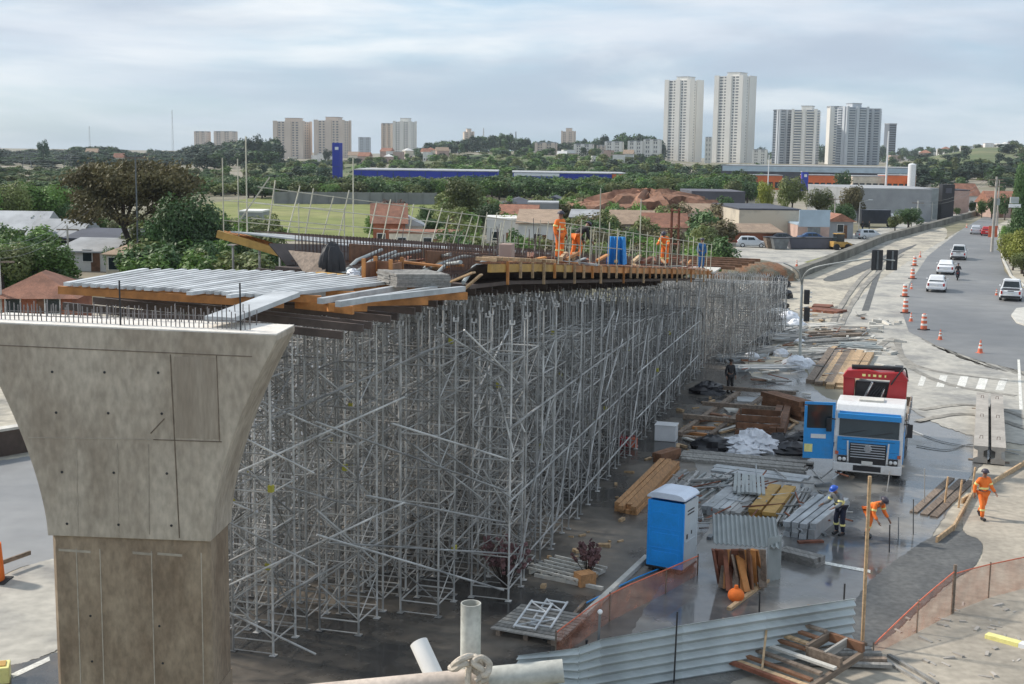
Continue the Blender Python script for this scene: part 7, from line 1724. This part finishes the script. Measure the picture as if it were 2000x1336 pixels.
apartment('left one of the two very tall white towers', 1294, 1371, 158, 1320, 30, 'apt_white', R_(-38), tall, wmat='win_soft', group='two very tall white towers', deep=.9)
apartment('right and taller one of the two very tall white towers', 1390, 1473, 150, 1280, 31, 'apt_white', R_(-38), tall, wmat='win_soft', group='two very tall white towers', deep=.9)
glassy = [('f', 0, .1, 'slab'), ('f', .12, .40, 'bal'), ('f', .44, .56, 'slab'), ('f', .6, .88, 'bal'), ('f', .9, 1, 'slab'), ('r', 0, .1, 'slab'), ('r', .15, .45, 'win'), ('r', .5, .9, 'bal'), ('l', .1, .5, 'bal'), ('l', .6, .8, 'slab')]
apartment('grey glassy tower with dark left side, leftmost of the right group', 1507, 1547, 217, 1250, 22, 'apt_grey', R_(20), glassy, top='flat', group='grey glassy towers', wmat='win_blue')
apartment('whiter grey tower joined to the dark sided one', 1541, 1602, 215, 1240, 22, 'apt_white', R_(-25), glassy, top='core', group='grey glassy towers', wmat='win_blue')
apartment('slim white tower behind the big grey one', 1611, 1640, 210, 1290, 23, 'apt_white', R_(10), [('f', 0, .3, 'slab'), ('f', .4, .6, 'win'), ('f', .7, 1, 'slab')], top='flat', group='grey glassy towers', wmat='win_blue')
apartment('big grey balcony tower, widest of the right group', 1632, 1690, 210, 1230, 24, 'apt_grey', R_(18), glassy, top='core', group='grey glassy towers', wmat='win_blue')
apartment('dark edged grey tower, rightmost of the big group', 1683, 1720, 215, 1240, 23, 'apt_grey', R_(-18), glassy, top='flat', group='grey glassy towers', wmat='win_blue')
apartment('small distant dark blue tower right of the group', 1724, 1749, 243, 1700, 18, 'apt_dark', R_(25), [('f', .1, .9, 'win'), ('r', .1, .9, 'win')], top='flat')
cream = [('f', 0, .14, 'slab'), ('f', .17, .24, 'win'), ('f', .30, .36, 'win'), ('f', .40, .60, 'slab'), ('f', .64, .70, 'win'), ('f', .76, .83, 'win'), ('f', .86, 1, 'slab'), ('r', 0, .2, 'slab'), ('r', .3, .4, 'win'), ('r', .55, .65, 'win'), ('r', .8, 1, 'slab')]
apartment('left cream apartment tower above the left hill', 537, 607, 238, 1400, 16, 'apt_cream', R_(-12), cream, wmat='win_soft', group='twin cream towers'); apartment('right cream apartment tower behind the blue pylon', 616, 684, 236, 1400, 16, 'apt_cream', R_(-12), cream, wmat='win_soft', group='twin cream towers')
apartment('darker slim tower joined to the pale one', 745, 772, 243, 1450, 17, 'apt_cream', R_(-20), cream, top='flat', wmat='win_soft', group='pair of slim towers'); apartment('pale slim tower right of the darker one', 768, 813, 238, 1430, 17, 'apt_white', R_(-20), cream, wmat='win_soft', group='pair of slim towers')
apartment('low distant pale block behind the left ridge, left one', 381, 411, 258, 2000, 14, 'apt_cream', R_(-15), cream, top='flat', wmat='win_soft', group='distant pale blocks', deep=.7); apartment('low distant pale block behind the left ridge, right one', 420, 463, 258, 2000, 14, 'apt_cream', R_(-15), cream, top='flat', wmat='win_soft', group='distant pale blocks', deep=.7)
apartment('small distant grey block between the left towers', 698, 725, 270, 1800, 8, 'apt_grey', R_(10), cream, top='flat', wmat='win_soft'); apartment('slim pale tower rising on the central hill, left one', 902, 926, 258, 1500, 12, 'apt_cream', R_(20), cream, wmat='win_soft', deep=.7); apartment('slim yellowish tower rising on the central hill, right one', 1095, 1124, 257, 1500, 12, 'apt_cream', R_(-15), cream, wmat='win_soft')
for i, (x0, x1, yt, lb) in enumerate(((1044, 1088, 281, 'long orange-beige block of flats on the central hill'), (1120, 1160, 284, 'greyish block of flats right of the beige one'), (1180, 1218, 279, 'pale block of flats in the middle of the hill row'), (1225, 1258, 278, 'white block of flats right of the middle one'), (1255, 1292, 275, 'pale block of flats beside the tall white tower'), (1165, 1185, 286, 'small block of flats in a gap of the hill row'), (1468, 1500, 294, 'white low block between tall towers and grey group'), (1376, 1390, 270, 'brown narrow block between the two white towers'))):
    apartment(lb, x0, x1, yt, 1050 if i < 6 else 1200, 6, 'apt_cream' if i in (0, 5) else 'apt_white', R_(-15), cream, top='flat', wmat='win_soft', name='apartment_block', deep=.7)
# scattered hillside houses
rr = random.Random(31)
def hh(n, x0, x1, d0, d1, lbs, grp, seed):
    r = random.Random(seed)
    for i in range(n):
        px = r.uniform(x0, x1); d = r.uniform(d0, d1)
        H(lbs, px, 0, r.uniform(12, 24), r.uniform(4, 7), 10, r.choice(['gable_x', 'hip', 'flat', 'flat']), r.choice(['wall_white', 'wall_cream', 'wall_white', 'wall_pink']), r.choice(['roof_tile', 'roof_tan', 'roof_grey', 'wall_white']), r.uniform(-.4, .4), d=d, nwin=2, group=grp)
hh(14, 690, 870, 900, 1150, 'small pale house on the hill below the slim towers', 'small houses below the slim towers', 1)
hh(7, 545, 660, 1000, 1150, 'small pale house at the foot of the cream towers', 'small houses at the cream towers', 2)
hh(34, 1745, 1995, 1350, 1700, 'small house crowded on the far right hill', 'small houses on the right hill', 3)
hh(10, 1040, 1290, 850, 950, 'small pale house on the slope below the flats', 'small houses below the flats', 4)
hh(2, 60, 250, 800, 1000, 'pale house peeping from the left wooded ridge', 'houses in the left wood', 5)
sheet('hill_meadow', [(0, 0)]*0 or [(-1, 0), (1, 0), (0, 1)], M['hill_grass'], -50, 'unused', px=False) if False else None
# meadow patches on the hills follow the terrain
def meadow(name, label, x0, x1, d0, d1, m):
    mb = MB(); n, k = 14, 10
    for j in range(k+1):
        d = lerp(d0, d1, j/k)
        for i in range(n+1):
            px = lerp(x0, x1, i/n) + 14*math.sin(j*1.7+i)*(1 if i in (0, n) else 0); x = (px-1000)/FPX*d; mb.v.append((x, d, hterr(x, d)+.6))
    mb.f = [(j*(n+1)+i, j*(n+1)+i+1, (j+1)*(n+1)+i+1, (j+1)*(n+1)+i) for j in range(k) for i in range(n)]
    o = struct(mb.build(name, m)); tag(o, label, 'meadow')
meadow('meadow', 'grassy slope below the central flats', 820, 1120, 560, 1000, M['hill_grass']); meadow('meadow', 'grassy slope at the foot of the cream towers', 480, 700, 560, 980, M['hill_grass']); meadow('meadow', 'open grass on the right hill under the houses', 1790, 1975, 800, 1400, M['hill_grass'])
# pylons and antenna masts
def lattice(label, px, ytop, d, w_, name='pylon', arms=2, mt='galv_dark'):
    p = gz(px, d); h_ = Dp(px, ytop, d).z-p.z; t = thing(name, label, name.replace('_', ' '), p, .3); mb = MB()
    for sx in (-1, 1):
        for sy in (-1, 1): mb.tube((sx*w_/2, sy*w_/2, 0), (sx*w_*.1, sy*w_*.1, h_), .16, 4)
    n = 9
    for k in range(n):
        a, b = lerp(w_/2, w_*.1, k/n), lerp(w_/2, w_*.1, (k+1)/n); z0, z1 = h_*k/n, h_*(k+1)/n
        for s in (-1, 1): mb.tube((-a, s*a, z0), (b, s*b, z1), .1, 4); mb.tube((s*a, -a, z0), (s*b, b, z1), .1, 4)
    mb.build('lattice', M[mt], t)
    for k in range(arms): MB().beam((-w_*1.1, 0, h_*(.98-.14*k)), (w_*1.1, 0, h_*(.98-.14*k)), .3, .3).build('crossarm', M[mt], t)
lattice('lattice power pylon on the left above the brown tree', 132, 302, 640, 5, arms=3); lattice('lattice power pylon farther left in the wood', 52, 296, 700, 5, arms=3)
lattice('very thin antenna mast left on the skyline', 176, 246, 1600, 2.5, 'antenna_mast', 0, 'galv'); lattice('taller thin antenna mast on the left skyline', 338, 215, 1800, 2.5, 'antenna_mast', 0, 'galv'); lattice('thin antenna mast on the central hill', 1007, 257, 1400, 2.5, 'antenna_mast', 0); lattice('thin antenna mast left of the central hill flats', 944, 250, 1500, 2.2, 'antenna_mast', 0, 'galv')
# haze
hz_ = MB().box((0, 1100, 60), (5000, 3000, 160))
M['air'] = bpy.data.materials.new('air'); M['air'].use_nodes = True
t = M['air'].node_tree; t.nodes.remove(t.nodes['Principled BSDF']); v = t.nodes.new('ShaderNodeVolumePrincipled'); v.inputs['Color'].default_value = (.78, .86, .95, 1); v.inputs['Density'].default_value = .00010
t.links.new(v.outputs[0], t.nodes['Material Output'].inputs['Volume'])
HAZE = True
if HAZE: tag(hz_.build('haze', M['air']), 'thin bluish haze between the camera and the far hills', 'haze', kind='stuff')
